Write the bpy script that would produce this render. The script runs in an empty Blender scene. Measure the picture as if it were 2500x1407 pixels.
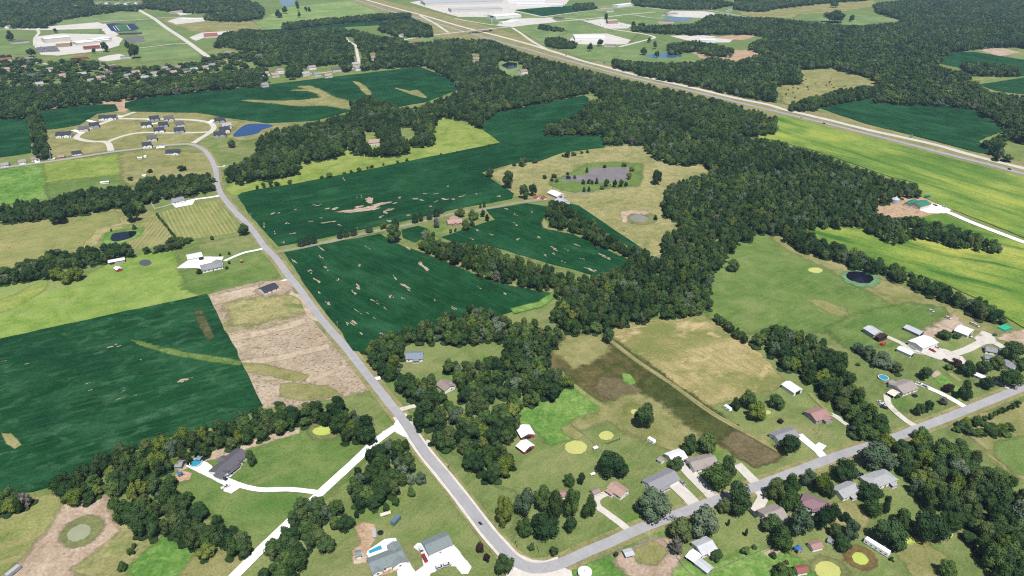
import bpy, bmesh, math, random
import numpy as np
from mathutils import Vector, Matrix
from mathutils.geometry import tessellate_polygon

random.seed(7)
RNG = np.random.default_rng(11)
scene = bpy.context.scene
COL = scene.collection
R = math.radians

# ------------------------------------------------------------------ camera
CAM_H = 300.0                       # metres above the ground
PITCH = R(28.44)                    # looking down
FPX = 1667.0                        # focal length in pixels of the 2500 px wide photograph
cam_d = bpy.data.cameras.new("camera")
cam_d.sensor_width = 36.0
cam_d.lens = 36.0 * FPX / 2500.0
cam_d.clip_start = 1.0
cam_d.clip_end = 60000.0
cam = bpy.data.objects.new("camera", cam_d)
cam.location = (0, 0, CAM_H)
cam.rotation_euler = (math.pi / 2 - PITCH, 0, 0)
COL.objects.link(cam)
scene.camera = cam

# ------------------------------------------------------------------ sky and sun
SUN_EL, SUN_AZ = R(63), R(-13)      # shadows fall away from the viewer, a little to the left
shadow = Vector((math.sin(SUN_AZ), math.cos(SUN_AZ), 0))
sun_from = Vector((-shadow.x * math.cos(SUN_EL), -shadow.y * math.cos(SUN_EL), math.sin(SUN_EL)))
world = bpy.data.worlds.new("World")
scene.world = world
world.use_nodes = True
wn = world.node_tree
bg = wn.nodes["Background"]
sky = wn.nodes.new("ShaderNodeTexSky")
sky.sky_type = 'NISHITA'
sky.sun_disc = False
sky.sun_elevation = SUN_EL
sky.sun_rotation = math.atan2(sun_from.x, sun_from.y)
wn.links.new(sky.outputs[0], bg.inputs[0])
bg.inputs[1].default_value = 0.055
sun_d = bpy.data.lights.new("sun", 'SUN')
sun_d.energy = 4.6
sun_d.angle = R(0.53)
sun_d.color = (1.0, 0.975, 0.93)
sun = bpy.data.objects.new("sun", sun_d)
sun.rotation_euler = (-sun_from).to_track_quat('-Z', 'Y').to_euler()
sun.location = (0, 0, 500)
COL.objects.link(sun)
scene.view_settings.view_transform = 'Standard'
scene.view_settings.look = 'None'
scene.view_settings.gamma = 1.0
scene.view_settings.use_curve_mapping = False
scene.view_settings.exposure = 0.70
cy = scene.cycles
cy.max_bounces = 4
cy.diffuse_bounces = 1
cy.glossy_bounces = 2
cy.transmission_bounces = 2
cy.transparent_max_bounces = 8
cy.volume_bounces = 0
cy.use_denoising = False
cy.filter_width = 1.15
cy.sampling_pattern = 'TABULATED_SOBOL' if hasattr(cy, 'sampling_pattern') else cy.sampling_pattern

# ------------------------------------------------------------------ photograph pixel <-> place
CP, SP = math.cos(PITCH), math.sin(PITCH)
def G(px, py, z=0.0):
    """The point of the horizontal plane at height z that the photograph shows at (px, py)."""
    u, v = (px - 1250.0) / FPX, (py - 703.5) / FPX
    dx, dy, dz = u, CP - v * SP, -SP - v * CP
    t = (z - CAM_H) / dz
    return Vector((dx * t, dy * t, z))
def PROJ(x, y, z):
    dz = z - CAM_H
    d = y * CP - dz * SP
    return 1250 + FPX * x / d, 703.5 - FPX * (y * SP + dz * CP) / d
def PXM(py):
    """Pixels per metre across, on the ground at row py."""
    return CP * (py + FPX * math.tan(PITCH) - 703.5) / CAM_H
def DEP(py):
    return PITCH + math.atan((py - 703.5) / FPX)

# ------------------------------------------------------------------ object helpers
def tag(o, label=None, cat=None, group=None, kind=None):
    if label: o["label"] = label
    if cat: o["category"] = cat
    if group: o["group"] = group
    if kind: o["kind"] = kind
    return o
def empty(name, loc=(0, 0, 0), rz=0.0):
    o = bpy.data.objects.new(name, None)
    o.empty_display_size = 0.5
    o.location = loc
    o.rotation_euler = (0, 0, rz)
    COL.objects.link(o)
    return o
def link(name, me, parent=None, loc=None, rot=None, scale=None):
    o = bpy.data.objects.new(name, me)
    COL.objects.link(o)
    if parent is not None: o.parent = parent
    if loc is not None: o.location = loc
    if rot is not None: o.rotation_euler = rot
    if scale is not None: o.scale = scale
    return o
def mesh(name, verts, faces, mats=(), mi=None, smooth=False):
    me = bpy.data.meshes.new(name)
    me.from_pydata([tuple(v) for v in verts], [], faces)
    for m in (mats if isinstance(mats, (list, tuple)) else [mats]):
        me.materials.append(m)
    if mi is not None:
        me.polygons.foreach_set("material_index", mi)
    if smooth:
        me.polygons.foreach_set("use_smooth", [True] * len(me.polygons))
    me.update()
    return me
class MB:
    """Collects simple solids into one mesh."""
    def __init__(s): s.v, s.f, s.m = [], [], []
    def add(s, vs, fs, mi=0):
        b = len(s.v)
        s.v += [tuple(v) for v in vs]
        s.f += [tuple(i + b for i in f) for f in fs]
        s.m += [mi] * len(fs)
        return s
    def box(s, x0, x1, y0, y1, z0, z1, mi=0):
        return s.add([(x0,y0,z0),(x1,y0,z0),(x1,y1,z0),(x0,y1,z0),(x0,y0,z1),(x1,y0,z1),(x1,y1,z1),(x0,y1,z1)],
                     [(0,3,2,1),(4,5,6,7),(0,1,5,4),(1,2,6,5),(2,3,7,6),(3,0,4,7)], mi)
    def cyl(s, c, r0, r1, z0, z1, n=10, mi=0, cap=True):
        vs = [(c[0]+r0*math.cos(6.2832*i/n), c[1]+r0*math.sin(6.2832*i/n), z0) for i in range(n)]
        vs += [(c[0]+r1*math.cos(6.2832*i/n), c[1]+r1*math.sin(6.2832*i/n), z1) for i in range(n)]
        fs = [(i, (i+1) % n, n+(i+1) % n, n+i) for i in range(n)]
        if cap: fs += [tuple(range(n, 2*n)), tuple(range(n-1, -1, -1))]
        return s.add(vs, fs, mi)
    def bar(s, a, b, r0, r1=None, n=6, mi=0):
        a, b = Vector(a), Vector(b)
        r1 = r0 if r1 is None else r1
        q = (b - a).to_track_quat('Z', 'Y')
        vs = [a + q @ Vector((r0*math.cos(6.2832*i/n), r0*math.sin(6.2832*i/n), 0)) for i in range(n)]
        vs += [b + q @ Vector((r1*math.cos(6.2832*i/n), r1*math.sin(6.2832*i/n), 0)) for i in range(n)]
        return s.add(vs, [(i, (i+1) % n, n+(i+1) % n, n+i) for i in range(n)] + [tuple(range(n, 2*n)), tuple(range(n-1, -1, -1))], mi)
    def prism(s, prof, y0, y1, mi=0):
        """A closed outline in x,z swept along y."""
        n = len(prof)
        vs = [(x, y0, z) for x, z in prof] + [(x, y1, z) for x, z in prof]
        return s.add(vs, [(i, (i+1) % n, n+(i+1) % n, n+i) for i in range(n)] + [tuple(range(n-1, -1, -1)), tuple(range(n, 2*n))], mi)
    def me(s, name, mats, smooth=False):
        m = mesh(name, s.v, s.f, mats, s.m, smooth)
        bm = bmesh.new(); bm.from_mesh(m)
        bmesh.ops.recalc_face_normals(bm, faces=bm.faces)
        bm.to_mesh(m); bm.free()
        return m
    def obj(s, name, mats, parent=None, smooth=False):
        return link(name, s.me(name, mats, smooth), parent)
def copy_tree(o, parent=None):
    c = o.copy()
    COL.objects.link(c)
    c.parent = parent
    for ch in o.children:
        copy_tree(ch, c)
    return c

# ------------------------------------------------------------------ materials
def srgb(*c):
    """A colour read off the photograph (0-255, sunlit) as linear albedo."""
    out = []
    for v in c:
        v = v / 255.0
        out.append(v / 12.92 if v <= 0.04045 else ((v + 0.055) / 1.055) ** 2.4)
    return out
LIT = 2.25                           # what a level sunlit white surface comes out as
def sc(*c):
    return [min(0.85, v / LIT) for v in srgb(*c)] + [1.0]
class NT:
    def __init__(s, m):
        s.t = m.node_tree
        s.t.nodes.clear()
    def n(s, kind, **kw):
        nd = s.t.nodes.new(kind)
        for k, v in kw.items(): setattr(nd, k, v)
        return nd
    def l(s, a, b): s.t.links.new(a, b)
    def pos(s): return s.n("ShaderNodeNewGeometry").outputs["Position"]
    def mapping(s, vec, rz=0.0, scale=(1, 1, 1), loc=(0, 0, 0)):
        if rz:
            a = s.n("ShaderNodeMapping"); a.inputs["Rotation"].default_value = (0, 0, rz)
            s.l(vec, a.inputs[0]); vec = a.outputs[0]
        b = s.n("ShaderNodeMapping"); b.inputs["Scale"].default_value = scale; b.inputs["Location"].default_value = loc
        s.l(vec, b.inputs[0])
        return b.outputs[0]
    def noise(s, vec, scale, detail=4, rough=0.55, dist=0.0):
        a = s.n("ShaderNodeTexNoise"); a.inputs["Scale"].default_value = scale
        a.inputs["Detail"].default_value = detail; a.inputs["Roughness"].default_value = rough
        a.inputs["Distortion"].default_value = dist
        s.l(vec, a.inputs["Vector"])
        return a.outputs["Fac"]
    def ramp(s, fac, stops, interp='LINEAR'):
        r = s.n("ShaderNodeValToRGB"); r.color_ramp.interpolation = interp
        e = r.color_ramp.elements
        while len(e) < len(stops): e.new(0.5)
        for i, (p, c) in enumerate(stops):
            e[i].position = p
            e[i].color = c if len(c) == 4 else list(c) + [1]
        s.l(fac, r.inputs[0])
        return r.outputs[0]
    def mix(s, fac, a, b, blend='MIX'):
        m = s.n("ShaderNodeMix", data_type='RGBA', blend_type=blend)
        for sock, v in ((m.inputs[0], fac), (m.inputs[6], a), (m.inputs[7], b)):
            if isinstance(v, (int, float)): sock.default_value = v
            elif isinstance(v, (list, tuple)): sock.default_value = list(v) if len(v) == 4 else list(v) + [1]
            else: s.l(v, sock)
        return m.outputs[2]
    def math(s, op, a, b=0.0, clamp=False):
        m = s.n("ShaderNodeMath", operation=op, use_clamp=clamp)
        for sock, v in ((m.inputs[0], a), (m.inputs[1], b)):
            if isinstance(v, (int, float)): sock.default_value = v
            else: s.l(v, sock)
        return m.outputs[0]
    def step(s, fac, lo, hi):
        m = s.n("ShaderNodeMapRange"); m.clamp = True
        m.inputs[1].default_value = lo; m.inputs[2].default_value = hi
        s.l(fac, m.inputs[0])
        return m.outputs[0]
    def out(s, col, rough=0.9, spec=0.1, bump=None, bump_d=0.5, metal=0.0, diffuse=False):
        if diffuse:
            b = s.n("ShaderNodeBsdfDiffuse"); ci, ni = b.inputs[0], b.inputs["Normal"]
        else:
            b = s.n("ShaderNodeBsdfPrincipled"); ci, ni = b.inputs["Base Color"], b.inputs["Normal"]
            b.inputs["Roughness"].default_value = rough
            b.inputs["Specular IOR Level"].default_value = spec
            b.inputs["Metallic"].default_value = metal
        if isinstance(col, (list, tuple)): ci.default_value = col
        else: s.l(col, ci)
        if bump is not None:
            bp = s.n("ShaderNodeBump"); bp.inputs["Distance"].default_value = bump_d
            bp.inputs["Strength"].default_value = 1.0
            s.l(bump, bp.inputs["Height"]); s.l(bp.outputs[0], ni)
        o = s.n("ShaderNodeOutputMaterial"); s.l(b.outputs[0], o.inputs[0])
def newmat(name):
    m = bpy.data.materials.new(name); m.use_nodes = True
    return m, NT(m)
MATS = {}
def plain(name, col, rough=0.7, spec=0.3, var=0.12, scale=0.6, metal=0.0):
    """A painted or moulded surface with a little wear in it."""
    if name in MATS: return MATS[name]
    m, t = newmat(name)
    f = t.noise(t.pos(), scale, 5, 0.65)
    dark = [c * (1 - var * 1.6) for c in col[:3]]
    lite = [min(0.92, c * (1 + var)) for c in col[:3]]
    t.out(t.ramp(f, [(0.3, dark), (0.7, lite)]), rough, spec, metal=metal)
    MATS[name] = m
    return m
def ang_px(a, b):
    p, q = G(*a), G(*b)
    return math.atan2(q.y - p.y, q.x - p.x)
def ground_mat(name, cols, big=0.012, mid=0.08, fine=0.9, streak=None, spots=None, bump=0.25, mixmid=0.5, lines=None, grain=None):
    """Vegetation or soil: three colours at three sizes of patch, drill or mowing streaks along a direction, patches of another colour."""
    m, t = newmat(name)
    p = t.pos()
    hard = bump is not None and bump < 0.1
    grain = (0.12 if hard else 0.36) if grain is None else grain
    if not hard:
        cols = ([v * 0.84 for v in cols[0][:3]], cols[1], [v * 1.13 for v in cols[2][:3]])
    c = t.ramp(t.noise(p, big, 5, 0.6), [(0.33, cols[0]), (0.5, cols[1]), (0.67, cols[2])])
    c2 = t.ramp(t.noise(p, mid, 5, 0.65, 0.6), [(0.35, cols[0]), (0.5, cols[1]), (0.65, cols[2])])
    c = t.mix(mixmid, c, c2)
    if streak:
        ang, ln, wd, cs, amt = streak
        q = t.mapping(p, rz=-ang, scale=(1 / ln, 1 / wd, 1))
        f = t.noise(q, 1.0, 3, 0.6)
        c = t.mix(t.math('MULTIPLY', t.step(f, 0.48, 0.66), amt), c, cs)
    if lines:
        ang, wd, cs, amt = lines
        q = t.mapping(p, rz=-ang, scale=(1, 1, 1))
        w = t.n("ShaderNodeTexWave", wave_type='BANDS', bands_direction='Y', wave_profile='SIN')
        w.inputs["Scale"].default_value = 0.3142 / wd
        w.inputs["Distortion"].default_value = 1.2
        w.inputs["Detail"].default_value = 2
        w.inputs["Detail Scale"].default_value = 0.25
        t.l(q, w.inputs["Vector"])
        brk = t.step(t.noise(t.mapping(p, rz=-ang, scale=(0.03, 0.12, 1)), 1.0, 3), 0.25, 0.6)
        c = t.mix(t.math('MULTIPLY', t.math('MULTIPLY', t.step(w.outputs["Fac"], 0.45, 0.85), brk), amt), c, cs)
    if spots:
        for (scl, lo, hi, cs, ang, st) in spots:
            q = t.mapping(p, rz=-ang, scale=(scl / st, scl, scl), loc=(scl * 7, 3, 0))
            f = t.noise(q, 1.0, 5, 0.62, 0.4)
            c = t.mix(t.step(f, lo, hi), c, cs)
    fn = t.noise(p, fine, 4, 0.7)
    c = t.mix(1.0, c, t.ramp(fn, [(0.25, (1 - grain,) * 3), (0.75, (1 + grain * 0.9,) * 3)]), 'MULTIPLY')
    if bump:
        t.out(c, diffuse=True, bump=fn, bump_d=bump)
    else:
        t.out(c, diffuse=True)
    MATS[name] = m
    return m

def soft_version(name):
    """The same ground cover thinning out towards a ragged edge (attribute fade)."""
    key = name + "_thinning"
    if key in MATS: return MATS[key]
    m = MATS[name].copy(); m.name = key
    t = NT.__new__(NT); t.t = m.node_tree
    o = next(n for n in t.t.nodes if n.type == 'OUTPUT_MATERIAL')
    src = o.inputs[0].links[0].from_socket
    at = t.n("ShaderNodeAttribute"); at.attribute_name = "fade"
    f = t.math('ADD', at.outputs["Fac"], t.math('MULTIPLY', t.math('SUBTRACT', t.noise(t.pos(), 0.16, 5, 0.7), 0.5), 1.9))
    tr = t.n("ShaderNodeBsdfTransparent"); mx = t.n("ShaderNodeMixShader")
    t.l(t.step(f, 0.22, 0.80), mx.inputs[0]); t.l(tr.outputs[0], mx.inputs[1]); t.l(src, mx.inputs[2]); t.l(mx.outputs[0], o.inputs[0])
    MATS[key] = m
    return m
LAWN_D, LAWN, LAWN_L = sc(112, 139, 74), sc(137, 154, 91), sc(158, 165, 107)
TAN = sc(178, 170, 122)
SOIL = sc(206, 180, 158)
ground_mat("mown_grass", (LAWN_D, LAWN, LAWN_L), 0.009, 0.05, 0.8, spots=[(0.02, 0.55, 0.72, TAN, 0.4, 2.0), (0.033, 0.56, 0.7, sc(112, 150, 68), 0.9, 1.6)], streak=(0.9, 26, 2.2, sc(162, 168, 112), 0.35))
ground_mat("lush_grass", (sc(98, 134, 62), sc(121, 149, 78), sc(146, 160, 96)), 0.012, 0.06, 0.8, spots=[(0.018, 0.57, 0.75, sc(150, 158, 104), 0.7, 2.2), (0.012, 0.56, 0.7, sc(100, 140, 66), 0.2, 1.6), (0.07, 0.6, 0.74, sc(152, 160, 106), 0.7, 3.0)], streak=(ang_px((620, 1200), (900, 1090)), 40, 3, sc(138, 160, 96), 0.6))
ground_mat("bright_pasture", (sc(128, 166, 72), sc(152, 180, 88), sc(172, 188, 108)), 0.012, 0.06, 0.7, spots=[(0.03, 0.54, 0.7, sc(126, 158, 80), 0.3, 2.5), (0.014, 0.55, 0.7, sc(166, 176, 112), 0.3, 2.5), (0.08, 0.6, 0.72, sc(176, 180, 124), 0.3, 2.5)])
ground_mat("yellow_pasture", (sc(130, 160, 76), sc(158, 177, 86), sc(180, 186, 110)), 0.014, 0.07, 0.5, spots=[(0.03, 0.55, 0.7, sc(130, 162, 78), 0.3, 2.0), (0.09, 0.58, 0.7, sc(188, 188, 124), 0.3, 2.0)])
ground_mat("dry_pasture", (sc(150, 156, 98), sc(178, 173, 118), sc(198, 186, 136)), 0.014, 0.11, 0.5, spots=[(0.05, 0.56, 0.7, sc(134, 150, 88), 0.2, 1.6), (0.16, 0.58, 0.68, sc(150, 152, 96), 0.2, 1.6)])
ground_mat("hay_field", (sc(134, 154, 84), sc(158, 165, 98), sc(178, 174, 116)), 0.01, 0.05, 0.7,
           streak=(ang_px((0, 660), (300, 600)), 60, 2.6, sc(188, 176, 124), 0.8))
ground_mat("windrow_hay", (sc(130, 150, 80), sc(150, 161, 92), sc(164, 168, 104)), 0.012, 0.06, 0.7,
           lines=(ang_px((440, 505), (478, 575)), 4.4, sc(198, 188, 136), 0.8))
ground_mat("windrow_hay_slope", (sc(132, 148, 84), sc(160, 162, 100), sc(176, 170, 116)), 0.012, 0.06, 0.7,
           lines=(ang_px((350, 590), (395, 535)), 4.4, sc(202, 188, 142), 0.7))
ground_mat("cut_hay_tan", (sc(164, 160, 98), sc(192, 178, 122), sc(216, 194, 146)), 0.016, 0.055, 0.6,
           streak=(ang_px((1500, 830), (1700, 950)), 24, 2.2, sc(140, 148, 88), 0.5), spots=[(0.022, 0.50, 0.62, sc(146, 152, 90), 0.2, 1.6), (0.05, 0.57, 0.66, sc(222, 200, 152), 0.5, 2.0)])
ground_mat("brown_weeds", (sc(82, 94, 50), sc(112, 108, 66), sc(140, 122, 84)), 0.018, 0.11, 0.45, spots=[(0.03, 0.6, 0.72, sc(88, 108, 54), 0.0, 1.5)], bump=0.6)
ground_mat("dark_weeds", (sc(70, 84, 44), sc(88, 98, 54), sc(106, 108, 64)), 0.03, 0.15, 0.45, bump=0.6)
ground_mat("red_weeds", ((0.075, 0.066, 0.033, 1), (0.098, 0.082, 0.044, 1), (0.125, 0.100, 0.056, 1)), 0.03, 0.15, 0.45, bump=0.6)
ground_mat("thin_crop", (sc(52, 82, 48), sc(84, 98, 62), sc(126, 120, 86)), 0.05, 0.16, 0.5, bump=0.3)
ground_mat("pale_weeds", (sc(92, 128, 64), sc(118, 146, 78), sc(142, 160, 98)), 0.05, 0.2, 0.5, bump=0.4)
ground_mat("rank_weeds", ((0.052, 0.128, 0.024, 1), (0.085, 0.168, 0.034, 1), (0.165, 0.225, 0.068, 1)), 0.03, 0.15, 0.5, bump=0.6)
ground_mat("worn_grass", (sc(140, 150, 84), sc(166, 164, 108), sc(184, 174, 126)), 0.02, 0.07, 0.8)
ground_mat("bare_soil", (sc(190, 166, 142), sc(208, 184, 160), sc(222, 202, 180)), 0.02, 0.12, 0.6, spots=[(0.35, 0.6, 0.72, sc(150, 134, 104), 0.0, 1.5)], bump=0.3)
ground_mat("straw_plot", (sc(186, 166, 140), sc(206, 186, 162), sc(216, 198, 174)), 0.018, 0.07, 0.6,
           spots=[(0.012, 0.52, 0.62, sc(164, 162, 108), 0.2, 2.2), (0.55, 0.54, 0.66, sc(122, 114, 78), ang_px((650, 900), (800, 860)), 1.6), (0.09, 0.6, 0.7, sc(150, 150, 98), 0.2, 2.0)])
ground_mat("terrace_soil", (sc(206, 182, 154), sc(218, 198, 170), sc(226, 208, 184)), 0.05, 0.2, 0.8)
ground_mat("orange_soil", (sc(196, 164, 130), sc(212, 180, 148), sc(222, 194, 164)), 0.05, 0.2, 0.8)
SOY = (sc(22, 70, 36), sc(31, 83, 46), sc(42, 96, 57))
def soy(name, a, b, spotcol=sc(196, 176, 152), light=sc(72, 124, 88), amt=0.45, bare=0.735, bst=3.0, mottle=0.66):
    an = ang_px(a, b)
    return ground_mat(name, SOY, 0.006, 0.035, 0.7, streak=(an, 34, 3.2, light, amt * 0.55),
                      spots=[(0.03, bare, bare + 0.015, spotcol, an, bst), (0.035, 0.52, 0.72, sc(58, 110, 74), an, 2.4), (0.11, mottle, mottle + 0.2, sc(80, 124, 88), an, 1.7), (0.012, 0.52, 0.68, sc(26, 72, 44), an, 1.5)], bump=0.5)
soy("soybeans_north", (650, 560), (1000, 500))
soy("soybeans_centre", (740, 720), (860, 790), bare=0.72)
soy("soybeans_west", (0, 960), (400, 870), light=sc(78, 124, 84), amt=0.6, bare=0.76, mottle=0.52)
soy("soybeans_far", (350, 260), (900, 215), light=sc(74, 128, 100), amt=0.35, bare=0.72, bst=2.0)
soy("soybeans_east", (2150, 300), (2350, 340), light=sc(104, 150, 110), amt=0.55, bare=0.8)
ground_mat("yellowing_crop", (sc(102, 144, 66), sc(138, 168, 78), sc(176, 186, 94)), 0.007, 0.02, 0.5,
           streak=(ang_px((1950, 340), (2450, 500)), 190, 24, sc(84, 134, 58), 1.0), mixmid=0.3,
           spots=[(0.016, 0.54, 0.66, sc(190, 200, 92), ang_px((1950, 340), (2450, 500)), 4.0)])
ground_mat("yellowing_crop_south", (sc(98, 142, 62), sc(138, 170, 76), sc(186, 190, 96)), 0.009, 0.022, 0.5,
           streak=(ang_px((2050, 590), (2450, 690)), 120, 20, sc(82, 130, 56), 1.0), mixmid=0.3,
           spots=[(0.016, 0.53, 0.66, sc(194, 198, 98), ang_px((2050, 590), (2450, 690)), 2.5)])
ground_mat("strip_field", (sc(142, 172, 100), sc(158, 182, 112), sc(172, 188, 124)), 0.006, 0.02, 0.4,
           streak=(ang_px((640, 30), (900, 15)), 160, 16, sc(118, 152, 92), 0.7))
ground_mat("far_grass", (sc(122, 152, 92), sc(138, 162, 102), sc(158, 172, 116)), 0.004, 0.02, 0.4)
ground_mat("far_ground", (sc(116, 144, 82), sc(130, 152, 92), sc(146, 160, 102)), 0.003, 0.02, 0.4, bump=0)
ground_mat("verge_grass", (sc(146, 150, 98), sc(166, 162, 112), sc(182, 172, 126)), 0.03, 0.15, 0.8)
ground_mat("forest_floor", (sc(36, 48, 26), sc(46, 58, 32), sc(58, 66, 38)), 0.05, 0.2, 0.8)
ground_mat("asphalt", ((0.215, 0.212, 0.218, 1), (0.245, 0.241, 0.247, 1), (0.275, 0.270, 0.275, 1)), 0.02, 0.15, 1.2, bump=0.02,
           streak=(ang_px((850, 860), (950, 990)), 60, 0.9, sc(160, 157, 160), 0.15))
ground_mat("highway_asphalt", ((0.190, 0.190, 0.196, 1), (0.215, 0.213, 0.218, 1), (0.240, 0.238, 0.240, 1)), 0.01, 0.1, 1.0, bump=0.02)
ground_mat("pale_concrete", ((0.340, 0.320, 0.280, 1), (0.380, 0.358, 0.318, 1), (0.420, 0.395, 0.355, 1)), 0.02, 0.1, 1.0, bump=0.02)
ground_mat("white_gravel", ((0.48, 0.465, 0.44, 1), (0.56, 0.545, 0.525, 1), (0.64, 0.63, 0.61, 1)), 0.04, 0.2, 1.5, bump=0.04)
ground_mat("worn_gravel", ((0.330, 0.305, 0.270, 1), (0.390, 0.365, 0.330, 1), (0.450, 0.420, 0.385, 1)), 0.04, 0.2, 1.5, bump=0.04, spots=[(0.1, 0.6, 0.72, sc(180, 170, 140), 0.0, 2.0)])
ground_mat("lane_gravel", (sc(158, 158, 142), sc(172, 170, 156), sc(184, 180, 168)), 0.04, 0.2, 1.5, bump=0.04)
ground_mat("shoulder_gravel", ((0.360, 0.330, 0.290, 1), (0.420, 0.390, 0.350, 1), (0.480, 0.450, 0.410, 1)), 0.1, 0.5, 2.0, bump=0.05)
ground_mat("lot_paving", ((0.330, 0.310, 0.285, 1), (0.380, 0.360, 0.335, 1), (0.430, 0.410, 0.385, 1)), 0.01, 0.05, 0.5, bump=0)
ground_mat("dark_lot", (sc(120, 120, 122), sc(134, 133, 134), sc(146, 145, 144)), 0.02, 0.1, 0.8, bump=0)
ground_mat("patch_tar", (sc(58, 57, 58), sc(66, 65, 66), sc(76, 74, 74)), 0.1, 0.4, 1.0, bump=0)
ground_mat("algae", ((0.280, 0.295, 0.085, 1), (0.315, 0.320, 0.105, 1), (0.345, 0.345, 0.130, 1)), 0.03, 0.15, 0.8, bump=0.02)
ground_mat("algae_bright", ((0.250, 0.310, 0.055, 1), (0.290, 0.340, 0.075, 1), (0.320, 0.360, 0.100, 1)), 0.03, 0.15, 0.8, bump=0.02)
ground_mat("reeds", (sc(126, 106, 66), sc(148, 124, 82), sc(166, 142, 98)), 0.1, 0.5, 1.5, bump=0.8)
ground_mat("pond_margin", (sc(128, 138, 84), sc(142, 148, 96), sc(160, 160, 108)), 0.06, 0.3, 1.0, bump=0.3)
ground_mat("lily_margin", (sc(104, 150, 98), sc(128, 168, 118), sc(150, 182, 136)), 0.1, 0.4, 1.0, bump=0.1)
def water(name, col, rough=0.06):
    m, t = newmat(name)
    f = t.noise(t.pos(), 0.05, 4)
    c = t.ramp(f, [(0.3, [v * 0.85 for v in col[:3]]), (0.7, [min(0.9, v * 1.12) for v in col[:3]])])
    t.out(c, rough, 0.35, bump=t.noise(t.pos(), 1.6, 3), bump_d=0.002)
    MATS[name] = m
water("muddy_water", sc(156, 146, 142), 0.15)
water("grey_water", sc(164, 162, 150), 0.2)
water("dark_water", sc(26, 28, 46), 0.05)
water("blue_water", sc(24, 78, 142), 0.06)
water("green_water", sc(186, 190, 156), 0.2)
water("pool_water", sc(70, 176, 208), 0.04)
water("slate_blue", sc(84, 124, 160), 0.1)
water("slate_water", sc(104, 104, 104), 0.15)

# ------------------------------------------------------------------ ground, fields, water, roads
SHEET_N = 0
LEVEL = np.zeros((190, 340), int)          # how many sheets already lie at each spot (8 px cells of the photograph)
CELLX, CELLY = np.meshgrid(np.arange(340) * 8.0 - 110, np.arange(190) * 8.0 - 60)
STEP = 0.02
def level_of(pix):
    """Height of the next sheet over these photograph points: one step above whatever lies there."""
    P = np.asarray(pix, float); X, Y = CELLX.ravel(), CELLY.ravel()
    r = np.zeros(X.shape, bool)
    x0, y0 = P.min(0) - 9; x1, y1 = P.max(0) + 9
    j = len(P) - 1
    for i in range(len(P)):
        xi, yi, xj, yj = P[i, 0], P[i, 1], P[j, 0], P[j, 1]
        r ^= ((yi > Y) != (yj > Y)) & (X < (xj - xi) * (Y - yi) / (yj - yi + 1e-12) + xi)
        j = i
    m = r.reshape(CELLX.shape)
    for (a, b) in zip(P, np.roll(P, -1, 0)):
        n = int(np.hypot(*(b - a)) / 4) + 2
        q = a + (b - a) * np.linspace(0, 1, n)[:, None]
        ix = np.clip(((q[:, 0] + 110) / 8).round().astype(int), 1, 338); iy = np.clip(((q[:, 1] + 60) / 8).round().astype(int), 1, 188)
        for dx in (-1, 0, 1):
            for dy in (-1, 0, 1): m[iy + dy, ix + dx] = True
    L = int(LEVEL[m].max()) + 1
    LEVEL[m] = L
    return L * STEP
def jag(pts, step, amp, seed):
    """Roughens a closed outline (ground metres): long edges get points that wander by about amp."""
    rs = random.Random(seed)
    out = []
    n = len(pts)
    for i in range(n):
        a, b = pts[i], pts[(i + 1) % n]
        L = (b - a).length
        k = max(1, min(40, int(L / step)))
        nrm = Vector((-(b - a).y, (b - a).x, 0))
        if L > 0: nrm /= L
        w = 0.0
        for j in range(k):
            p = a.lerp(b, j / k)
            if j:
                w = 0.55 * w + rs.uniform(-1, 1) * amp
                p = p + nrm * w * min(1, 3 * min(j, k - j) / k)
            out.append(p)
    return out
def crom(pts, k=6, closed=True):
    n = len(pts)
    out = []
    rng = range(n) if closed else range(n - 1)
    for i in rng:
        g = (lambda j: pts[j % n]) if closed else (lambda j: pts[min(max(j, 0), n - 1)])
        p0, p1, p2, p3 = (Vector((*g(i + d), 0)) if len(g(i + d)) == 2 else g(i + d) for d in (-1, 0, 1, 2))
        for j in range(k):
            t = j / k
            out.append(0.5 * (2 * p1 + (p2 - p0) * t + (2 * p0 - 5 * p1 + 4 * p2 - p3) * t * t + (3 * p1 - p0 - 3 * p2 + p3) * t ** 3))
    if not closed: out.append(Vector((*pts[-1], 0)) if len(pts[-1]) == 2 else pts[-1])
    return out
SOFT = dict(thin_crop=6, pale_weeds=2, worn_grass=9, lush_grass=7, mown_grass=6, rank_weeds=4, dry_pasture=7, yellow_pasture=6, bright_pasture=6, brown_weeds=3, dark_weeds=12, red_weeds=12, bare_soil=5, orange_soil=5, terrace_soil=3, straw_plot=2, hay_field=4, cut_hay_tan=3, pond_margin=3, far_grass=12, reeds=2, lily_margin=2, worn_gravel=1.2, verge_grass=6, white_gravel=0.5)
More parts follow.
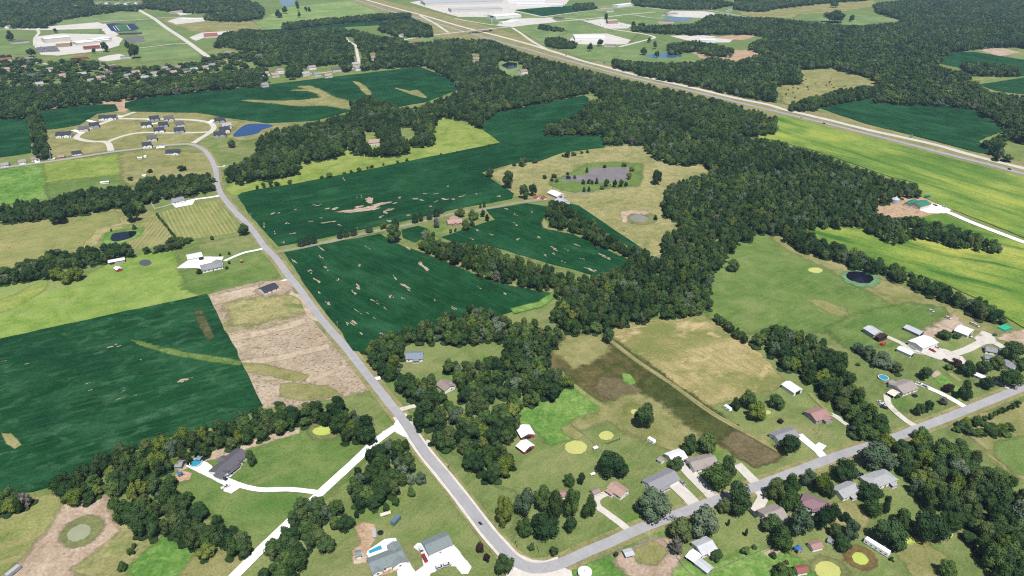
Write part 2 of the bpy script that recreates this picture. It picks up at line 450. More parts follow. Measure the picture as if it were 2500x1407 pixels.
def sheet(name, pts, mat, rough=1.2, smooth=False, skirt=0.0, parent=None, label=None, base=None, kind='structure', step=9.0, soft=0.0):
    """A surface laid on the ground; later sheets lie 6 mm above earlier ones. skirt raises it as a standing crop with sides."""
    global SHEET_N
    SHEET_N += 1
    P = [tuple(p) for p in pts]
    z = level_of(P)
    if not soft and mat in SOFT: soft = SOFT[mat]
    if smooth: P = [(v.x, v.y) for v in crom(P, 5)]
    W = [G(*p) for p in P]
    if rough: W = jag(W, step, rough, SHEET_N)
    z += skirt
    W = [Vector((p.x, p.y, z)) for p in W]
    tris = tessellate_polygon([W])
    vs, fs = list(W), []
    for t in tris:
        a, b, c = (W[i] for i in t)
        fs.append(tuple(t) if (b - a).cross(c - a).z > 0 else (t[0], t[2], t[1]))
    if skirt and not soft:
        n = len(W)
        vs += [Vector((p.x, p.y, 0.0)) for p in W]
        fs += [(i, (i + 1) % n, n + (i + 1) % n, n + i) for i in range(n)]
    fade = None
    if soft:
        n = len(W); area = sum(W[i].x * W[(i + 1) % n].y - W[(i + 1) % n].x * W[i].y for i in range(n))
        sg = 1 if area > 0 else -1
        per = sum((W[i] - W[i - 1]).length for i in range(n))
        k = min(soft * 1.6, 0.55 * abs(area) / per)
        fade = [0.62] * len(vs)
        b0 = len(vs)
        for i in range(n):
            d = (W[(i + 1) % n] - W[i - 1]).normalized()
            vs.append(W[i] + Vector((d.y, -d.x, 0)) * k * sg); fade.append(0.0)
        for i in range(n): fs.append((i, b0 + i, b0 + (i + 1) % n, (i + 1) % n) if sg > 0 else (i, (i + 1) % n, b0 + (i + 1) % n, b0 + i))
    me_ = mesh(name, vs, fs, soft_version(mat) if soft else MATS[mat])
    if fade is not None:
        at = me_.attributes.new("fade", 'FLOAT', 'POINT'); at.data.foreach_set("value", np.asarray([0.95 if f > 0 else f for f in fade], np.float32))
    o = link(name, me_, parent)
    if parent is None:
        tag(o, label, kind=kind)
    o["z"] = z
    return o
def ell(cx, cy, rx, ry, rot=0.0, n=26, wob=0.05):
    rs = random.Random(int(cx * 7 + cy))
    c, s = math.cos(R(rot)), math.sin(R(rot))
    out = []
    for i in range(n):
        a = 6.2832 * i / n
        k = 1 + rs.uniform(-wob, wob)
        x, y = rx * k * math.cos(a), ry * k * math.sin(a)
        out.append((cx + x * c - y * s, cy + x * s + y * c))
    return out
def ribbon(name, pts, width, mat, smooth=True, label=None, shoulder=None, smat="shoulder_gravel", z_up=0.0, kind='structure', parent=None):
    """A road of even width along a line of photograph points."""
    global SHEET_N
    P = [(v.x, v.y) for v in crom(pts, 6, closed=False)] if smooth else pts
    C = [G(*p) for p in P]
    def strip(nm, w, mt, par=None, seed=0, wob=0.0):
        global SHEET_N
        SHEET_N += 1
        rs = random.Random(seed + SHEET_N)
        px_w = 2 + w * PXM(sum(q[1] for q in P) / len(P)) / 2
        z = level_of([(q[0] - px_w * .5, q[1] - 2) for q in P] + [(q[0] + px_w * .5, q[1] + 2) for q in reversed(P)]) + z_up
        vs, fs = [], []
        for i, c in enumerate(C):
            d = (C[min(i + 1, len(C) - 1)] - C[max(i - 1, 0)]).normalized()
            nr = Vector((-d.y, d.x, 0))
            a, b = w / 2 + rs.uniform(-wob, wob), w / 2 + rs.uniform(-wob, wob)
            vs += [c + nr * a + Vector((0, 0, z)), c - nr * b + Vector((0, 0, z))]
        for i in range(len(C) - 1):
            fs.append((2 * i + 1, 2 * i + 3, 2 * i + 2, 2 * i))
        o = link(nm, mesh(nm, vs, fs, MATS[mt]), par)
        o["z"] = z
        return o
    if shoulder:
        tag(strip(name + "_shoulder", width + 2 * shoulder, smat, None, 3, shoulder * 0.45), kind=kind)
    o = strip(name, width, mat, parent, 0, 0.08)
    if parent is None:
        tag(o, label, kind=kind)
    return o

# one sheet to the horizon
gm = []
link_g = mesh("ground", [(-30000, -4000, 0), (30000, -4000, 0), (30000, 45000, 0), (-30000, 45000, 0)], [(0, 1, 2, 3)], MATS["mown_grass"])
tag(link("ground", link_g), "wide flat grassland under the whole landscape", kind='structure')
# distant country
sheet("far_meadow", [(-200, 120), (2700, 120), (2700, -60), (-200, -60)], "far_ground", 0)

# --- far left: school, sports fields and town
sheet("school_field", [(0, 112), (85, 112), (85, 120), (60, 132), (0, 133)], "far_grass")
sheet("school_field", [(160, 45), (335, 24), (365, 45), (190, 62), (110, 66)], "far_grass")
sheet("school_field", [(335, 55), (370, 50), (460, 108), (330, 112), (345, 95)], "far_grass")
sheet("school_field", [(340, 118), (460, 110), (485, 140), (350, 150)], "far_grass")
sheet("school_field", [(145, 72), (235, 65), (238, 85), (150, 90)], "far_grass")
sheet("strip_mown_meadow", [(560, 78), (640, 50), (690, 20), (860, 0), (900, 0), (960, 24), (985, 36), (800, 52), (700, 64), (690, 74)], "strip_field")
sheet("strip_mown_meadow", [(500, 20), (560, 6), (590, 18), (500, 32)], "strip_field")
sheet("roadside_meadow", [(395, 50), (440, 42), (590, 45), (640, 68), (560, 82), (470, 75)], "worn_grass")
sheet("schoolyard", [(85, 90), (150, 82), (280, 85), (300, 95), (290, 112), (250, 124), (140, 136), (100, 134), (82, 110)], "lot_paving", 2)
sheet("schoolyard", [(20, 72), (110, 66), (240, 55), (262, 62), (250, 70), (100, 74)], "lot_paving", 2)
sheet("schoolyard", [(240, 60), (258, 58), (290, 86), (262, 88)], "lot_paving", 2)
sheet("parking_lot", [(88, 116), (136, 112), (148, 126), (92, 129)], "dark_lot", 0.5)
sheet("parking_lot", [(300, 95), (350, 88), (355, 102), (312, 104)], "dark_lot", 0.5)
sheet("parking_lot", [(412, 22), (490, 16), (503, 30), (440, 38)], "lot_paving", 2)
sheet("parking_lot", [(408, 52), (440, 42), (502, 46), (500, 52), (430, 60)], "lot_paving", 2)
sheet("parking_lot", [(462, 92), (492, 80), (560, 76), (560, 84), (500, 92), (478, 100)], "lot_paving", 1)
sheet("paved_lane", [(240, 142), (262, 136), (292, 132), (318, 140), (285, 147), (255, 150), (252, 160), (245, 160)], "lot_paving", 1)
trk = sheet("running_track", [(259, 60), (275, 57), (300, 58), (325, 58), (341, 70), (322, 76), (285, 78), (272, 76)], "dark_lot", 0)
MATS["navy_track"] = plain("navy_track", sc(44, 62, 104))
MATS["turf"] = plain("turf", sc(84, 128, 92), 0.9, 0.1)
MATS["paint_white"] = plain("paint_white", sc(244, 244, 240))
trk.data.materials[0] = MATS["navy_track"]
sheet("football_field", [(279, 61), (310, 60), (321, 74), (292, 76)], "turf", 0)
for a, b in (((281, 63), (291, 75)), ((309, 61), (318, 73)), ((286, 62), (306, 61.5)), ((276, 65), (284, 75))):
    ribbon("field_line", [a, b], 2.0, "paint_white", False)
for pts, w in (([(332, 21), (352, 32), (375, 45), (395, 60), (412, 72), (450, 97), (487, 124), (512, 142)], 13), ([(0, 74), (110, 66), (250, 54), (330, 49), (372, 46)], 8),
               ([(375, 45), (410, 43), (445, 43)], 7), ([(335, 118), (380, 113), (420, 108), (458, 107)], 6), ([(88, 72), (95, 80), (85, 95), (86, 112)], 8)):
    ribbon("town_road", pts, w, "pale_concrete")
sheet("town_lawn", [(0, 140), (120, 140), (250, 150), (300, 165), (480, 155), (640, 150), (640, 205), (340, 238), (100, 268), (0, 290)], "mown_grass")
ribbon("town_road", [(0, 152), (60, 150), (130, 158), (210, 155), (240, 166), (300, 180)], 7, "lot_paving")
ribbon("village_road", [(845, 92), (850, 100), (868, 112), (872, 130), (878, 160)], 7, "worn_gravel")
ribbon("estate_lane", [(630, 187), (680, 180), (760, 180), (820, 174), (880, 165)], 6, "lot_paving")
sheet("far_soybean_field", [(580, 76), (690, 71), (900, 52), (1000, 40), (1010, 48), (930, 62), (850, 66), (700, 82), (620, 90), (585, 88)], "soybeans_far", 2, skirt=0.5)
sheet("roadside_meadow", [(940, 85), (1000, 80), (1055, 84), (1055, 102), (960, 108)], "far_grass")

# --- interstate, its crossing and the business park
sheet("highway_verge", [(850, 0), (930, 0), (1060, 30), (1300, 95), (1480, 150), (1700, 208), (1880, 248), (2000, 275), (2300, 340), (2510, 402), (2510, 442), (2300, 385), (2000, 312), (1890, 285), (1600, 212), (1400, 160), (1180, 102), (1060, 90), (960, 40)], "verge_grass", 3, label="mown verges and median of the divided highway")
sheet("business_park_lawn", [(1110, 30), (1250, 22), (1560, 10), (1700, 30), (1730, 60), (1560, 75), (1500, 130), (1440, 150), (1320, 100), (1240, 60)], "far_grass")
sheet("business_park_lawn", [(1310, 105), (1400, 112), (1540, 105), (1600, 95), (1720, 135), (1690, 158), (1500, 152), (1440, 145), (1360, 120)], "far_grass")
sheet("business_park_lawn", [(1260, 68), (1330, 64), (1380, 80), (1340, 92), (1300, 90)], "far_grass")
sheet("business_park_lawn", [(1345, 58), (1420, 54), (1490, 76), (1400, 80)], "far_grass")
sheet("far_soybean_field", [(1258, 25), (1400, 14), (1448, 25), (1325, 40)], "soybeans_far", 2, skirt=0.5)
sheet("factory_yard", [(1000, 6), (1040, 0), (1390, 0), (1378, 14), (1260, 24), (1250, 42), (1120, 42), (1070, 28)], "lot_paving", 2)
sheet("factory_yard", [(1210, 62), (1250, 46), (1345, 44), (1360, 54), (1250, 66)], "lot_paving", 2)
sheet("business_lot", [(1390, 100), (1400, 84), (1480, 82), (1540, 98), (1530, 108), (1470, 110), (1400, 108)], "lot_paving", 2)
sheet("business_lot", [(1425, 52), (1470, 46), (1545, 62), (1530, 70), (1480, 70)], "lot_paving", 2)
sheet("business_lot", [(1615, 38), (1640, 27), (1720, 28), (1840, 46), (1800, 48), (1660, 42)], "lot_paving", 2)
sheet("business_lot", [(1635, 88), (1720, 86), (1790, 96), (1780, 104), (1700, 104)], "worn_gravel", 2)
sheet("tan_clearing", [(1690, 128), (1740, 122), (1840, 124), (1860, 132), (1800, 148), (1740, 150), (1712, 142)], "orange_soil", 3)
sheet("tan_clearing", [(1735, 92), (1800, 86), (1850, 88), (1810, 98)], "orange_soil", 3)
A_LINE = [(880, -4), (960, 19), (1040, 40), (1125, 65), (1200, 84), (1250, 97), (1300, 111), (1362, 130), (1425, 150), (1475, 163), (1550, 183), (1625, 200), (1700, 217), (1800, 241), (1875, 256), (1915, 268), (2025, 294), (2125, 319), (2275, 352), (2375, 380), (2520, 417)]
B_LINE = [(855, -4), (940, 24), (1030, 47), (1110, 71), (1180, 91), (1240, 108), (1300, 124), (1362, 142), (1440, 163), (1550, 192), (1650, 214), (1750, 238), (1875, 268), (1920, 279), (2025, 304), (2125, 329), (2212, 351), (2325, 380), (2425, 405), (2520, 431)]
ribbon("highway", A_LINE, 12, "pale_concrete", label="pale concrete far carriageway of the divided highway")
ribbon("highway", B_LINE, 10.5, "highway_asphalt", label="dark asphalt near carriageway of the divided highway")
for line, off in ((A_LINE, 0), (B_LINE, 0)):
    ribbon("lane_line", [(x, y) for x, y in line[-8:]], 0.35, "paint_white")
for pts, w in (([(1025, 38), (1062, 58), (1095, 80)], 9), ([(1250, 68), (1275, 84), (1300, 102), (1335, 121)], 9),
               ([(1110, 46), (1180, 58), (1240, 66)], 8), ([(1250, 66), (1325, 56), (1387, 51), (1462, 44), (1540, 35), (1600, 30)], 10),
               ([(1230, 22), (1290, 34), (1330, 42), (1425, 50), (1487, 70), (1562, 82), (1590, 88), (1597, 93), (1575, 99), (1512, 115)], 10),
               ([(1325, 42), (1440, 26), (1500, 20), (1560, 15)], 8), ([(1540, 36), (1600, 45), (1640, 43)], 7), ([(1562, 82), (1620, 78), (1700, 88), (1760, 95)], 7),
               ([(1560, 14), (1620, 24), (1700, 22), (1800, 38), (1840, 46)], 7)):
    ribbon("park_road", pts, w, "pale_concrete")
ribbon("overpass_approach", [(985, 98), (1020, 92), (1062, 86), (1112, 80), (1142, 77)], 10, "pale_concrete")
ribbon("overpass_approach", [(1196, 71), (1225, 68), (1252, 66)], 10, "pale_concrete")

sheet("pond", [(680, 0), (692, 18), (716, 14), (722, -2)], "slate_blue", 1, label="pale blue pond at the top edge in the striped meadow")
sheet("pond", [(1570, 136), (1600, 132), (1640, 128), (1670, 138), (1640, 142), (1590, 142)], "slate_blue", 0.5, label="blue pond below the business park lawn")
sheet("pond", [(1612, 46), (1640, 42), (1690, 43), (1680, 52), (1640, 53)], "slate_blue", 0.5, label="blue pond beside the far gravel dealership")
sheet("wood_lawn", [(1208, 152), (1262, 147), (1285, 165), (1305, 182), (1250, 192), (1215, 165)], "far_grass", 1)
sheet("pond", [(1222, 160), (1240, 152), (1262, 154), (1262, 166), (1240, 170)], "dark_water", 0.5, label="dark pond in the highway wood")
# --- far right
sheet("far_meadow_clearing", [(1900, 20), (2010, 8), (2130, 2), (2140, 14), (2060, 28), (1960, 34), (1890, 30)], "worn_grass", 4)
sheet("far_meadow_clearing", [(1800, 30), (1880, 26), (1960, 30), (1930, 44), (1830, 42)], "worn_grass", 4)
sheet("far_meadow_clearing", [(1970, 48), (2080, 36), (2120, 38), (2210, 50), (2130, 56), (2090, 64), (2040, 54)], "far_grass", 4)
sheet("shrubby_clearing", [(1890, 208), (1952, 203), (1962, 186), (1950, 172), (2032, 168), (2075, 178), (2125, 192), (2142, 207), (2100, 220), (2000, 245), (1925, 254)], "worn_grass", 3)
sheet("soybean_field", [(1995, 262), (2122, 241), (2130, 250), (2225, 257), (2325, 260), (2362, 263), (2425, 292), (2455, 318), (2388, 345), (2432, 382), (2380, 372), (2260, 340), (2110, 302)], "soybeans_east", 1.5, smooth=False, skirt=0.6, label="dark green crop field between the highway and the far right woods")
sheet("soybean_field", [(2290, 155), (2320, 128), (2375, 127), (2510, 148), (2510, 186), (2440, 188), (2350, 168)], "soybeans_east", 1.5, skirt=0.6)
sheet("soybean_field", [(2390, 207), (2500, 190), (2510, 232), (2430, 222)], "soybeans_east", 1.5, skirt=0.6)
sheet("field_margin", [(2300, 152), (2318, 140), (2324, 146), (2306, 158)], "worn_grass", 1)
sheet("tan_clearing", [(2390, 122), (2440, 117), (2490, 128), (2440, 137)], "bare_soil", 2)
sheet("yellow_crop_field", [(1818, 332), (1893, 326), (1898, 285), (1925, 286), (2025, 313), (2212, 359), (2325, 389), (2520, 440), (2520, 590), (2400, 542), (2290, 500), (2245, 480), (2240, 450), (2180, 435), (2080, 400), (1990, 370), (1900, 345)], "yellowing_crop", 1.5, skirt=0.6, label="large yellow-green crop field along the near side of the highway")
sheet("yellow_crop_field", [(1975, 562), (1995, 556), (2060, 552), (2120, 560), (2260, 530), (2300, 522), (2400, 562), (2520, 606), (2520, 815), (2475, 788), (2400, 738), (2300, 692), (2150, 649), (2000, 592)], "yellowing_crop_south", 1.5, skirt=0.6, label="yellow-green crop field with pale patches on the right edge")
sheet("barn_lot_soil", [(2115, 505), (2150, 495), (2200, 478), (2250, 474), (2290, 492), (2320, 512), (2290, 520), (2265, 540), (2200, 535), (2150, 525)], "orange_soil", 2)
sheet("barn_lot_gravel", [(2238, 512), (2262, 498), (2310, 500), (2322, 512), (2300, 523), (2265, 520)], "white_gravel", 1)
ribbon("gravel_lane", [(2270, 512), (2310, 518), (2375, 545), (2440, 570), (2520, 600)], 8, "white_gravel", label="white gravel lane to the green-roofed barn")
sheet("yellow_field_patch", [(2225, 616), (2260, 606), (2310, 612), (2320, 622), (2270, 628)], "yellow_pasture", 3)

# --- far-centre fields
sheet("soybean_field", [(305, 252), (340, 242), (450, 228), (630, 211), (800, 190), (1025, 164), (1100, 193), (1118, 220), (1040, 250), (975, 262), (865, 270), (770, 295), (650, 302), (560, 289), (480, 276), (320, 273), (305, 265)], "soybeans_far", 1.5, skirt=0.6, label="long dark green crop field with grassy waterways below the far town")
gw = [[(595, 246), (675, 249), (737, 247), (790, 240), (782, 230), (755, 222), (712, 222), (755, 219), (730, 212), (755, 212), (785, 225), (805, 237), (850, 250), (865, 268), (800, 258), (730, 259), (675, 253)],
      [(862, 200), (875, 202), (892, 213), (904, 226), (902, 236), (890, 227), (880, 214)], [(965, 216), (1000, 224), (1017, 221), (1040, 240), (1010, 233)]]
for g in gw: sheet("grassed_waterway", g, "worn_grass", 1, skirt=0.6)
sheet("field_margin", [(95, 268), (225, 247), (310, 239), (352, 234), (350, 243), (308, 251), (302, 284), (285, 270), (282, 254), (225, 255), (100, 274)], "orange_soil", 2)
sheet("soybean_field", [(97, 272), (225, 256), (282, 256), (290, 271), (237, 278), (195, 306), (135, 316), (110, 318)], "soybeans_far", 1, skirt=0.6, label="small dark crop field behind the new houses")
sheet("soybean_field", [(-20, 296), (30, 292), (66, 288), (75, 350), (76, 374), (-20, 388)], "soybeans_far", 1, skirt=0.6, label="dark crop field at the left edge by the tree row")
# new housing estate
sheet("estate_lawn", [(110, 320), (200, 305), (260, 280), (330, 275), (480, 278), (580, 300), (560, 335), (490, 350), (300, 362), (120, 385)], "worn_grass", 2)
sheet("estate_lawn", [(490, 350), (570, 325), (630, 335), (625, 375), (560, 410), (530, 420), (510, 380)], "mown_grass", 2)
sheet("blue_pond_bank", [(565, 333), (590, 302), (640, 298), (705, 303), (690, 310), (640, 335), (590, 342)], "worn_grass", 1)
sheet("pond", [(569, 334), (598, 306), (640, 303), (668, 308), (640, 318), (625, 328)], "blue_water", 0.3, smooth=True, label="deep blue pond beside the new housing estate")
LOOPS = [([(272, 373), (262, 349), (225, 346), (200, 342), (187, 336), (200, 325), (237, 307), (275, 292), (312, 280), (330, 274)], 8.5),
         ([(290, 290), (337, 291), (425, 292), (475, 294), (510, 300), (522, 310), (515, 322), (487, 340), (468, 353)], 8.5),
         ([(262, 348), (287, 337), (325, 327), (362, 324), (425, 325), (490, 324), (512, 322)], 7.5)]
for pts, w in LOOPS: ribbon("estate_road", pts, w, "pale_concrete")
for pts in ([(198, 296), (212, 294), (235, 300)], [(268, 283), (300, 285)], [(372, 290), (362, 294)], [(405, 287), (402, 291)], [(362, 300), (372, 304), (388, 300)], [(392, 316), (392, 324)], [(437, 314), (436, 324)], [(178, 318), (200, 325)], [(520, 293), (512, 300)], [(520, 324), (540, 326)]):
    ribbon("estate_driveway", pts, 7, "white_gravel", False)

# --- left-hand fields
sheet("hay_meadow", [(-20, 416), (100, 400), (122, 482), (-20, 505)], "rank_weeds", 1.5)
sheet("hay_meadow", [(112, 400), (300, 378), (312, 440), (240, 462), (130, 480)], "yellow_pasture", 1.5)
sheet("hay_meadow", [(122, 448), (225, 438), (312, 428), (318, 455), (240, 462), (130, 482)], "lush_grass", 1.5)
sheet("horse_paddock", [(305, 378), (385, 368), (500, 378), (515, 400), (520, 425), (420, 430), (330, 452), (312, 440)], "worn_grass", 1.5)
sheet("hay_field", [(-20, 548), (150, 520), (270, 505), (330, 510), (380, 520), (425, 575), (400, 598), (320, 610), (240, 618), (120, 620), (-20, 672)], "hay_field", 1.5, label="cut hay field around the small dark pond")
sheet("hay_field", [(300, 598), (338, 560), (350, 545), (385, 528), (425, 578), (380, 600), (320, 612)], "windrow_hay_slope", 1)
sheet("bare_track", [(265, 505), (300, 520), (300, 545), (240, 560), (212, 590), (196, 618), (222, 612), (250, 570), (310, 552), (375, 520), (350, 522), (312, 540), (305, 510)], "dry_pasture", 1.5)
sheet("hay_field", [(385, 522), (425, 508), (535, 487), (545, 500), (585, 566), (520, 578), (432, 590)], "windrow_hay", 0.8, label="hay field raked into windrows beside the road")
sheet("pond_bank", [(252, 600), (262, 570), (300, 562), (345, 556), (338, 575), (300, 592)], "rank_weeds", 1)
sheet("pond", [(270, 585), (275, 572), (290, 568), (332, 565), (322, 580), (285, 590)], "dark_water", 0.2, smooth=True, label="small dark pond with a bright green bank in the hay field")
sheet("meadow", [(-20, 700), (110, 680), (200, 685), (260, 650), (330, 628), (450, 605), (600, 580), (650, 612), (690, 665), (640, 688), (510, 720), (300, 768), (-20, 838)], "bright_pasture", 2, label="pale green pasture left of the road")
sheet("meadow_patch", [(-20, 745), (60, 712), (110, 690), (100, 710), (20, 755), (-20, 765)], "yellow_pasture", 3)
sheet("yard_lawn", [(440, 610), (610, 575), (650, 608), (620, 612), (560, 625), (450, 660)], "mown_grass", 1.5)
sheet("yard_lawn", [(455, 665), (560, 640), (640, 615), (688, 662), (640, 686), (500, 715), (462, 700)], "lush_grass", 1.5)
sheet("round_pond", ell(355, 642, 15, 8), "slate_water", 0, label="small round grey pond beside the long white shed")
W_SOY = sheet("soybean_field", [(-30, 836), (250, 774), (505, 719), (512, 728), (642, 993), (560, 1032), (400, 1072), (300, 1112), (150, 1182), (80, 1202), (-30, 1208)], "soybeans_west", 1.0, skirt=0.6, label="large dark green crop field at the left edge above the hedgerow")
sheet("grass_strip", [(318, 832), (370, 845), (470, 867), (560, 879), (586, 886), (588, 893), (540, 887), (440, 871), (360, 850)], "pale_weeds", 1.2, skirt=0.6)
sheet("field_scar", [(475, 758), (488, 756), (505, 790), (520, 825), (510, 832), (492, 800)], "thin_crop", 1, skirt=0.6)
sheet("field_scar", [(8, 1058), (25, 1062), (50, 1090), (40, 1096), (20, 1085)], "worn_grass", 1, skirt=0.6)
PLOT = sheet("straw_plot", [(508, 722), (560, 706), (640, 688), (700, 692), (725, 720), (750, 762), (785, 792), (845, 888), (898, 955), (880, 968), (775, 986), (640, 994)], "straw_plot", 0.8, label="bare tan plot of straw and soil beside the road")
for pts in ([(552, 822), (640, 808), (742, 780), (745, 788), (640, 818), (556, 834)], [(588, 884), (700, 866), (800, 842), (802, 850), (700, 876), (594, 896)], [(748, 925), (790, 912), (842, 892), (845, 898), (790, 922), (752, 934)], [(512, 726), (640, 698), (705, 700), (720, 722), (690, 715), (640, 712), (520, 744)]):
    sheet("terrace_soil", pts, "terrace_soil", 1.0)
sheet("green_swale", [(592, 890), (640, 892), (750, 920), (745, 930), (640, 912), (596, 902)], "worn_grass", 1.5)
sheet("regrowth_patch", [(560, 745), (640, 728), (705, 726), (735, 760), (640, 780), (575, 790)], "dry_pasture", 2.5)
sheet("regrowth_patch", [(690, 940), (800, 950), (830, 965), (740, 975), (690, 965)], "worn_grass", 2.5)

# --- centre fields
sheet("bright_meadow", [(555, 462), (575, 445), (720, 424), (725, 400), (835, 375), (845, 356), (880, 328), (960, 345), (1045, 325), (1060, 288), (1082, 288), (1150, 305), (1225, 347), (1125, 369), (1000, 394), (850, 425), (720, 450), (625, 464), (575, 475)], "yellow_pasture", 1.5, label="yellow-green meadow between the wood and the crop field")
N_SOY = sheet("soybean_field", [(580, 480), (590, 472), (625, 464), (720, 450), (850, 425), (1000, 394), (1125, 369), (1222, 349), (1172, 312), (1205, 279), (1250, 268), (1425, 234), (1437, 240), (1437, 252), (1410, 284), (1325, 327), (1477, 328), (1482, 350), (1475, 361), (1375, 373), (1317, 394), (1250, 401), (1175, 422), (1255, 474), (1250, 486), (1100, 514), (970, 544), (775, 585), (680, 602), (650, 570), (605, 520)], "soybeans_north", 0.8, skirt=0.6, label="big dark green crop field above the farm lane")
C_SOY = sheet("soybean_field", [(694, 618), (790, 598), (928, 572), (945, 584), (990, 606), (1060, 624), (1110, 642), (1180, 674), (1250, 697), (1352, 714), (1312, 748), (1250, 762), (1150, 792), (1000, 826), (915, 830), (887, 860), (862, 858), (835, 812), (800, 772), (750, 705)], "soybeans_centre", 0.8, skirt=0.6, label="dark green crop field with bare spots right of the road")
E_SOY = sheet("soybean_field", [(1078, 580), (1125, 564), (1209, 538), (1187, 513), (1250, 504), (1287, 498), (1337, 506), (1335, 535), (1330, 552), (1362, 562), (1400, 568), (1495, 610), (1540, 633), (1520, 652), (1450, 674), (1300, 632), (1200, 602), (1110, 592)], "soybeans_centre", 0.8, skirt=0.6, label="small dark green crop field between the tree lines")
sheet("soybean_field", [(980, 563), (1022, 553), (1043, 560), (1046, 572), (1015, 593), (984, 582)], "soybeans_centre", 0.5, skirt=0.6)
sheet("dry_pasture", [(1205, 424), (1250, 404), (1320, 396), (1375, 376), (1475, 363), (1570, 353), (1582, 368), (1640, 398), (1720, 398), (1738, 420), (1645, 445), (1620, 500), (1625, 530), (1662, 545), (1622, 580), (1615, 610), (1600, 632), (1560, 605), (1415, 505), (1385, 492), (1260, 478)], "dry_pasture", 1.5, label="dry tan pasture with two ponds in the centre right")
sheet("soybean_field", [(1385, 497), (1412, 503), (1562, 604), (1545, 608), (1390, 512)], "soybeans_centre", 0.5, skirt=0.6)
sheet("pond_lawn", [(1348, 450), (1400, 425), (1440, 403), (1500, 399), (1560, 401), (1552, 452), (1470, 459), (1425, 468), (1375, 462)], "lush_grass", 1.5)
sheet("pond", [(1445, 411), (1490, 409), (1535, 408), (1537, 417), (1530, 441), (1475, 445), (1425, 446), (1365, 441), (1382, 431), (1430, 428)], "muddy_water", 0.4, label="muddy brown pond ringed with small dark trees")
sheet("pond_margin", ell(1561, 533, 37, 14, 3), "pond_margin", 1.0)
sheet("pond", ell(1560, 534, 22, 9, 5), "grey_water", 0.6, label="small shallow grey pond in the dry pasture")
sheet("eroded_bank", [(1518, 520), (1545, 514), (1590, 518), (1575, 524), (1540, 521), (1527, 530), (1530, 545), (1522, 543)], "bare_soil", 1.2)
sheet("farmyard_grass", [(935, 570), (985, 545), (1060, 532), (1115, 515), (1190, 508), (1208, 535), (1125, 562), (1080, 578), (1045, 560), (1020, 550), (985, 558), (975, 585), (1022, 604), (990, 604)], "mown_grass", 1.0)
sheet("pond_margin", [(860, 862), (888, 860), (918, 830), (1010, 800), (1000, 840), (940, 880)], "forest_floor", 1)
sheet("tan_margin", [(1022, 604), (1060, 620), (1110, 638), (1180, 669), (1250, 690), (1350, 710), (1352, 716), (1250, 699), (1180, 678), (1110, 646), (1060, 628), (1005, 608)], "worn_grass", 0.8, skirt=0.7)
sheet("tan_margin", [(1330, 535), (1336, 552), (1400, 564), (1440, 578), (1495, 606), (1545, 632), (1540, 636), (1492, 614), (1436, 586), (1398, 572), (1330, 558), (1326, 545)], "worn_grass", 0.8, skirt=0.7)
sheet("tan_margin", [(1250, 758), (1314, 742), (1362, 708), (1364, 716), (1320, 750), (1255, 766)], "rank_weeds", 0.8, skirt=0.7)

# --- lower left
sheet("house_lawn", [(345, 1170), (430, 1142), (500, 1112), (600, 1082), (700, 1058), (790, 1040), (880, 1086), (905, 1090), (790, 1196), (730, 1250), (610, 1345), (600, 1300), (530, 1250), (440, 1190), (420, 1172)], "lush_grass", 1.2, label="green lawn around the long grey-roofed house")
sheet("hedge_margin", [(430, 1142), (500, 1110), (590, 1084), (650, 1068), (730, 1048), (728, 1056), (640, 1082), (592, 1096), (500, 1124), (440, 1148)], "terrace_soil", 1.0)
sheet("pond_dirt", [(-10, 1420), (30, 1385), (110, 1290), (140, 1240), (190, 1222), (235, 1222), (262, 1228), (300, 1262), (312, 1295), (255, 1340), (200, 1375), (150, 1420)], "bare_soil", 1.5, label="bare pinkish soil around the round pond")
sheet("dry_margin", [(262, 1228), (300, 1262), (330, 1302), (420, 1318), (400, 1318), (300, 1400), (240, 1410), (180, 1390), (255, 1340), (305, 1295)], "dry_pasture", 1.5)
sheet("pond_margin", ell(200, 1297, 46, 27, -25), "pond_margin", 0.8)
sheet("pond", ell(193, 1301, 31, 18, -25), "green_water", 0.4, label="round pale green pond in bare soil, lower left")
sheet("hay_meadow", [(-10, 1260), (60, 1225), (130, 1215), (140, 1235), (108, 1288), (30, 1380), (-10, 1410)], "hay_field", 1.5)
sheet("food_plot", [(398, 1317), (440, 1340), (478, 1356), (455, 1380), (432, 1415), (345, 1415), (322, 1390)], "rank_weeds", 0.8, label="bright green diamond plot by the wood, lower left")
sheet("mown_verge", [(480, 1358), (610, 1350), (560, 1415), (440, 1415)], "worn_grass", 1.2)
sheet("roadside_lawn", [(790, 985), (870, 968), (905, 962), (962, 1035), (930, 1058), (905, 1050), (885, 1010)], "mown_grass", 1.0)
sheet("roadside_lawn", [(1012, 1062), (1050, 1085), (1160, 1148), (1205, 1195), (1250, 1205), (1240, 1330), (1200, 1290), (1100, 1180)], "mown_grass", 1.0)
sheet("garden_sand", [(868, 1288), (890, 1278), (912, 1282), (915, 1310), (900, 1335), (895, 1350), (870, 1370), (864, 1345), (885, 1330), (880, 1305)], "orange_soil", 0.8)
sheet("pool_deck", [(896, 1352), (905, 1340), (940, 1318), (965, 1315), (970, 1330), (960, 1335), (930, 1352), (900, 1362)], "white_gravel", 0.4)
sheet("concrete_pad", [(862, 1360), (880, 1348), (895, 1360), (892, 1372), (866, 1376)], "terrace_soil", 0.4)
sheet("garage_court", [(1020, 1328), (1045, 1325), (1100, 1325), (1112, 1338), (1150, 1385), (1142, 1400), (1128, 1400), (1115, 1382), (1090, 1380), (1050, 1400), (1045, 1420), (1005, 1420), (1008, 1402), (1036, 1382), (1030, 1350), (1012, 1335)], "white_gravel", 0.6, label="white gravel court in front of the grey garage")
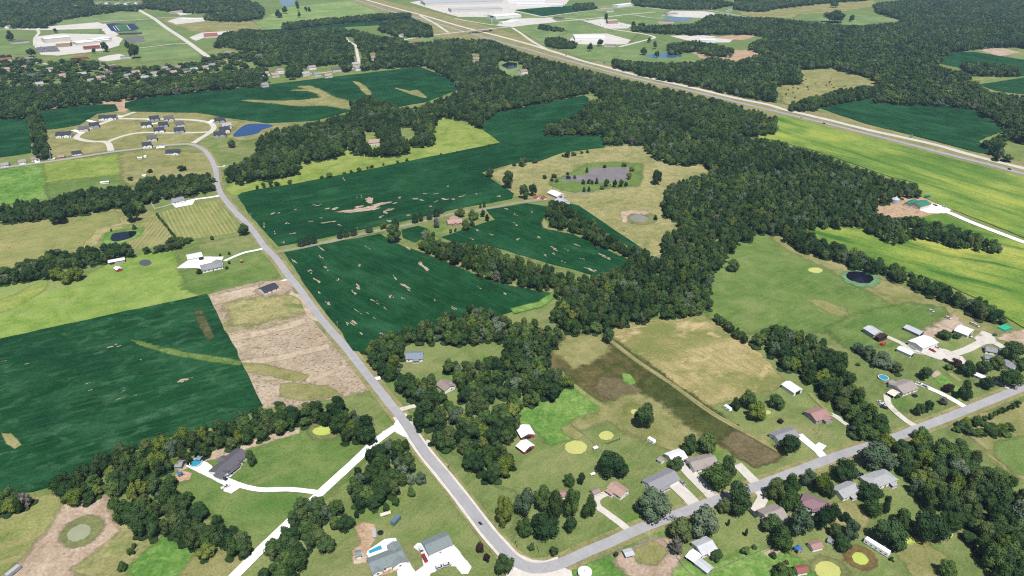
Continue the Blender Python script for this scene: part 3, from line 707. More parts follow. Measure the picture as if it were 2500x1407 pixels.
sheet("house_driveway", [(968, 1380), (998, 1372), (1015, 1402), (1008, 1420), (975, 1420)], "white_gravel", 0.2)
sheet("porch_terrace", [(918, 1395), (968, 1378), (972, 1390), (935, 1403)], "orange_soil", 0.2)

# --- right-hand fields
sheet("green_pasture", [(1712, 702), (1760, 642), (1790, 602), (1862, 569), (1890, 574), (1960, 612), (2060, 656), (2160, 692), (2240, 722), (2160, 770), (2030, 808), (1900, 800), (1850, 802), (1790, 812), (1745, 785)], "lush_grass", 2, label="green pasture with a dark pond, right of centre")
sheet("dry_slope", [(1880, 573), (1960, 612), (2160, 690), (2300, 745), (2440, 805), (2400, 810), (2250, 770), (2160, 725), (2040, 660), (1930, 610)], "worn_grass", 2.5)
sheet("dry_slope", [(1975, 735), (2010, 735), (2060, 755), (2075, 775), (2030, 765)], "worn_grass", 3)
sheet("pond_margin", ell(2101, 680, 44, 20, 8), "lily_margin", 0.6)
sheet("pond", ell(2099, 678, 34, 14, 10), "dark_water", 0.6, label="dark pond with a pale green rim in the green pasture")
sheet("algae_pond", ell(1991, 660, 18, 6.5, 3), "algae", 0.3, label="small yellow-green algae pond left of the dark pond")
sheet("farm_yard", [(2290, 790), (2330, 770), (2345, 790), (2335, 812), (2300, 810)], "bare_soil", 2)
sheet("farm_yard", [(2255, 808), (2285, 788), (2320, 805), (2300, 820), (2265, 822)], "bare_soil", 2)
sheet("farm_yard", [(2300, 775), (2350, 755), (2335, 740), (2280, 755)], "worn_grass", 2)
sheet("farm_yard", [(2440, 828), (2500, 805), (2510, 842), (2480, 840)], "bare_soil", 1)
sheet("farm_yard_grass", [(2030, 805), (2110, 770), (2220, 745), (2300, 755), (2260, 790), (2180, 830), (2080, 850)], "lush_grass", 2)
sheet("cut_hay_field", [(1490, 806), (1550, 788), (1705, 766), (1745, 788), (1817, 835), (1860, 870), (1915, 935), (1850, 956), (1730, 990), (1625, 918)], "cut_hay_tan", 1.2, label="pale tan hay field in the right centre")
sheet("weed_field", [(1348, 860), (1380, 822), (1470, 811), (1500, 835), (1580, 890), (1700, 985), (1905, 1112), (1870, 1130), (1840, 1135), (1760, 1082), (1650, 1032), (1585, 970), (1560, 965), (1490, 986), (1420, 950), (1395, 915), (1350, 890)], "brown_weeds", 1.0, label="strip of brown weeds beside the tan hay field")
sheet("weed_patch", [(1560, 962), (1600, 905), (1700, 985), (1800, 1050), (1770, 1078), (1650, 1030), (1590, 975)], "dark_weeds", 3)
sheet("weed_patch", [(1770, 1078), (1800, 1055), (1900, 1110), (1868, 1128), (1842, 1132)], "red_weeds", 2)
sheet("weed_patch", [(1470, 925), (1530, 935), (1560, 955), (1500, 975), (1460, 955)], "red_weeds", 3)
sheet("weed_patch", [(1360, 860), (1390, 828), (1460, 818), (1480, 850), (1440, 880), (1400, 895)], "worn_grass", 4)
sheet("weed_patch", [(1520, 912), (1535, 915), (1550, 935), (1540, 940), (1525, 930)], "rank_weeds", 1.5)
ribbon("mown_strip", [(1486, 828), (1560, 885), (1640, 938), (1740, 1010), (1830, 1060), (1915, 1108)], 4, "worn_grass")
sheet("weed_patch", [(1258, 1002), (1330, 976), (1400, 946), (1440, 975), (1472, 1006), (1400, 1030), (1375, 1045), (1387, 1066), (1345, 1082), (1310, 1040), (1265, 1025)], "rank_weeds", 1.0, label="bright green weedy patch behind the red barns")
sheet("mown_plot", [(1396, 1040), (1475, 1009), (1485, 992), (1558, 968), (1590, 982), (1650, 1036), (1700, 1065), (1660, 1100), (1560, 1060), (1480, 1020), (1430, 1040)], "worn_grass", 1.2)
sheet("mown_plot", [(1375, 1044), (1392, 1040), (1420, 1065), (1408, 1072), (1378, 1058)], "worn_grass", 0.8)
ribbon("mown_strip", [(1400, 940), (1440, 972), (1470, 992), (1560, 1050), (1620, 1085), (1690, 1120)], 3.5, "worn_grass")
sheet("algae_pond", ell(1406, 1093, 27, 17), "algae", 0.4, label="pale yellow-green algae pond with a mown edge right of the red barns")
sheet("algae_pond", ell(1480, 1064, 18, 11), "algae", 0.4, label="smaller algae pond beside a row of shrubs")
sheet("algae_pond", ell(1549, 1006, 9, 6), "algae", 0.3)
sheet("pond_margin", ell(789, 1052, 34, 17), "pond_margin", 0.6)
sheet("algae_pond", ell(788, 1052, 25, 11, -5), "algae_bright", 0.4, label="bright green algae pond between the hedgerows left of the road")
sheet("pond_margin", ell(2100, 1362, 36, 22, 20), "reeds", 0.6)
sheet("algae_pond", ell(2100, 1364, 21, 14, 25), "algae_bright", 0.3, label="bright algae pond in a ring of brown reeds")
sheet("pond_margin", ell(2022, 1392, 40, 28, 15), "pond_margin", 0.6)
sheet("algae_pond", ell(2021, 1394, 32, 23, 15), "algae", 0.3, label="large yellow-green algae pond at the bottom edge")
sheet("pond_margin", ell(2237, 1322, 30, 18, 30), "reeds", 0.6)
sheet("algae_pond", ell(2228, 1326, 23, 15, 15), "algae_bright", 0.3, label="algae pond tucked behind a big tree at lower right")
sheet("algae_pond", ell(2318, 1306, 9, 7), "algae_bright", 0.3)
sheet("algae_pond", ell(2412, 1010, 1, 1), "algae", 0) if False else None
sheet("algae_pond", ell(1873, 1007, 9, 5), "algae", 0.3, label="little algae pond beside the dark yard tree")
sheet("garden_bed", [(2285, 925), (2300, 915), (2345, 950), (2355, 972), (2345, 980)], "rank_weeds", 0.8)
sheet("garden_soil", [(2272, 915), (2290, 905), (2298, 912), (2280, 922)], "bare_soil", 0.6)
sheet("garden_soil", [(2312, 908), (2325, 912), (2350, 930), (2340, 932)], "worn_grass", 0.6)
sheet("road_verge", [(2330, 1045), (2500, 985), (2510, 1180), (2440, 1130), (2400, 1080)], "worn_grass", 1.5)
sheet("meadow", [(2440, 1085), (2510, 1065), (2510, 1160), (2480, 1150), (2435, 1110)], "lush_grass", 1.2)
sheet("lawn_patch", [(2010, 1250), (2070, 1225), (2120, 1260), (2100, 1290), (2060, 1280)], "worn_grass", 3)
sheet("lawn_patch", [(2190, 1345), (2260, 1330), (2300, 1360), (2310, 1407), (2240, 1407)], "worn_grass", 3)
sheet("weed_patch", [(1395, 1407), (1440, 1360), (1500, 1335), (1620, 1285), (1625, 1300), (1530, 1345), (1520, 1370), (1560, 1407)], "rank_weeds", 1)
sheet("weed_patch", [(1640, 1407), (1655, 1370), (1720, 1395), (1840, 1350), (1895, 1345), (1960, 1380), (1990, 1420), (1640, 1420)], "rank_weeds", 1)
sheet("corral_soil", [(1505, 1360), (1540, 1355), (1600, 1320), (1625, 1322), (1655, 1365), (1630, 1385), (1640, 1415), (1570, 1415), (1530, 1390)], "bare_soil", 1.2, label="bare soil corral below the road")
sheet("corral_grass", [(1545, 1350), (1600, 1325), (1625, 1345), (1600, 1375), (1560, 1372)], "worn_grass", 1.2)
sheet("corral_soil", [(1865, 1352), (1892, 1338), (1905, 1345), (1885, 1360)], "bare_soil", 0.8)

# --- bare patches in the crops
def soil_patches(parent, rows, ang, z):
    """Each bare patch: a ragged bundle of slivers drawn out along the drill rows."""
    global SHEET_N
    for (cx, cy, ln, wd) in rows:
        rs = random.Random(int(cx * 13 + cy))
        c, s = math.cos(R(ang)), math.sin(R(ang))
        SHEET_N += 1
        vs, fs = [], []
        k = max(3, min(12, int(ln * wd / 26)))
        for q in range(k):
            z0 = parent['z'] + 0.02 + 0.004 * q
            ox, oy = rs.uniform(-.42, .42) * ln, rs.uniform(-.42, .42) * wd
            l2, w2 = ln * rs.uniform(.3, .75) * (1 - abs(ox) / ln), max(1.1, wd * rs.uniform(.22, .5))
            n = 12; b0 = len(vs)
            for i in range(n):
                a = 6.2832 * i / n
                x = ox + l2 / 2 * rs.uniform(.7, 1.15) * math.cos(a); y = oy + w2 / 2 * rs.uniform(.35, 1.3) * math.sin(a)
                g = G(cx + x * c - y * s, cy + x * s + y * c)
                vs.append((g.x, g.y, z0))
            fs.append(tuple(range(b0 + n - 1, b0 - 1, -1)))
        link("soil_patch", mesh("soil_patch", vs, fs, MATS["bare_soil"]), parent)
soil_patches(N_SOY, [(905, 508, 70, 14), (880, 515, 90, 7), (930, 500, 50, 6), (902, 492, 18, 16), (850, 517, 60, 5), (808, 512, 34, 6), (776, 502, 24, 4), (878, 482, 15, 4), (968, 497, 24, 4), (940, 521, 10, 12), (955, 513, 34, 4), (675, 522, 28, 5), (722, 513, 12, 3), (703, 548, 13, 6), (760, 541, 14, 4), (798, 545, 46, 3), (828, 551, 14, 5), (715, 571, 18, 4), (1015, 487, 20, 6), (1030, 490, 14, 6), (1038, 475, 12, 4), (976, 484, 14, 4), (1090, 487, 24, 5), (1103, 489, 18, 4), (1065, 494, 22, 3), (1097, 456, 12, 3), (1160, 476, 10, 3), (1215, 482, 16, 4), (1067, 474, 18, 2), (1000, 527, 22, 3), (645, 555, 5, 18), (670, 570, 6, 8), (693, 593, 12, 5), (937, 530, 22, 5), (952, 540, 16, 8), (840, 440, 6, 8), (1130, 480, 18, 4), (1050, 506, 14, 3), (785, 534, 10, 3)], -8, 0.6)
soil_patches(C_SOY, [(785, 608, 24, 5), (785, 630, 16, 6), (720, 642, 20, 6), (797, 658, 16, 8), (760, 666, 18, 8), (775, 686, 20, 8), (823, 684, 10, 8), (880, 652, 12, 6), (1035, 652, 30, 9), (965, 680, 16, 8), (990, 702, 28, 8), (873, 702, 16, 9), (865, 716, 20, 6), (955, 728, 12, 10), (985, 730, 10, 6), (800, 742, 18, 8), (780, 716, 12, 8), (910, 735, 14, 6), (922, 741, 12, 6), (862, 790, 20, 9), (845, 792, 14, 8), (905, 772, 26, 3), (875, 763, 22, 3), (1110, 757, 16, 7), (1235, 722, 16, 6), (1170, 706, 14, 4), (898, 606, 18, 3), (888, 820, 20, 5), (935, 820, 20, 6), (1060, 735, 10, 4), (1000, 610, 22, 5), (940, 755, 12, 5)], 35, 0.6)
soil_patches(E_SOY, [(1258, 548, 14, 7), (1268, 587, 14, 7), (1354, 610, 22, 7), (1348, 619, 18, 5), (1316, 582, 14, 4), (1440, 659, 34, 6), (1300, 520, 12, 4), (1260, 525, 14, 6), (1474, 628, 36, 5), (1385, 613, 14, 4), (1408, 600, 24, 3), (1420, 633, 14, 4), (1162, 563, 16, 4), (1200, 575, 16, 5), (1152, 585, 12, 4), (1240, 513, 20, 4), (1375, 640, 12, 4), (1330, 625, 10, 4)], 22, 0.6)
soil_patches(W_SOY, [(274, 847, 26, 5), (290, 847, 18, 4), (448, 932, 34, 8), (462, 926, 22, 4), (215, 938, 14, 3), (68, 890, 14, 3), (222, 955, 12, 3), (300, 958, 14, 3), (330, 968, 10, 3), (345, 880, 8, 3), (10, 884, 14, 2), (290, 976, 26, 2)], -14, 0.6)

# --- county road and lanes
ROAD = [(-30, 416), (0, 411), (130, 394), (265, 373), (330, 365), (390, 357), (440, 353), (470, 354), (497, 366), (515, 389), (527, 417), (530, 444), (537, 469), (562, 504), (600, 544), (625, 573), (645, 602), (675, 633), (707, 677), (732, 708), (785, 781), (837, 841), (895, 914), (950, 984), (987, 1030), (1037, 1105), (1075, 1150), (1112, 1197), (1150, 1245), (1187, 1295), (1225, 1338), (1252, 1366), (1287, 1385), (1325, 1388), (1370, 1377), (1425, 1352), (1500, 1320), (1562, 1292), (1625, 1268), (1687, 1245), (1737, 1227), (1850, 1188), (1875, 1178), (1950, 1150), (2015, 1125), (2075, 1105), (2200, 1064), (2237, 1049), (2312, 1021), (2400, 986), (2487, 951), (2540, 930)]
ribbon("road_verge", ROAD, 13, "verge_grass", label="pale grassy verge along the county road")
ribbon("road_shoulder", [(975, 1015), (1037, 1105), (1112, 1197), (1187, 1295), (1225, 1338), (1252, 1366), (1287, 1385), (1330, 1389), (1370, 1377)], 9.6, "shoulder_gravel")
sheet("bend_gravel", [(1232, 1352), (1262, 1352), (1300, 1368), (1345, 1372), (1365, 1382), (1395, 1395), (1400, 1420), (1240, 1420), (1225, 1375)], "shoulder_gravel", 1.0, label="white gravel apron at the road bend")
LANE = [(676, 616), (720, 608), (775, 597), (875, 574), (950, 559), (1037, 540), (1100, 524), (1200, 509), (1250, 498), (1325, 488), (1358, 485)]
ribbon("lane_verge", LANE, 9, "worn_grass")
ribbon("farm_lane", LANE, 4.2, "lane_gravel", label="grey gravel lane to the pink-roofed farmhouse")
ribbon("farm_lane", [(1378, 482), (1400, 478), (1440, 472)], 3.5, "lane_gravel")
SIDE = [(988, 1040), (965, 1046), (940, 1062), (905, 1090), (870, 1124), (800, 1188), (775, 1212), (730, 1254), (650, 1330), (600, 1380), (560, 1420)]
ribbon("side_road", SIDE, 5.8, "white_gravel", label="white gravel side road running down to the lower left")
sheet("side_road_mouth", [(972, 1020), (995, 1050), (1005, 1070), (985, 1066), (958, 1052), (935, 1066), (935, 1056), (962, 1040)], "white_gravel", 0.3)
for pts, w, m in (([(778, 1204), (740, 1199), (700, 1196), (640, 1197), (600, 1190), (575, 1182), (562, 1180)], 3.6, "white_gravel"), ([(648, 606), (625, 612), (600, 617), (575, 626), (548, 638)], 4, "white_gravel"),
                  ([(540, 478), (510, 483), (480, 487), (450, 494)], 5, "white_gravel"), ([(915, 926), (935, 922)], 4, "white_gravel"), ([(968, 1004), (990, 998), (1022, 990)], 4, "worn_gravel"),
                  ([(1540, 1300), (1520, 1283), (1480, 1253), (1462, 1240), (1456, 1225), (1465, 1213), (1485, 1205), (1500, 1202)], 4.2, "worn_gravel"),
                  ([(1700, 1238), (1680, 1215), (1640, 1178), (1628, 1172)], 8, "worn_gravel"), ([(1748, 1220), (1730, 1202), (1700, 1172), (1675, 1145), (1665, 1130)], 8, "worn_gravel"), ([(1850, 1186), (1830, 1165), (1800, 1135)], 6.5, "worn_gravel"),
                  ([(2015, 1122), (1995, 1100), (1970, 1080), (1950, 1062)], 5.5, "white_gravel"), ([(2130, 1085), (2108, 1066), (2060, 1032), (2035, 1015), (2015, 1012)], 4, "worn_gravel"), ([(2030, 1016), (1995, 980), (1975, 960)], 3, "worn_grass"),
                  ([(2245, 1046), (2215, 1030), (2185, 1005), (2168, 985), (2165, 965)], 4.5, "worn_gravel"), ([(2365, 1000), (2310, 968), (2260, 945), (2235, 935)], 4.5, "white_gravel"), ([(2480, 955), (2460, 945), (2430, 932)], 5, "white_gravel"),
                  ([(1850, 1198), (1862, 1215), (1850, 1240), (1842, 1250)], 6, "worn_gravel"), ([(2090, 1165), (2100, 1160), (2118, 1170)], 5, "worn_gravel"), ([(785, 783), (760, 775), (745, 745), (735, 728), (705, 716)], 4.5, "terrace_soil"), ([(708, 686), (685, 690), (672, 694)], 8, "white_gravel"),
                  ([(2350, 888), (2290, 870), (2230, 858), (2200, 838), (2165, 822)], 4.5, "worn_gravel"), ([(2320, 868), (2360, 855), (2395, 838), (2420, 835), (2450, 850)], 6.5, "worn_gravel"), ([(2335, 870), (2350, 888), (2360, 892)], 8, "worn_gravel"),
                  ([(700, 0), (701, 1)], 0.1, "worn_gravel"), ([(890, 320), (900, 345), (915, 352)], 3, "worn_grass"), ([(382, 360), (402, 358)], 16, "white_gravel"), ([(192, 380), (190, 370)], 7, "white_gravel"), ([(18, 409), (15, 402)], 6, "white_gravel"), ([(55, 403), (54, 396)], 6, "white_gravel"), ([(92, 398), (90, 390)], 6, "white_gravel"),
                  ([(530, 408), (545, 408), (548, 404)], 3, "worn_gravel"), ([(1068, 1085), (1040, 1078)], 3, "worn_gravel")):
    if w > 0.2: ribbon("driveway", pts, w, m)
sheet("house_court", [(455, 1138), (466, 1134), (500, 1128), (515, 1138), (525, 1158), (555, 1168), (575, 1176), (585, 1192), (565, 1206), (548, 1200), (546, 1184)], "white_gravel", 0.3)
sheet("house_court", [(432, 656), (470, 630), (500, 628), (545, 628), (535, 652), (505, 660), (480, 655)], "white_gravel", 0.4)
sheet("house_court", [(420, 498), (450, 490), (475, 490), (470, 500), (430, 508)], "white_gravel", 0.4)
sheet("farm_court", [(2230, 858), (2275, 850), (2310, 855), (2340, 872), (2330, 885), (2290, 878)], "worn_gravel", 0.8)
sheet("farm_court", [(2380, 828), (2400, 810), (2425, 820), (2430, 838), (2395, 842)], "worn_gravel", 0.8)
sheet("lot_apron", [(630, 712), (650, 690), (700, 690), (712, 700), (700, 715), (650, 722)], "bare_soil", 1)
sheet("play_sand", [(425, 1166), (440, 1152), (465, 1160), (460, 1172), (440, 1176)], "orange_soil", 0.4)
sheet("turnaround", [(1990, 1090), (2000, 1082), (2016, 1090), (2006, 1100)], "white_gravel", 0.3)
ROAD_O = ribbon("county_road", ROAD, 6.6, "asphalt", label="long grey county road crossing the picture and bending right")
ROAD_Z = ROAD_O["z"]
sheet("road_patch", [(1166, 1276), (1172, 1275), (1180, 1282), (1172, 1284)], "patch_tar", 0.1)

# ------------------------------------------------------------------ trees
def leaf_mat(name, dark, mid, lite, var=0.5):
    m, t = newmat(name)
    oi = t.n("ShaderNodeObjectInfo")
    f = t.math('ADD', t.math('MULTIPLY', oi.outputs["Random"], var), t.math('MULTIPLY', t.noise(t.pos(), 0.35, 4, 0.7), 1.0 - var + 0.1))
    f = t.math('ADD', f, t.math('MULTIPLY', t.math('SUBTRACT', t.noise(t.pos(), 0.013, 3, 0.6), 0.5), 1.1))
    c = t.ramp(f, [(0.15, dark), (0.5, mid), (0.85, lite)])
    d = t.n("ShaderNodeBsdfDiffuse"); tr = t.n("ShaderNodeBsdfTranslucent"); mx = t.n("ShaderNodeMixShader")
    t.l(c, d.inputs[0]); t.l(c, tr.inputs[0]); mx.inputs[0].default_value = 0.22
    t.l(d.outputs[0], mx.inputs[1]); t.l(tr.outputs[0], mx.inputs[2])
    o = t.n("ShaderNodeOutputMaterial"); t.l(mx.outputs[0], o.inputs[0])
    MATS[name] = m
    return m
leaf_mat("leaves_dark", (0.016, 0.038, 0.015), (0.033, 0.066, 0.024), (0.064, 0.108, 0.038))
leaf_mat("leaves_mid", (0.022, 0.050, 0.014), (0.048, 0.090, 0.025), (0.094, 0.146, 0.042))
leaf_mat("leaves_olive", (0.032, 0.056, 0.018), (0.060, 0.090, 0.030), (0.100, 0.132, 0.048))
leaf_mat("leaves_yellow", (0.062, 0.098, 0.016), (0.102, 0.142, 0.026), (0.150, 0.182, 0.042))
leaf_mat("leaves_pale", (0.052, 0.086, 0.048), (0.085, 0.125, 0.072), (0.132, 0.172, 0.108))
leaf_mat("leaves_plum", (0.024, 0.014, 0.016), (0.040, 0.022, 0.024), (0.062, 0.036, 0.034))
leaf_mat("needles", (0.018, 0.044, 0.022), (0.030, 0.062, 0.032), (0.046, 0.084, 0.044))
leaf_mat("leaves_grey", (0.070, 0.074, 0.056), (0.100, 0.098, 0.078), (0.150, 0.140, 0.116))
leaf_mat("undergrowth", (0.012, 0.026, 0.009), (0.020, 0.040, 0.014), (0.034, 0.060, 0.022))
BARK = plain("bark", (0.10, 0.085, 0.066, 1), 0.9, 0.1, 0.3, 2.0)
DEADWOOD = plain("deadwood", (0.34, 0.31, 0.27, 1), 0.9, 0.1, 0.2, 2.0)

def ico(sub):
    bm = bmesh.new(); bmesh.ops.create_icosphere(bm, subdivisions=sub, radius=1.0)
    v = np.array([p.co[:] for p in bm.verts]); f = [tuple(q.index for q in p.verts) for p in bm.faces]
    bm.free()
    return v, f
ICO1, ICO2 = ico(1), ico(2)
def leaf_quads(P, N, size, rng):
    """Leaf clumps: bent diamonds about 'size' across, facing roughly along N."""
    n = len(P)
    N = N + rng.normal(0, 0.30, (n, 3)); N /= np.linalg.norm(N, axis=1)[:, None]
    a = np.cross(N, rng.normal(0, 1, (n, 3))); a /= np.linalg.norm(a, axis=1)[:, None]
    b = np.cross(N, a)
    s = size * rng.uniform(0.6, 1.25, (n, 1))
    V = np.stack([P - a * s * 0.5, P - b * s * 0.42 + N * s * 0.12, P + a * s * 0.5, P + b * s * 0.42 + N * s * 0.12], 1).reshape(-1, 3)
    F = [(4 * i, 4 * i + 1, 4 * i + 2, 4 * i + 3) for i in range(n)]
    return V, F
def crown_arrays(seed, lobes, leaves, size, shape='round', core=1, sparse=1.0):
    """A crown 2 units wide and 2 high standing on z = 0: overlapping lobes of foliage, leaf clumps over them."""
    rng = np.random.default_rng(seed)
    cs, rs = [], []
    if shape == 'round':
        for i in range(lobes):
            a = 6.2832 * (i / lobes * 1.6 + rng.uniform(0, 0.25)); z = rng.uniform(0.45, 1.5)
            w = 0.62 * math.sqrt(max(0.05, 1 - ((z - 0.95) / 1.05) ** 2)) * rng.uniform(0.75, 1.08)
            cs.append((w * math.cos(a), w * math.sin(a), z)); rs.append(rng.uniform(0.32, 0.48))
        cs.append((rng.uniform(-.15, .15), rng.uniform(-.15, .15), 1.0)); rs.append(0.62)
        cs.append((rng.uniform(-.2, .2), rng.uniform(-.2, .2), 1.52)); rs.append(0.44)
    elif shape == 'tall':
        for i in range(lobes):
            z = 0.35 + 1.35 * i / lobes; a = 2.4 * i + rng.uniform(0, 0.8)
            w = 0.52 * math.sin(min(3.0, (z + 0.25) / 2.1 * math.pi)) * rng.uniform(0.6, 1.0)
            cs.append((w * math.cos(a), w * math.sin(a), z)); rs.append(rng.uniform(0.30, 0.46))
        cs.append((0, 0, 0.9)); rs.append(0.55); cs.append((0, 0, 1.62)); rs.append(0.34)
    else:
        for i in range(lobes):
            k = i / max(1, lobes - 1)
            cs.append((rng.uniform(-.06, .06), rng.uniform(-.06, .06), 0.28 + 1.5 * k)); rs.append(0.86 * (1 - k) ** 0.8 + 0.14)
    cs, rs = np.array(cs), np.array(rs)
    V, F, off = [], [], 0
    bv, bf = ICO2 if core == 2 else ICO1
    sq = 0.45 if shape == 'cone' else 0.9
    for c, r in zip(cs, rs):
        wob = 1 + rng.uniform(-0.16, 0.16, (len(bv), 1))
        p = bv * wob * r * 0.84
        if shape == 'cone': p = p * np.array([1, 1, 0.55])
        V.append(p + c); F += [tuple(i + off for i in f) for f in bf]; off += len(bv)
    k = rng.integers(0, len(cs), leaves * 3)
    d = rng.normal(0, 1, (leaves * 3, 3)); d[:, 2] = d[:, 2] * 0.9 + 0.25
    d /= np.linalg.norm(d, axis=1)[:, None]
    rad = rs[k][:, None] * rng.uniform(0.86, 1.10, (leaves * 3, 1))
    dd = d * np.array([1, 1, 0.6 if shape == 'cone' else 1.0])
    P = cs[k] + dd * rad
    ok = np.ones(len(P), bool)
    for c, r in zip(cs, rs):
        e = P - c
        if shape == 'cone': e = e / np.array([1, 1, 0.6])
        ok &= np.linalg.norm(e, axis=1) > r * 0.80
    ok &= P[:, 2] > 0.02
    P, N = P[ok][:leaves], d[ok][:leaves]
    lv, lf = leaf_quads(P, N, size, rng)
    V.append(lv); F += [tuple(i + off for i in f) for f in lf]
    V = np.concatenate(V)
    V[:, 2] = np.maximum(V[:, 2], 0.0)
    return V, F
def trunk_arrays(seed, base=0.0):
    """Tapered trunk with four limbs for a tree 2 units wide and 2 high."""
    rng = random.Random(seed)
    b = MB()
    b.bar((0, 0, -0.02), (rng.uniform(-.04, .04), rng.uniform(-.04, .04), 0.7), 0.085, 0.06, 7)
    b.bar((0, 0, 0.68), (rng.uniform(-.1, .1), rng.uniform(-.1, .1), 1.5), 0.06, 0.02, 6)
    for i in range(4):
        a = 1.57 * i + rng.uniform(-.4, .4)
        b.bar((0, 0, 0.42 + 0.1 * i), (0.55 * math.cos(a), 0.55 * math.sin(a), 0.9 + 0.15 * i), 0.04, 0.012, 5)
    return b
def dead_arrays(seed):
    rng = random.Random(seed)
    b = MB()
    b.bar((0, 0, -0.02), (0, 0, 1.1), 0.07, 0.045, 7); b.bar((0, 0, 1.08), (0.06, 0.05, 1.9), 0.045, 0.01, 6)
    for i in range(16):
        a = 2.4 * i; z = 0.5 + 0.07 * i; L = rng.uniform(0.5, 0.95) * (1.1 - 0.03 * i)
        p = Vector((L * math.cos(a), L * math.sin(a), z + 0.45 * L))
        b.bar((0, 0, z), p, 0.03, 0.008, 4)
        for j in range(3):
            q = Vector((0, 0, z)).lerp(p, 0.5 + 0.18 * j)
            b.bar(q, q + Vector((rng.uniform(-.25, .25), rng.uniform(-.25, .25), rng.uniform(.08, .28))), 0.014, 0.004, 3)
    return b
CROWNS, TRUNKS, WHOLE, FARW = {}, {}, {}, {}
KINDS_T = {'d': ("leaves_dark", 'round'), 'm': ("leaves_mid", 'round'), 'o': ("leaves_olive", 'tall'), 'y': ("leaves_yellow", 'round'),
           'w': ("leaves_pale", 'round'), 'p': ("leaves_plum", 'round'), 'c': ("needles", 'cone'), 's': ("leaves_grey", 'tall'), 't': ("leaves_dark", 'tall')}
NV = {'d': 4, 'm': 4, 'o': 3, 'y': 2, 'w': 3, 'p': 1, 'c': 2, 's': 1, 't': 2}
sd = 100
for k, (mt, shp) in KINDS_T.items():
    CROWNS[k] = []
    for v in range(NV[k]):
        sd += 1
        V, F = crown_arrays(sd, 9 if shp != 'cone' else 6, (1150 if shp != 'cone' else 700) if k != 's' else 420, 0.155, shp, 1)
        CROWNS[k].append(mesh("crown", V, F, MATS[mt]))
    TRUNKS[k] = trunk_arrays(sd + 500).me("trunk", BARK)
DEAD = dead_arrays(5).me("branches", DEADWOOD)
def whole_tree(seed, k, leaves, size, lobes, und=True):
    mt, shp = KINDS_T[k]
    V, F = crown_arrays(seed, lobes, leaves, size, shp, 1)
    V = V.copy(); V[:, 2] = V[:, 2] * 0.9 + 0.2
    tb = trunk_arrays(seed + 9)
    vs = [tuple(v) for v in V]; fs = list(F); mi = [0] * len(F)
    n = len(vs); vs += tb.v; fs += [tuple(i + n for i in f) for f in tb.f]; mi += [1] * len(tb.f)
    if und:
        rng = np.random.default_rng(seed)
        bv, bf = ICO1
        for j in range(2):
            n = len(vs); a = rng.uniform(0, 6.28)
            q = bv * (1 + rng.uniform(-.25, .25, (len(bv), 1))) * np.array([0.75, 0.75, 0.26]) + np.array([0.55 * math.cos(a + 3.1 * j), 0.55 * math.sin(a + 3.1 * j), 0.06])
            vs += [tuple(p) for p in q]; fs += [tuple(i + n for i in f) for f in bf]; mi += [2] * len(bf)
    return mesh("tree_form", vs, fs, [MATS[mt], BARK, MATS["undergrowth"]], mi)
def variant_collection(name, spec):
    c = bpy.data.collections.new(name)
    for i, (k, seed, leaves, size, lobes) in enumerate(spec):
        o = bpy.data.objects.new("tree_form_%02d" % i, whole_tree(seed, k, leaves, size, lobes))
        c.objects.link(o)
    return c
MIXK = ['d', 'd', 'd', 'm', 'm', 't', 'o', 'o', 'm', 'w', 'y', 's']
MIDC = variant_collection("tree_forms_near", [(k, 900 + i, 520 if k != 's' else 240, 0.21, 8) for i, k in enumerate(MIXK)])
FARC = variant_collection("tree_forms_far", [(k, 950 + i, 150, 0.36, 6) for i, k in enumerate(MIXK)])
def pick_index(rng, pal):
    names = {'d': [0, 1, 2], 'm': [3, 4, 8], 't': [5], 'o': [6, 7], 'w': [9], 'y': [10], 's': [11]}
    ks = list(pal.keys()); w = np.array([pal[k] for k in ks], float); w /= w.sum()
    k = ks[rng.choice(len(ks), p=w)]
    return names[k][rng.integers(0, len(names[k]))], k

def scatter_tree(coll):
    ng = bpy.data.node_groups.new("scatter_trees", 'GeometryNodeTree')
    ng.interface.new_socket("Geometry", in_out='INPUT', socket_type='NodeSocketGeometry')
    ng.interface.new_socket("Geometry", in_out='OUTPUT', socket_type='NodeSocketGeometry')
    N = ng.nodes.new
    gi, go = N("NodeGroupInput"), N("NodeGroupOutput")
    ip = N("GeometryNodeInstanceOnPoints"); ci = N("GeometryNodeCollectionInfo")
    ci.inputs[0].default_value = coll; ci.inputs[1].default_value = True; ci.inputs[2].default_value = True
    def attr(nm, ty):
        a = N("GeometryNodeInputNamedAttribute"); a.data_type = ty; a.inputs[0].default_value = nm
        return a.outputs[0]
    ip.inputs["Pick Instance"].default_value = True
    L = ng.links.new
    L(gi.outputs[0], ip.inputs["Points"]); L(ci.outputs[0], ip.inputs["Instance"])
    L(attr("form", 'INT'), ip.inputs["Instance Index"])
    L(attr("turn", 'FLOAT_VECTOR'), ip.inputs["Rotation"]); L(attr("size", 'FLOAT_VECTOR'), ip.inputs["Scale"])
    L(ip.outputs[0], go.inputs[0])
    return ng
NG_MID, NG_FAR = scatter_tree(MIDC), scatter_tree(FARC)
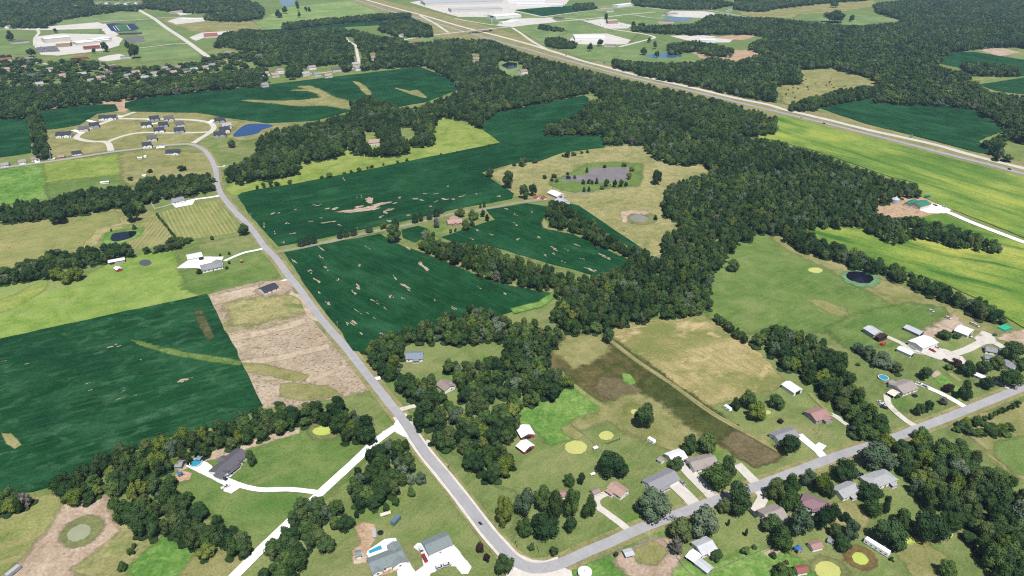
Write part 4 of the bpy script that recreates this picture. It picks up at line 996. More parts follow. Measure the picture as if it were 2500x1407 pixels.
def wood_object(name, pts, idx, rot, siz, ng, label):
    me = bpy.data.meshes.new(name)
    me.from_pydata([tuple(p) for p in pts], [], [])
    a = me.attributes.new("form", 'INT', 'POINT'); a.data.foreach_set("value", np.asarray(idx, np.int32))
    a = me.attributes.new("turn", 'FLOAT_VECTOR', 'POINT'); a.data.foreach_set("vector", np.asarray(rot, np.float32).ravel())
    a = me.attributes.new("size", 'FLOAT_VECTOR', 'POINT'); a.data.foreach_set("vector", np.asarray(siz, np.float32).ravel())
    o = link(name, me)
    md = o.modifiers.new("trees", 'NODES'); md.node_group = ng
    tag(o, label, "woodland", kind='stuff')
    return o

def inside(poly, X, Y):
    P = np.asarray(poly, float); n = len(P)
    r = np.zeros(len(X), bool)
    j = n - 1
    for i in range(n):
        xi, yi, xj, yj = P[i, 0], P[i, 1], P[j, 0], P[j, 1]
        c = ((yi > Y) != (yj > Y)) & (X < (xj - xi) * (Y - yi) / (yj - yi + 1e-12) + xi)
        r ^= c; j = i
    return r
def projv(x, y, z):
    dz = z - CAM_H
    d = y * CP - dz * SP
    return 1250 + FPX * x / d, 703.5 - FPX * (y * SP + dz * CP) / d

BASE_PAL = {'d': 5, 'm': 4, 't': 1.5, 'o': 1.4, 'w': 0.5, 'y': 0.25, 's': 0.08}
OLIVE_PAL = {'d': 3.5, 'm': 4, 't': 1, 'o': 2.2, 'w': 0.7, 'y': 0.6, 's': 0.18}
# key: (label of the wood, outline in the photograph, spacing m, height m, share kept, palette, holes)
WOODS = [
 ("the wood along the near side of the highway", [(1040, 160), (1060, 98), (1110, 93), (1200, 97), (1290, 132), (1400, 160), (1500, 188), (1600, 208), (1700, 228), (1800, 254), (1895, 284), (1895, 325), (1820, 335), (1700, 345), (1580, 345), (1570, 355), (1480, 352), (1478, 327), (1328, 329), (1330, 305), (1350, 295), (1410, 280), (1437, 250), (1472, 236), (1440, 224), (1420, 229), (1250, 264), (1205, 276), (1172, 310), (1130, 290), (1065, 286), (1030, 272), (1000, 264), (1040, 250), (1118, 222), (1114, 205), (1100, 192)], 8.5, 14, 1, BASE_PAL, [[(1210, 150), (1260, 148), (1280, 165), (1300, 180), (1250, 190), (1215, 165)], [(1150, 130), (1172, 130), (1172, 150), (1150, 150)]]),
 ("the large wood right of centre", [(1575, 340), (1700, 338), (1820, 333), (1900, 343), (1990, 370), (2080, 400), (2180, 435), (2244, 450), (2244, 480), (2180, 482), (2135, 505), (2118, 525), (2102, 550), (2060, 554), (1995, 557), (1965, 562), (1900, 573), (1862, 567), (1790, 601), (1765, 641), (1735, 668), (1690, 655), (1640, 645), (1612, 605), (1620, 575), (1662, 545), (1625, 525), (1613, 485), (1640, 446), (1700, 427), (1738, 422), (1722, 400), (1640, 402), (1582, 372), (1568, 353)], 7.0, 13.5, 1, BASE_PAL, []),
 ("the wood above the yellow-green meadow", [(548, 440), (555, 408), (600, 385), (625, 372), (632, 335), (650, 318), (720, 305), (770, 297), (865, 270), (850, 250), (900, 233), (985, 258), (1030, 270), (1065, 286), (1058, 320), (1056, 357), (1000, 354), (985, 377), (925, 380), (862, 374), (848, 352), (838, 376), (727, 402), (724, 426), (640, 437), (570, 450)], 7.8, 14, 1, BASE_PAL, [[(880, 318), (915, 322), (935, 360), (900, 362)], [(975, 310), (1010, 308), (1020, 330), (985, 345)]]),
 ("the tree belt between the two centre crop fields", [(1022, 608), (1028, 575), (1045, 558), (1075, 585), (1130, 586), (1200, 600), (1250, 615), (1320, 643), (1400, 666), (1450, 670), (1530, 645), (1545, 602), (1590, 610), (1602, 635), (1640, 600), (1700, 625), (1742, 655), (1740, 700), (1738, 745), (1705, 766), (1550, 786), (1490, 806), (1420, 815), (1400, 812), (1330, 775), (1360, 720), (1352, 712), (1250, 694), (1180, 674), (1110, 642), (1060, 624)], 7.0, 13.5, 1, OLIVE_PAL, []),
 ("the tree belt beside the dry pasture", [(1335, 515), (1345, 488), (1380, 493), (1450, 535), (1530, 595), (1590, 612), (1560, 640), (1540, 632), (1495, 612), (1400, 568), (1345, 556), (1340, 535)], 6.8, 13, 1, BASE_PAL, []),
 ("the wood around the house right of the road", [(888, 860), (905, 828), (940, 810), (1000, 798), (1050, 772), (1150, 742), (1240, 770), (1330, 788), (1402, 812), (1382, 824), (1345, 852), (1350, 890), (1395, 915), (1398, 945), (1330, 975), (1264, 1000), (1266, 1045), (1240, 1100), (1252, 1180), (1225, 1197), (1190, 1187), (1160, 1142), (1090, 1097), (1050, 1082), (1060, 1052), (1010, 1042), (1020, 985), (960, 950), (922, 900)], 7.4, 13.5, 1, OLIVE_PAL, [[(978, 910), (984, 842), (1040, 842), (1085, 836), (1120, 842), (1235, 834), (1248, 858), (1180, 872), (1090, 876), (1062, 900), (1040, 925)], [(1066, 915), (1100, 912), (1112, 950), (1090, 962), (1072, 945)], [(1082, 1000), (1105, 1000), (1112, 1040), (1090, 1040)], [(1180, 985), (1225, 968), (1250, 975), (1200, 1000)]]),
 ("the hedgerow above the lower left house", [(112, 1196), (140, 1158), (300, 1083), (400, 1058), (600, 1006), (700, 975), (782, 972), (775, 1032), (640, 1072), (590, 1088), (500, 1112), (430, 1142), (345, 1166), (300, 1200), (200, 1227), (130, 1217)], 7.0, 13, 1, OLIVE_PAL, []),
 ("the wood below the lower left house", [(268, 1222), (300, 1196), (348, 1166), (360, 1158), (420, 1156), (440, 1190), (500, 1232), (530, 1245), (605, 1290), (606, 1342), (560, 1358), (500, 1352), (420, 1317), (330, 1302), (300, 1267)], 7.0, 13, 1, OLIVE_PAL, []),
 ("the clump beside the algae pond left of the road", [(783, 1000), (815, 972), (870, 980), (907, 1035), (902, 1078), (870, 1084), (820, 1052), (800, 1042), (785, 1020)], 7.0, 12.5, 1, BASE_PAL, []),
 ("the copse in the fork of the roads", [(888, 1110), (910, 1085), (950, 1078), (985, 1060), (1006, 1092), (1020, 1118), (990, 1148), (990, 1180), (975, 1200), (900, 1246), (860, 1240), (848, 1190), (870, 1150)], 7.0, 13, 1, BASE_PAL, []),
 ("the wood along the white side road at the bottom", [(615, 1420), (640, 1340), (700, 1272), (735, 1212), (780, 1205), (850, 1240), (855, 1292), (790, 1345), (745, 1378), (720, 1420)], 7.2, 13, 1, OLIVE_PAL, []),
 ("the upper left hedgerow", [(-20, 545), (-20, 498), (60, 485), (110, 485), (200, 460), (330, 450), (350, 432), (420, 427), (510, 422), (524, 440), (516, 467), (440, 477), (370, 491), (280, 507), (230, 517), (150, 527)], 7.0, 12.5, 1, {'d': 6, 'm': 2, 't': 1, 'o': 1}, []),
 ("the hedgerow below the small dark pond", [(-20, 695), (-20, 660), (80, 628), (130, 606), (160, 606), (260, 597), (280, 590), (320, 592), (320, 622), (260, 636), (200, 655), (150, 660), (110, 678), (40, 692)], 6.8, 11, 1, BASE_PAL, []),
 ("the hedgerow below the raked hay field", [(340, 612), (380, 596), (440, 572), (466, 584), (462, 601), (400, 612), (345, 624)], 6.0, 8, 1, BASE_PAL, []),
 ("the wooded belt below the far town", [(-20, 292), (-20, 205), (90, 208), (180, 200), (300, 206), (400, 186), (520, 176), (625, 162), (650, 165), (652, 206), (450, 226), (345, 238), (225, 250), (97, 271), (62, 287)], 9.5, 14, 1, BASE_PAL, []),
 ("the tree row between the far left fields", [(65, 290), (95, 270), (108, 320), (121, 387), (85, 390), (80, 350)], 7.5, 12, 1, BASE_PAL, []),
 ("the leafy streets of the far town", [(-20, 130), (100, 142), (220, 143), (300, 165), (480, 150), (510, 130), (620, 122), (645, 160), (400, 190), (300, 208), (180, 203), (-20, 208)], 12, 9.5, 0.5, BASE_PAL, []),
 ("the woods behind the far fields", [(510, 118), (540, 80), (600, 70), (700, 74), (820, 66), (870, 72), (920, 86), (980, 90), (1000, 105), (1064, 100), (1042, 160), (900, 168), (780, 180), (700, 190), (648, 205), (625, 175), (640, 130), (540, 112)], 10, 14, 0.9, BASE_PAL, [[(838, 88), (862, 90), (884, 130), (884, 170), (860, 165), (862, 112)], [(900, 128), (920, 128), (922, 150), (902, 150)], [(975, 74), (1000, 76), (1000, 92), (975, 92)], [(630, 165), (700, 158), (700, 190), (640, 200)], [(735, 166), (830, 155), (830, 180), (740, 184)]]),
 ("the tree row at the edge of the striped meadow", [(686, 72), (692, 55), (780, 44), (860, 38), (930, 32), (1000, 30), (1008, 42), (930, 50), (860, 54), (780, 62), (700, 74)], 9.5, 13, 0.85, BASE_PAL, []),
 ("the wood beside the highway ramp", [(920, 72), (935, 50), (1010, 45), (1050, 62), (1058, 86), (1020, 92), (960, 86)], 9.5, 14, 1, BASE_PAL, []),
 ("the wood on the far side of the highway", [(1488, 160), (1500, 143), (1600, 152), (1690, 150), (1740, 138), (1800, 148), (1850, 132), (1950, 160), (1962, 185), (1952, 204), (1890, 209), (1902, 230), (1912, 250), (1870, 246), (1800, 232), (1700, 208), (1600, 190)], 9, 14, 1, BASE_PAL, []),
 ("the great forest at the upper right", [(1860, 134), (1820, 112), (1870, 88), (1820, 82), (1690, 84), (1545, 76), (1545, 62), (1690, 58), (1740, 32), (1800, 40), (1880, 42), (1975, 52), (2100, 62), (2210, 52), (2140, 30), (2130, 8), (2300, -12), (2530, -16), (2530, 118), (2450, 112), (2400, 118), (2320, 126), (2290, 155), (2300, 165), (2350, 172), (2380, 195), (2400, 215), (2430, 226), (2530, 235), (2530, 350), (2460, 342), (2440, 362), (2500, 405), (2440, 388), (2390, 350), (2457, 318), (2427, 292), (2364, 263), (2325, 258), (2225, 255), (2135, 250), (2125, 235), (2146, 205), (2125, 190), (2075, 176), (2032, 166), (1952, 168)], 10.5, 15, 1, BASE_PAL, [[(2080, 36), (2120, 38), (2210, 50), (2130, 56)]]),
 ("the tree line inside the right-hand soybean fields", [(2350, 170), (2345, 150), (2400, 152), (2490, 160), (2495, 185), (2440, 188), (2380, 182)], 9.5, 14, 1, BASE_PAL, []),
 ("the hedgerow below the shrubby clearing", [(1930, 272), (1930, 250), (2000, 230), (2060, 215), (2142, 205), (2142, 226), (2120, 239), (1995, 263), (1985, 272)], 8, 12, 1, BASE_PAL, []),
 ("the tree belt through the yellow-green crop", [(2098, 552), (2118, 518), (2180, 526), (2265, 532), (2340, 555), (2440, 588), (2452, 620), (2375, 610), (2265, 587), (2225, 584), (2175, 598), (2140, 577)], 7.0, 12, 1, BASE_PAL, []),
 ("the hedgerow between green pasture and yellow crop", [(1898, 572), (1965, 555), (2000, 578), (2100, 612), (2200, 650), (2300, 690), (2400, 728), (2468, 775), (2472, 794), (2400, 777), (2280, 722), (2160, 672), (2060, 642), (1960, 612)], 6.8, 12, 1, BASE_PAL, []),
 ("the wood beside the tan hay field", [(1842, 838), (1850, 800), (1900, 790), (2000, 812), (2060, 855), (2078, 900), (2112, 955), (2142, 1000), (2192, 1048), (2160, 1068), (2120, 1072), (2072, 1062), (2080, 1032), (2010, 975), (1990, 945), (1930, 905), (1880, 862)], 7.0, 12.5, 1, OLIVE_PAL, []),
 ("the pale willow row by the farm", [(2068, 855), (2095, 838), (2160, 855), (2208, 885), (2198, 912), (2140, 895), (2080, 872)], 6.2, 8.5, 1, {'w': 3, 'd': 1, 'o': 1}, []),
 ("the big wood at the lower right", [(2198, 1075), (2235, 1045), (2330, 1048), (2420, 1125), (2530, 1215), (2530, 1420), (2440, 1420), (2335, 1295), (2272, 1245), (2200, 1182), (2185, 1120)], 7.4, 14, 1, OLIVE_PAL, []),
 ("the brushy hedge beside the right-hand road", [(2328, 1052), (2330, 1030), (2380, 1018), (2492, 1036), (2492, 1062), (2400, 1064)], 5.0, 5, 1, {'m': 3, 'y': 1, 'd': 1}, []),
 ("the clump at the left edge by the dirt pond", [(-20, 1250), (-20, 1190), (60, 1180), (94, 1215), (40, 1250)], 6.5, 11, 1, OLIVE_PAL, []),
 ("the wooded far horizon at the upper left", [(-20, 62), (-20, -14), (560, -14), (630, 8), (620, 22), (480, 32), (345, 20), (330, 28), (300, 25), (160, 46), (112, 68), (60, 70)], 12, 14, 0.85, BASE_PAL, [[(225, 0), (350, 0), (350, 12), (225, 12)]]),
 ("the trees left of the striped meadow", [(498, 48), (500, 34), (560, 22), (625, 4), (645, 18), (640, 45), (575, 54)], 11, 13, 0.9, BASE_PAL, []),
 ("the far trees above the business park", [(1540, 12), (1548, -10), (1730, -12), (1800, 10), (1730, 24), (1640, 22)], 11, 14, 1, BASE_PAL, []),
 ("the trees on the far skyline at the upper right", [(1790, 22), (1800, -14), (2130, -16), (2120, 0), (2010, 8), (1900, 20), (1850, 30)], 11, 14, 0.9, BASE_PAL, []),
 ("the clump below the white business hall", [(1330, 112), (1332, 92), (1360, 88), (1408, 104), (1404, 120), (1360, 118)], 8.5, 10, 1, BASE_PAL, []),
 ("the trees around the small far pond", [(1630, 132), (1632, 105), (1700, 98), (1760, 108), (1800, 122), (1780, 140), (1730, 136), (1690, 124), (1660, 132)], 9, 11, 0.85, BASE_PAL, []),
 ("the small trees at the business park gate", [(1310, 70), (1320, 58), (1376, 68), (1375, 78), (1330, 74)], 8, 7, 0.9, BASE_PAL, []),
 ("the trees in the far factory suburb", [(1400, 24), (1402, 8), (1450, 6), (1460, 22), (1430, 26)], 11, 12, 0.8, BASE_PAL, []),
]
# single trees: (x, top, bottom, width in the photograph, kind)
SINGLE = [
 (1500,1095,1167,75,'d'),(1390,1155,1188,30,'m'),(1420,1154,1183,19,'d'),(1282,1195,1260,50,'w'),(1325,1183,1245,50,'m'),(1357,1195,1270,45,'o'),(1397,1191,1260,42,'m'),(1439,1207,1262,37,'m'),(1282,1262,1310,42,'m'),(1330,1245,1317,72,'d'),(1392,1260,1300,37,'d'),(1232,1210,1282,45,'y'),
 (1600,1185,1270,95,'w'),(1650,1110,1147,40,'d'),(1687,1060,1110,42,'d'),(1725,1053,1110,52,'m'),(1750,1127,1195,70,'m'),(1780,1112,1175,42,'d'),(1807,1177,1252,65,'d'),(1770,1212,1255,42,'o'),(1720,1235,1312,70,'w'),(1662,1262,1320,75,'o'),(1652,1307,1355,42,'s'),(1750,1342,1372,32,'d'),(1779,1262,1290,9,'t'),(1822,1287,1312,10,'t'),
 (1927,1057,1110,55,'d'),(2092,1040,1072,40,'d'),(2165,1060,1090,45,'y'),(2145,1082,1140,82,'w'),(2065,1117,1177,60,'d'),(1895,1162,1220,50,'o'),(1935,1155,1200,42,'m'),(1932,1195,1250,57,'m'),(1977,1147,1187,35,'w'),(2010,1155,1207,45,'y'),(2027,1175,1215,25,'d'),(1957,1240,1307,57,'w'),(2007,1242,1290,45,'d'),(2032,1227,1275,40,'d'),
 (1890,1250,1305,60,'d'),(1912,1275,1342,65,'m'),(2067,1252,1272,30,'d'),(2080,1267,1315,40,'w'),(2040,1275,1312,38,'o'),(2060,1302,1345,45,'d'),(2125,1175,1225,57,'d'),(2132,1215,1260,45,'m'),(2165,1210,1252,25,'d'),(2207,1240,1292,55,'m'),(2178,1262,1338,80,'d'),(2277,1242,1325,87,'d'),(2315,1365,1410,45,'m'),(1912,1380,1412,50,'m'),
 (1900,961,999,40,'d'),(1907,1021,1034,16,'p'),(2307,804,829,32,'m'),(2337,814,827,20,'d'),(2260,894,927,34,'d'),(2315,934,957,26,'p'),(2360,926,974,38,'d'),(2365,879,917,40,'d'),(2337,876,897,28,'p'),(2405,876,911,35,'d'),(2412,916,950,35,'d'),(2470,899,947,58,'m'),(2435,864,904,45,'o'),(2475,832,880,55,'d'),(2497,870,905,40,'d'),
 (2247,984,1015,28,'d'),(2267,976,1008,24,'d'),(2305,966,990,28,'s'),(1572,981,1044,52,'d'),(1485,799,837,32,'d'),(1797,969,1001,25,'d'),(1827,951,997,42,'m'),(1850,981,1027,48,'y'),(1792,633,662,35,'d'),(1605,414,449,26,'d'),
 (1280,449,484,25,'d'),(1301,447,477,22,'d'),(1240,415,458,32,'d'),(1196,410,432,20,'d'),(962,546,590,40,'d'),(1123,504,530,26,'m'),(1155,510,537,26,'m'),(1137,534,562,22,'m'),(1065,530,556,22,'s'),(1153,535,553,14,'d'),(1178,512,530,13,'d'),(1190,522,540,12,'p'),(935,541,560,18,'y'),(965,532,556,20,'m'),
 (592,546,574,28,'d'),(137,500,545,42,'d'),(318,492,540,38,'d'),(337,490,520,34,'m'),(565,340,360,20,'d'),(137,652,684,34,'y'),(160,660,692,36,'y'),(185,650,684,34,'y'),
 (296,1370,1395,24,'d'),(612,1098,1136,26,'d'),(1172,1320,1349,22,'p'),(1189,1349,1371,20,'p'),(1230,1348,1402,46,'d'),(870,1245,1266,15,'d'),(942,1226,1249,18,'d'),(1003,1155,1182,30,'w'),(1027,1152,1182,30,'w'),(1004,1185,1212,22,'m'),
 (735,577,601,24,'c'),(750,572,597,22,'c'),(765,570,594,20,'c'),(830,560,582,20,'c'),(845,556,579,20,'c'),(862,553,575,22,'c'),(901,547,568,22,'c'),(1013,520,544,20,'c'),(1027,514,540,15,'c'),(1048,507,536,17,'c'),(1065,504,529,20,'c'),(1076,499,520,16,'c'),(1173,495,508,8,'c'),(1182,491,506,9,'c'),
 (1433,407,421,9,'c'),(1476,402,410,10,'d'),(1386,419,427,10,'c'),(1330,427,437,12,'d'),(1353,424,435,14,'d'),(1347,434,443,10,'d'),(1359,438,445,11,'d'),(1388,428,437,13,'d'),(1403,427,436,9,'c'),(1424,438,450,11,'d'),(1438,437,449,10,'m'),(1446,440,450,9,'d'),(1457,433,449,10,'c'),(1481,437,455,13,'d'),(1501,438,456,12,'d'),(1517,438,456,13,'d'),(1528,444,455,11,'d'),(1471,452,463,13,'w'),(1426,455,468,10,'c'),(1438,454,467,10,'c'),(1524,397,407,15,'y'),(1543,406,418,14,'y'),(1536,422,438,14,'y'),(1601,524,537,11,'d'),
 (327,547,560,12,'c'),(271,557,565,6,'c'),(485,655,669,14,'d'),(553,649,658,9,'d'),(559,637,645,8,'d'),(537,619,626,7,'d'),(559,614,623,8,'d'),(517,575,586,11,'d'),
 (690,700,701,1,'d')][:-1]
SINGLE += [(1572, 116, 133, 18, 'd'), (1604, 124, 141, 12, 'd'), (1547, 52, 66, 12, 'd'), (1567, 55, 68, 20, 'd'), (1480, 33, 48, 12, 't'), (255, 102, 125, 18, 'd'), (310, 98, 122, 11, 'd'), (325, 108, 140, 26, 'd'), (75, 118, 137, 22, 'd'), (22, 75, 97, 18, 'd'), (135, 69, 79, 10, 'd'), (228, 118, 130, 10, 'd'), (730, 28, 42, 8, 'd'), (747, 16, 27, 9, 'd'), (755, 17, 28, 8, 'd'), (695, 15, 32, 14, 'd'), (680, 24, 42, 18, 'd'), (726, 0, 27, 9, 'd'), (1440, 105, 124, 15, 'd'), (1465, 96, 112, 16, 'd'), (1600, 100, 118, 10, 'd'), (1585, 92, 104, 9, 'd'), (2080, 36, 53, 12, 'd'), (2040, 28, 50, 48, 'd'), (2037, 4, 17, 20, 'd')]
SHRUBS = [(1296,1326,1343,22),(1352,1332,1360,26),(1820,1332,1352,24),(1842,1328,1341,14),(1867,1200,1217,14),(1890,1347,1365,18),(1920,1367,1378,14),(2320,889,902,22),(2095,884,894,12),(1100,558,570,9),(1112,556,567,7),(327,1325,1339,14),(319,1335,1356,18),(965,1212,1236,20),(1505,1345,1361,12),(1000,1012,1022,15),(1003,1019,1028,10),(905,1046,1060,9),(865,1270,1282,8),(2178,1360,1370,14),
          (627,452,462,10),(642,444,458,11),(661,438,456,14),(677,442,455,16),(708,438,449,13),(785,428,436,12),(803,421,434,16),(840,419,426,11),(858,414,422,10),(876,408,419,14),(897,406,413,8),(908,402,411,13),(936,398,404,7),(970,391,399,9),(994,386,394,10),(1076,373,380,8),(1116,368,374,6),(1180,357,363,6),(1194,352,358,7),(1210,350,356,8),
          (1375,376,383,9),(1385,369,384,17),(1400,370,380,15),(1420,369,376,10),(1435,366,374,10),(1278,383,405,24),(1306,387,399,16),(1256,398,406,11),(365,413,421,16),(318,431,441,16),(445,405,414,24),(565,415,470,8)][:-1]
for i in range(17): SHRUBS.append((383 + 43 * i / 16, 519 + 53 * i / 16, 527 + 54 * i / 16, 7.5))
for i in range(12): SHRUBS.append((1750 + 72 * i / 11 + 4 * math.sin(i * 2.1), 764 + 52 * i / 11, 786 + 54 * i / 11, 18 + 5 * math.sin(i * 1.7)))
for i in range(7): SHRUBS.append((1482 + 5 * i, 1081 - 1.8 * i, 1085 - 1.8 * i, 4.5))
for i in range(26):
    a = RNG.uniform(0, 1, 2); SHRUBS.append((1915 + 165 * a[0], 188 + 48 * a[1] + 0.0, 191 + 50 * a[1], RNG.uniform(3, 6)))
for i in range(8): SHRUBS.append((2405 + 11.5 * i, 1013 - 5.2 * i, 1030 - 5.2 * i, 15 + 4 * math.sin(i * 2)))

def solve_tree(cx, top, bot, w):
    """Real size and place of a tree from its outline in the photograph."""
    mid = (top + bot) / 2
    s, d = PXM(bot), DEP(mid)
    r = w / 2 / s
    half = (bot - top) / 2 / s
    b = math.sqrt(max(half ** 2 - (r * math.sin(d)) ** 2, (0.55 * r) ** 2)) / math.cos(d)
    b = min(b, 2.6 * r)
    clear = 0.12 * b
    p = G(cx, mid, b + clear)
    return Vector((p.x, p.y, 0)), r, b, clear
COLOUR_WORD = {'d': 'dark green', 'm': 'mid-green', 'o': 'olive-green', 'y': 'yellow-green', 'w': 'pale silvery-green', 'p': 'dark purple', 'c': 'conical evergreen', 's': 'greyish half-bare', 't': 'slim dark green'}
NAME_T = {'c': 'evergreen_tree', 's': 'ailing_tree', 'p': 'plum_tree'}
def build_tree(loc, r, b, clear, kind, seed, name=None):
    rs = random.Random(seed)
    nm = name or NAME_T.get(kind, 'leafy_tree')
    t = empty(nm, loc, rs.uniform(0, 6.28))
    cm = CROWNS[kind][rs.randrange(len(CROWNS[kind]))]
    link("crown", cm, t, (0, 0, clear), None, (r, r * rs.uniform(0.9, 1.05), b))
    if kind == 's': link("branches", DEAD, t, None, None, (r * 0.98, r * 0.98, b + clear * 0.5))
    else: link("trunk", TRUNKS[kind], t, None, None, (min(r, b) * 0.9, min(r, b) * 0.9, (clear + 2 * b) / 2))
    return t

# ------------------------------------------------------------------ plant the woods
TREES = []            # every tree of the woods: (pixel size, x, y, r, h, form, kind, wood)
for wi, (lab, poly, sp, hh, keep, pal, holes) in enumerate(WOODS):
    rng = np.random.default_rng(40 + wi)
    ys = [p[1] for p in poly]; xs = [p[0] for p in poly]
    c = [G(x, y) for x in (min(xs), max(xs)) for y in (max(min(ys), -60), max(ys))]
    x0, x1 = min(p.x for p in c), max(p.x for p in c); y0, y1 = min(p.y for p in c), max(p.y for p in c)
    nx, ny = int((x1 - x0) / sp) + 1, int((y1 - y0) / (sp * 0.92)) + 1
    gx, gy = np.meshgrid(np.arange(nx), np.arange(ny))
    X = x0 + (gx + 0.5 * (gy % 2)) * sp + rng.uniform(-0.36, 0.36, gx.shape) * sp
    Y = y0 + gy * sp * 0.92 + rng.uniform(-0.36, 0.36, gx.shape) * sp
    X, Y = X.ravel(), Y.ravel()
    H = hh * rng.uniform(0.60, 1.20, len(X))
    low = rng.random(len(X)) < 0.18
    H[low] *= 0.68
    Rr = sp * rng.uniform(0.46, 0.80, len(X)) * (0.7 + 0.3 * H / hh)
    ok = rng.random(len(X)) < keep
    for k in (0.30, 0.86):
        u, v = projv(X, Y, H * k)
        ok &= inside(poly, u, v)
    for hpoly in holes:
        u, v = projv(X, Y, H * 0.15); ok &= ~inside(hpoly, u, v)
        u, v = projv(X, Y, H * 0.75); ok &= ~inside(hpoly, u, v)
    for i in np.nonzero(ok)[0]:
        f, k = pick_index(rng, pal)
        u, v = PROJ(X[i], Y[i], 0)
        TREES.append((Rr[i] * PXM(v), X[i], Y[i], Rr[i], H[i], f, k, wi))
N_SINGLE = len(SINGLE)
order = sorted(range(len(TREES)), key=lambda i: -TREES[i][0])
def on_screen(t):
    u, v = PROJ(t[1], t[2], t[4] * 0.6)
    return -10 < u < 2510 and -10 < v < 1415
chosen = [i for i in order if on_screen(TREES[i])][:max(0, 306 - N_SINGLE)]
chs = set(chosen)
used = {}
ORD = ["", "second ", "third ", "fourth ", "fifth ", "sixth ", "seventh ", "eighth ", "ninth ", "tenth "]
def unique(lab):
    """The same look beside the same thing again: counted off from the left."""
    k = used.get(lab, 0); used[lab] = k + 1
    if k: lab += ", " + (ORD[k] if k < 10 else "%dth " % (k + 1)) + "from left"
    w = lab.split()
    if len(w) <= 16: return lab
    return " ".join(x for x in w if x not in ("the", "a", "well", "just"))
for i in sorted(chosen, key=lambda i: PROJ(TREES[i][1], TREES[i][2], 5)[0]):
    _, x, y, r, h, f, k, wi = TREES[i]
    t = build_tree((x, y, 0), r * 1.08, h * 0.44, h * 0.12, k, i)
    tag(t, unique("%s tree in %s" % (COLOUR_WORD[k], WOODS[wi][0])), "tree", "trees of " + WOODS[wi][0])
for wi, wd in enumerate(WOODS):
    L = [TREES[i] for i in range(len(TREES)) if TREES[i][7] == wi and i not in chs]
    if not L: continue
    rng = np.random.default_rng(wi)
    near = wd[2] < 9
    lab = wd[0]
    wood_object("woodland", [(t[1], t[2], 0) for t in L], [t[5] for t in L], [(rng.normal(0, 0.05), rng.normal(0, 0.05), rng.uniform(0, 6.28)) for t in L],
                [(t[3], t[3] * rng.uniform(0.9, 1.1), t[4] / 2) for t in L], NG_MID if near else NG_FAR, "dense leafy trees of " + lab)
# undergrowth under the woods picked out tree by tree
print("TREES", len(TREES), "individual", len(chosen), N_SINGLE)
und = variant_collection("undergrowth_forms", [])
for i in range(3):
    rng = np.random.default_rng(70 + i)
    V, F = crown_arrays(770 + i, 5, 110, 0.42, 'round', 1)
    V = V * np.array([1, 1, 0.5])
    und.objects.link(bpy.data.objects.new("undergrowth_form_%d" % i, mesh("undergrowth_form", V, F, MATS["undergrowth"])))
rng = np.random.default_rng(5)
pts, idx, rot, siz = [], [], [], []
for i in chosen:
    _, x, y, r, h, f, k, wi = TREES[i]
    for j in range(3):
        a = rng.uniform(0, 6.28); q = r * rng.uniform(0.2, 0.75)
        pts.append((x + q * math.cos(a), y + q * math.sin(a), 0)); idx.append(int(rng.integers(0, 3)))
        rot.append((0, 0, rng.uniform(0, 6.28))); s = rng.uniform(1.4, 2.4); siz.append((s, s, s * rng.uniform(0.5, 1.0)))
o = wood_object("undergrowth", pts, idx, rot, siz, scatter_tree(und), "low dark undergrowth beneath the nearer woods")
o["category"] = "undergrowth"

# ------------------------------------------------------------------ buildings
def shingle(name, rgb):
    m, t = newmat(name)
    c = sc(*rgb)
    p = t.pos()
    f = t.noise(p, 1.3, 5, 0.75)
    col = t.ramp(f, [(0.28, [v * 0.72 for v in c[:3]]), (0.5, c), (0.74, [min(.85, v * 1.2) for v in c[:3]])])
    t.out(col, 0.85, 0.2)
    MATS[name] = m
def metal_sheet(name, rgb):
    m, t = newmat(name)
    c = sc(*rgb)
    tc = t.n("ShaderNodeTexCoord")
    w = t.n("ShaderNodeTexWave", wave_type='BANDS', bands_direction='X'); w.inputs["Scale"].default_value = 0.5
    t.l(tc.outputs["Object"], w.inputs["Vector"])
    f = t.noise(tc.outputs["Object"], 0.25, 4, 0.6)
    col = t.ramp(f, [(0.3, [v * 0.84 for v in c[:3]]), (0.65, c)])
    col = t.mix(t.math('MULTIPLY', t.step(w.outputs["Fac"], 0.0, 0.25), 1.0), t.mix(1.0, col, (0.8, 0.8, 0.8), 'MULTIPLY'), col)
    t.out(col, 0.45, 0.4)
    MATS[name] = m
for n, c in dict(roof_slate=(150, 162, 164), roof_grey=(168, 168, 174), roof_dark=(116, 114, 122), roof_black=(72, 76, 88), roof_light=(196, 197, 200), roof_brown=(176, 158, 150), roof_tan=(186, 174, 168), roof_pink=(194, 152, 148), roof_mauve=(166, 134, 142), roof_red=(176, 110, 98), roof_rose=(206, 172, 158), roof_bluegrey=(150, 164, 180)).items(): shingle(n, c)
for n, c in dict(metal_white=(300, 300, 300), metal_silver=(230, 234, 242), metal_green=(74, 158, 132), metal_blue=(120, 150, 176), metal_red=(206, 92, 90), metal_cream=(280, 266, 246), metal_grey=(240, 242, 248)).items(): metal_sheet(n, c)
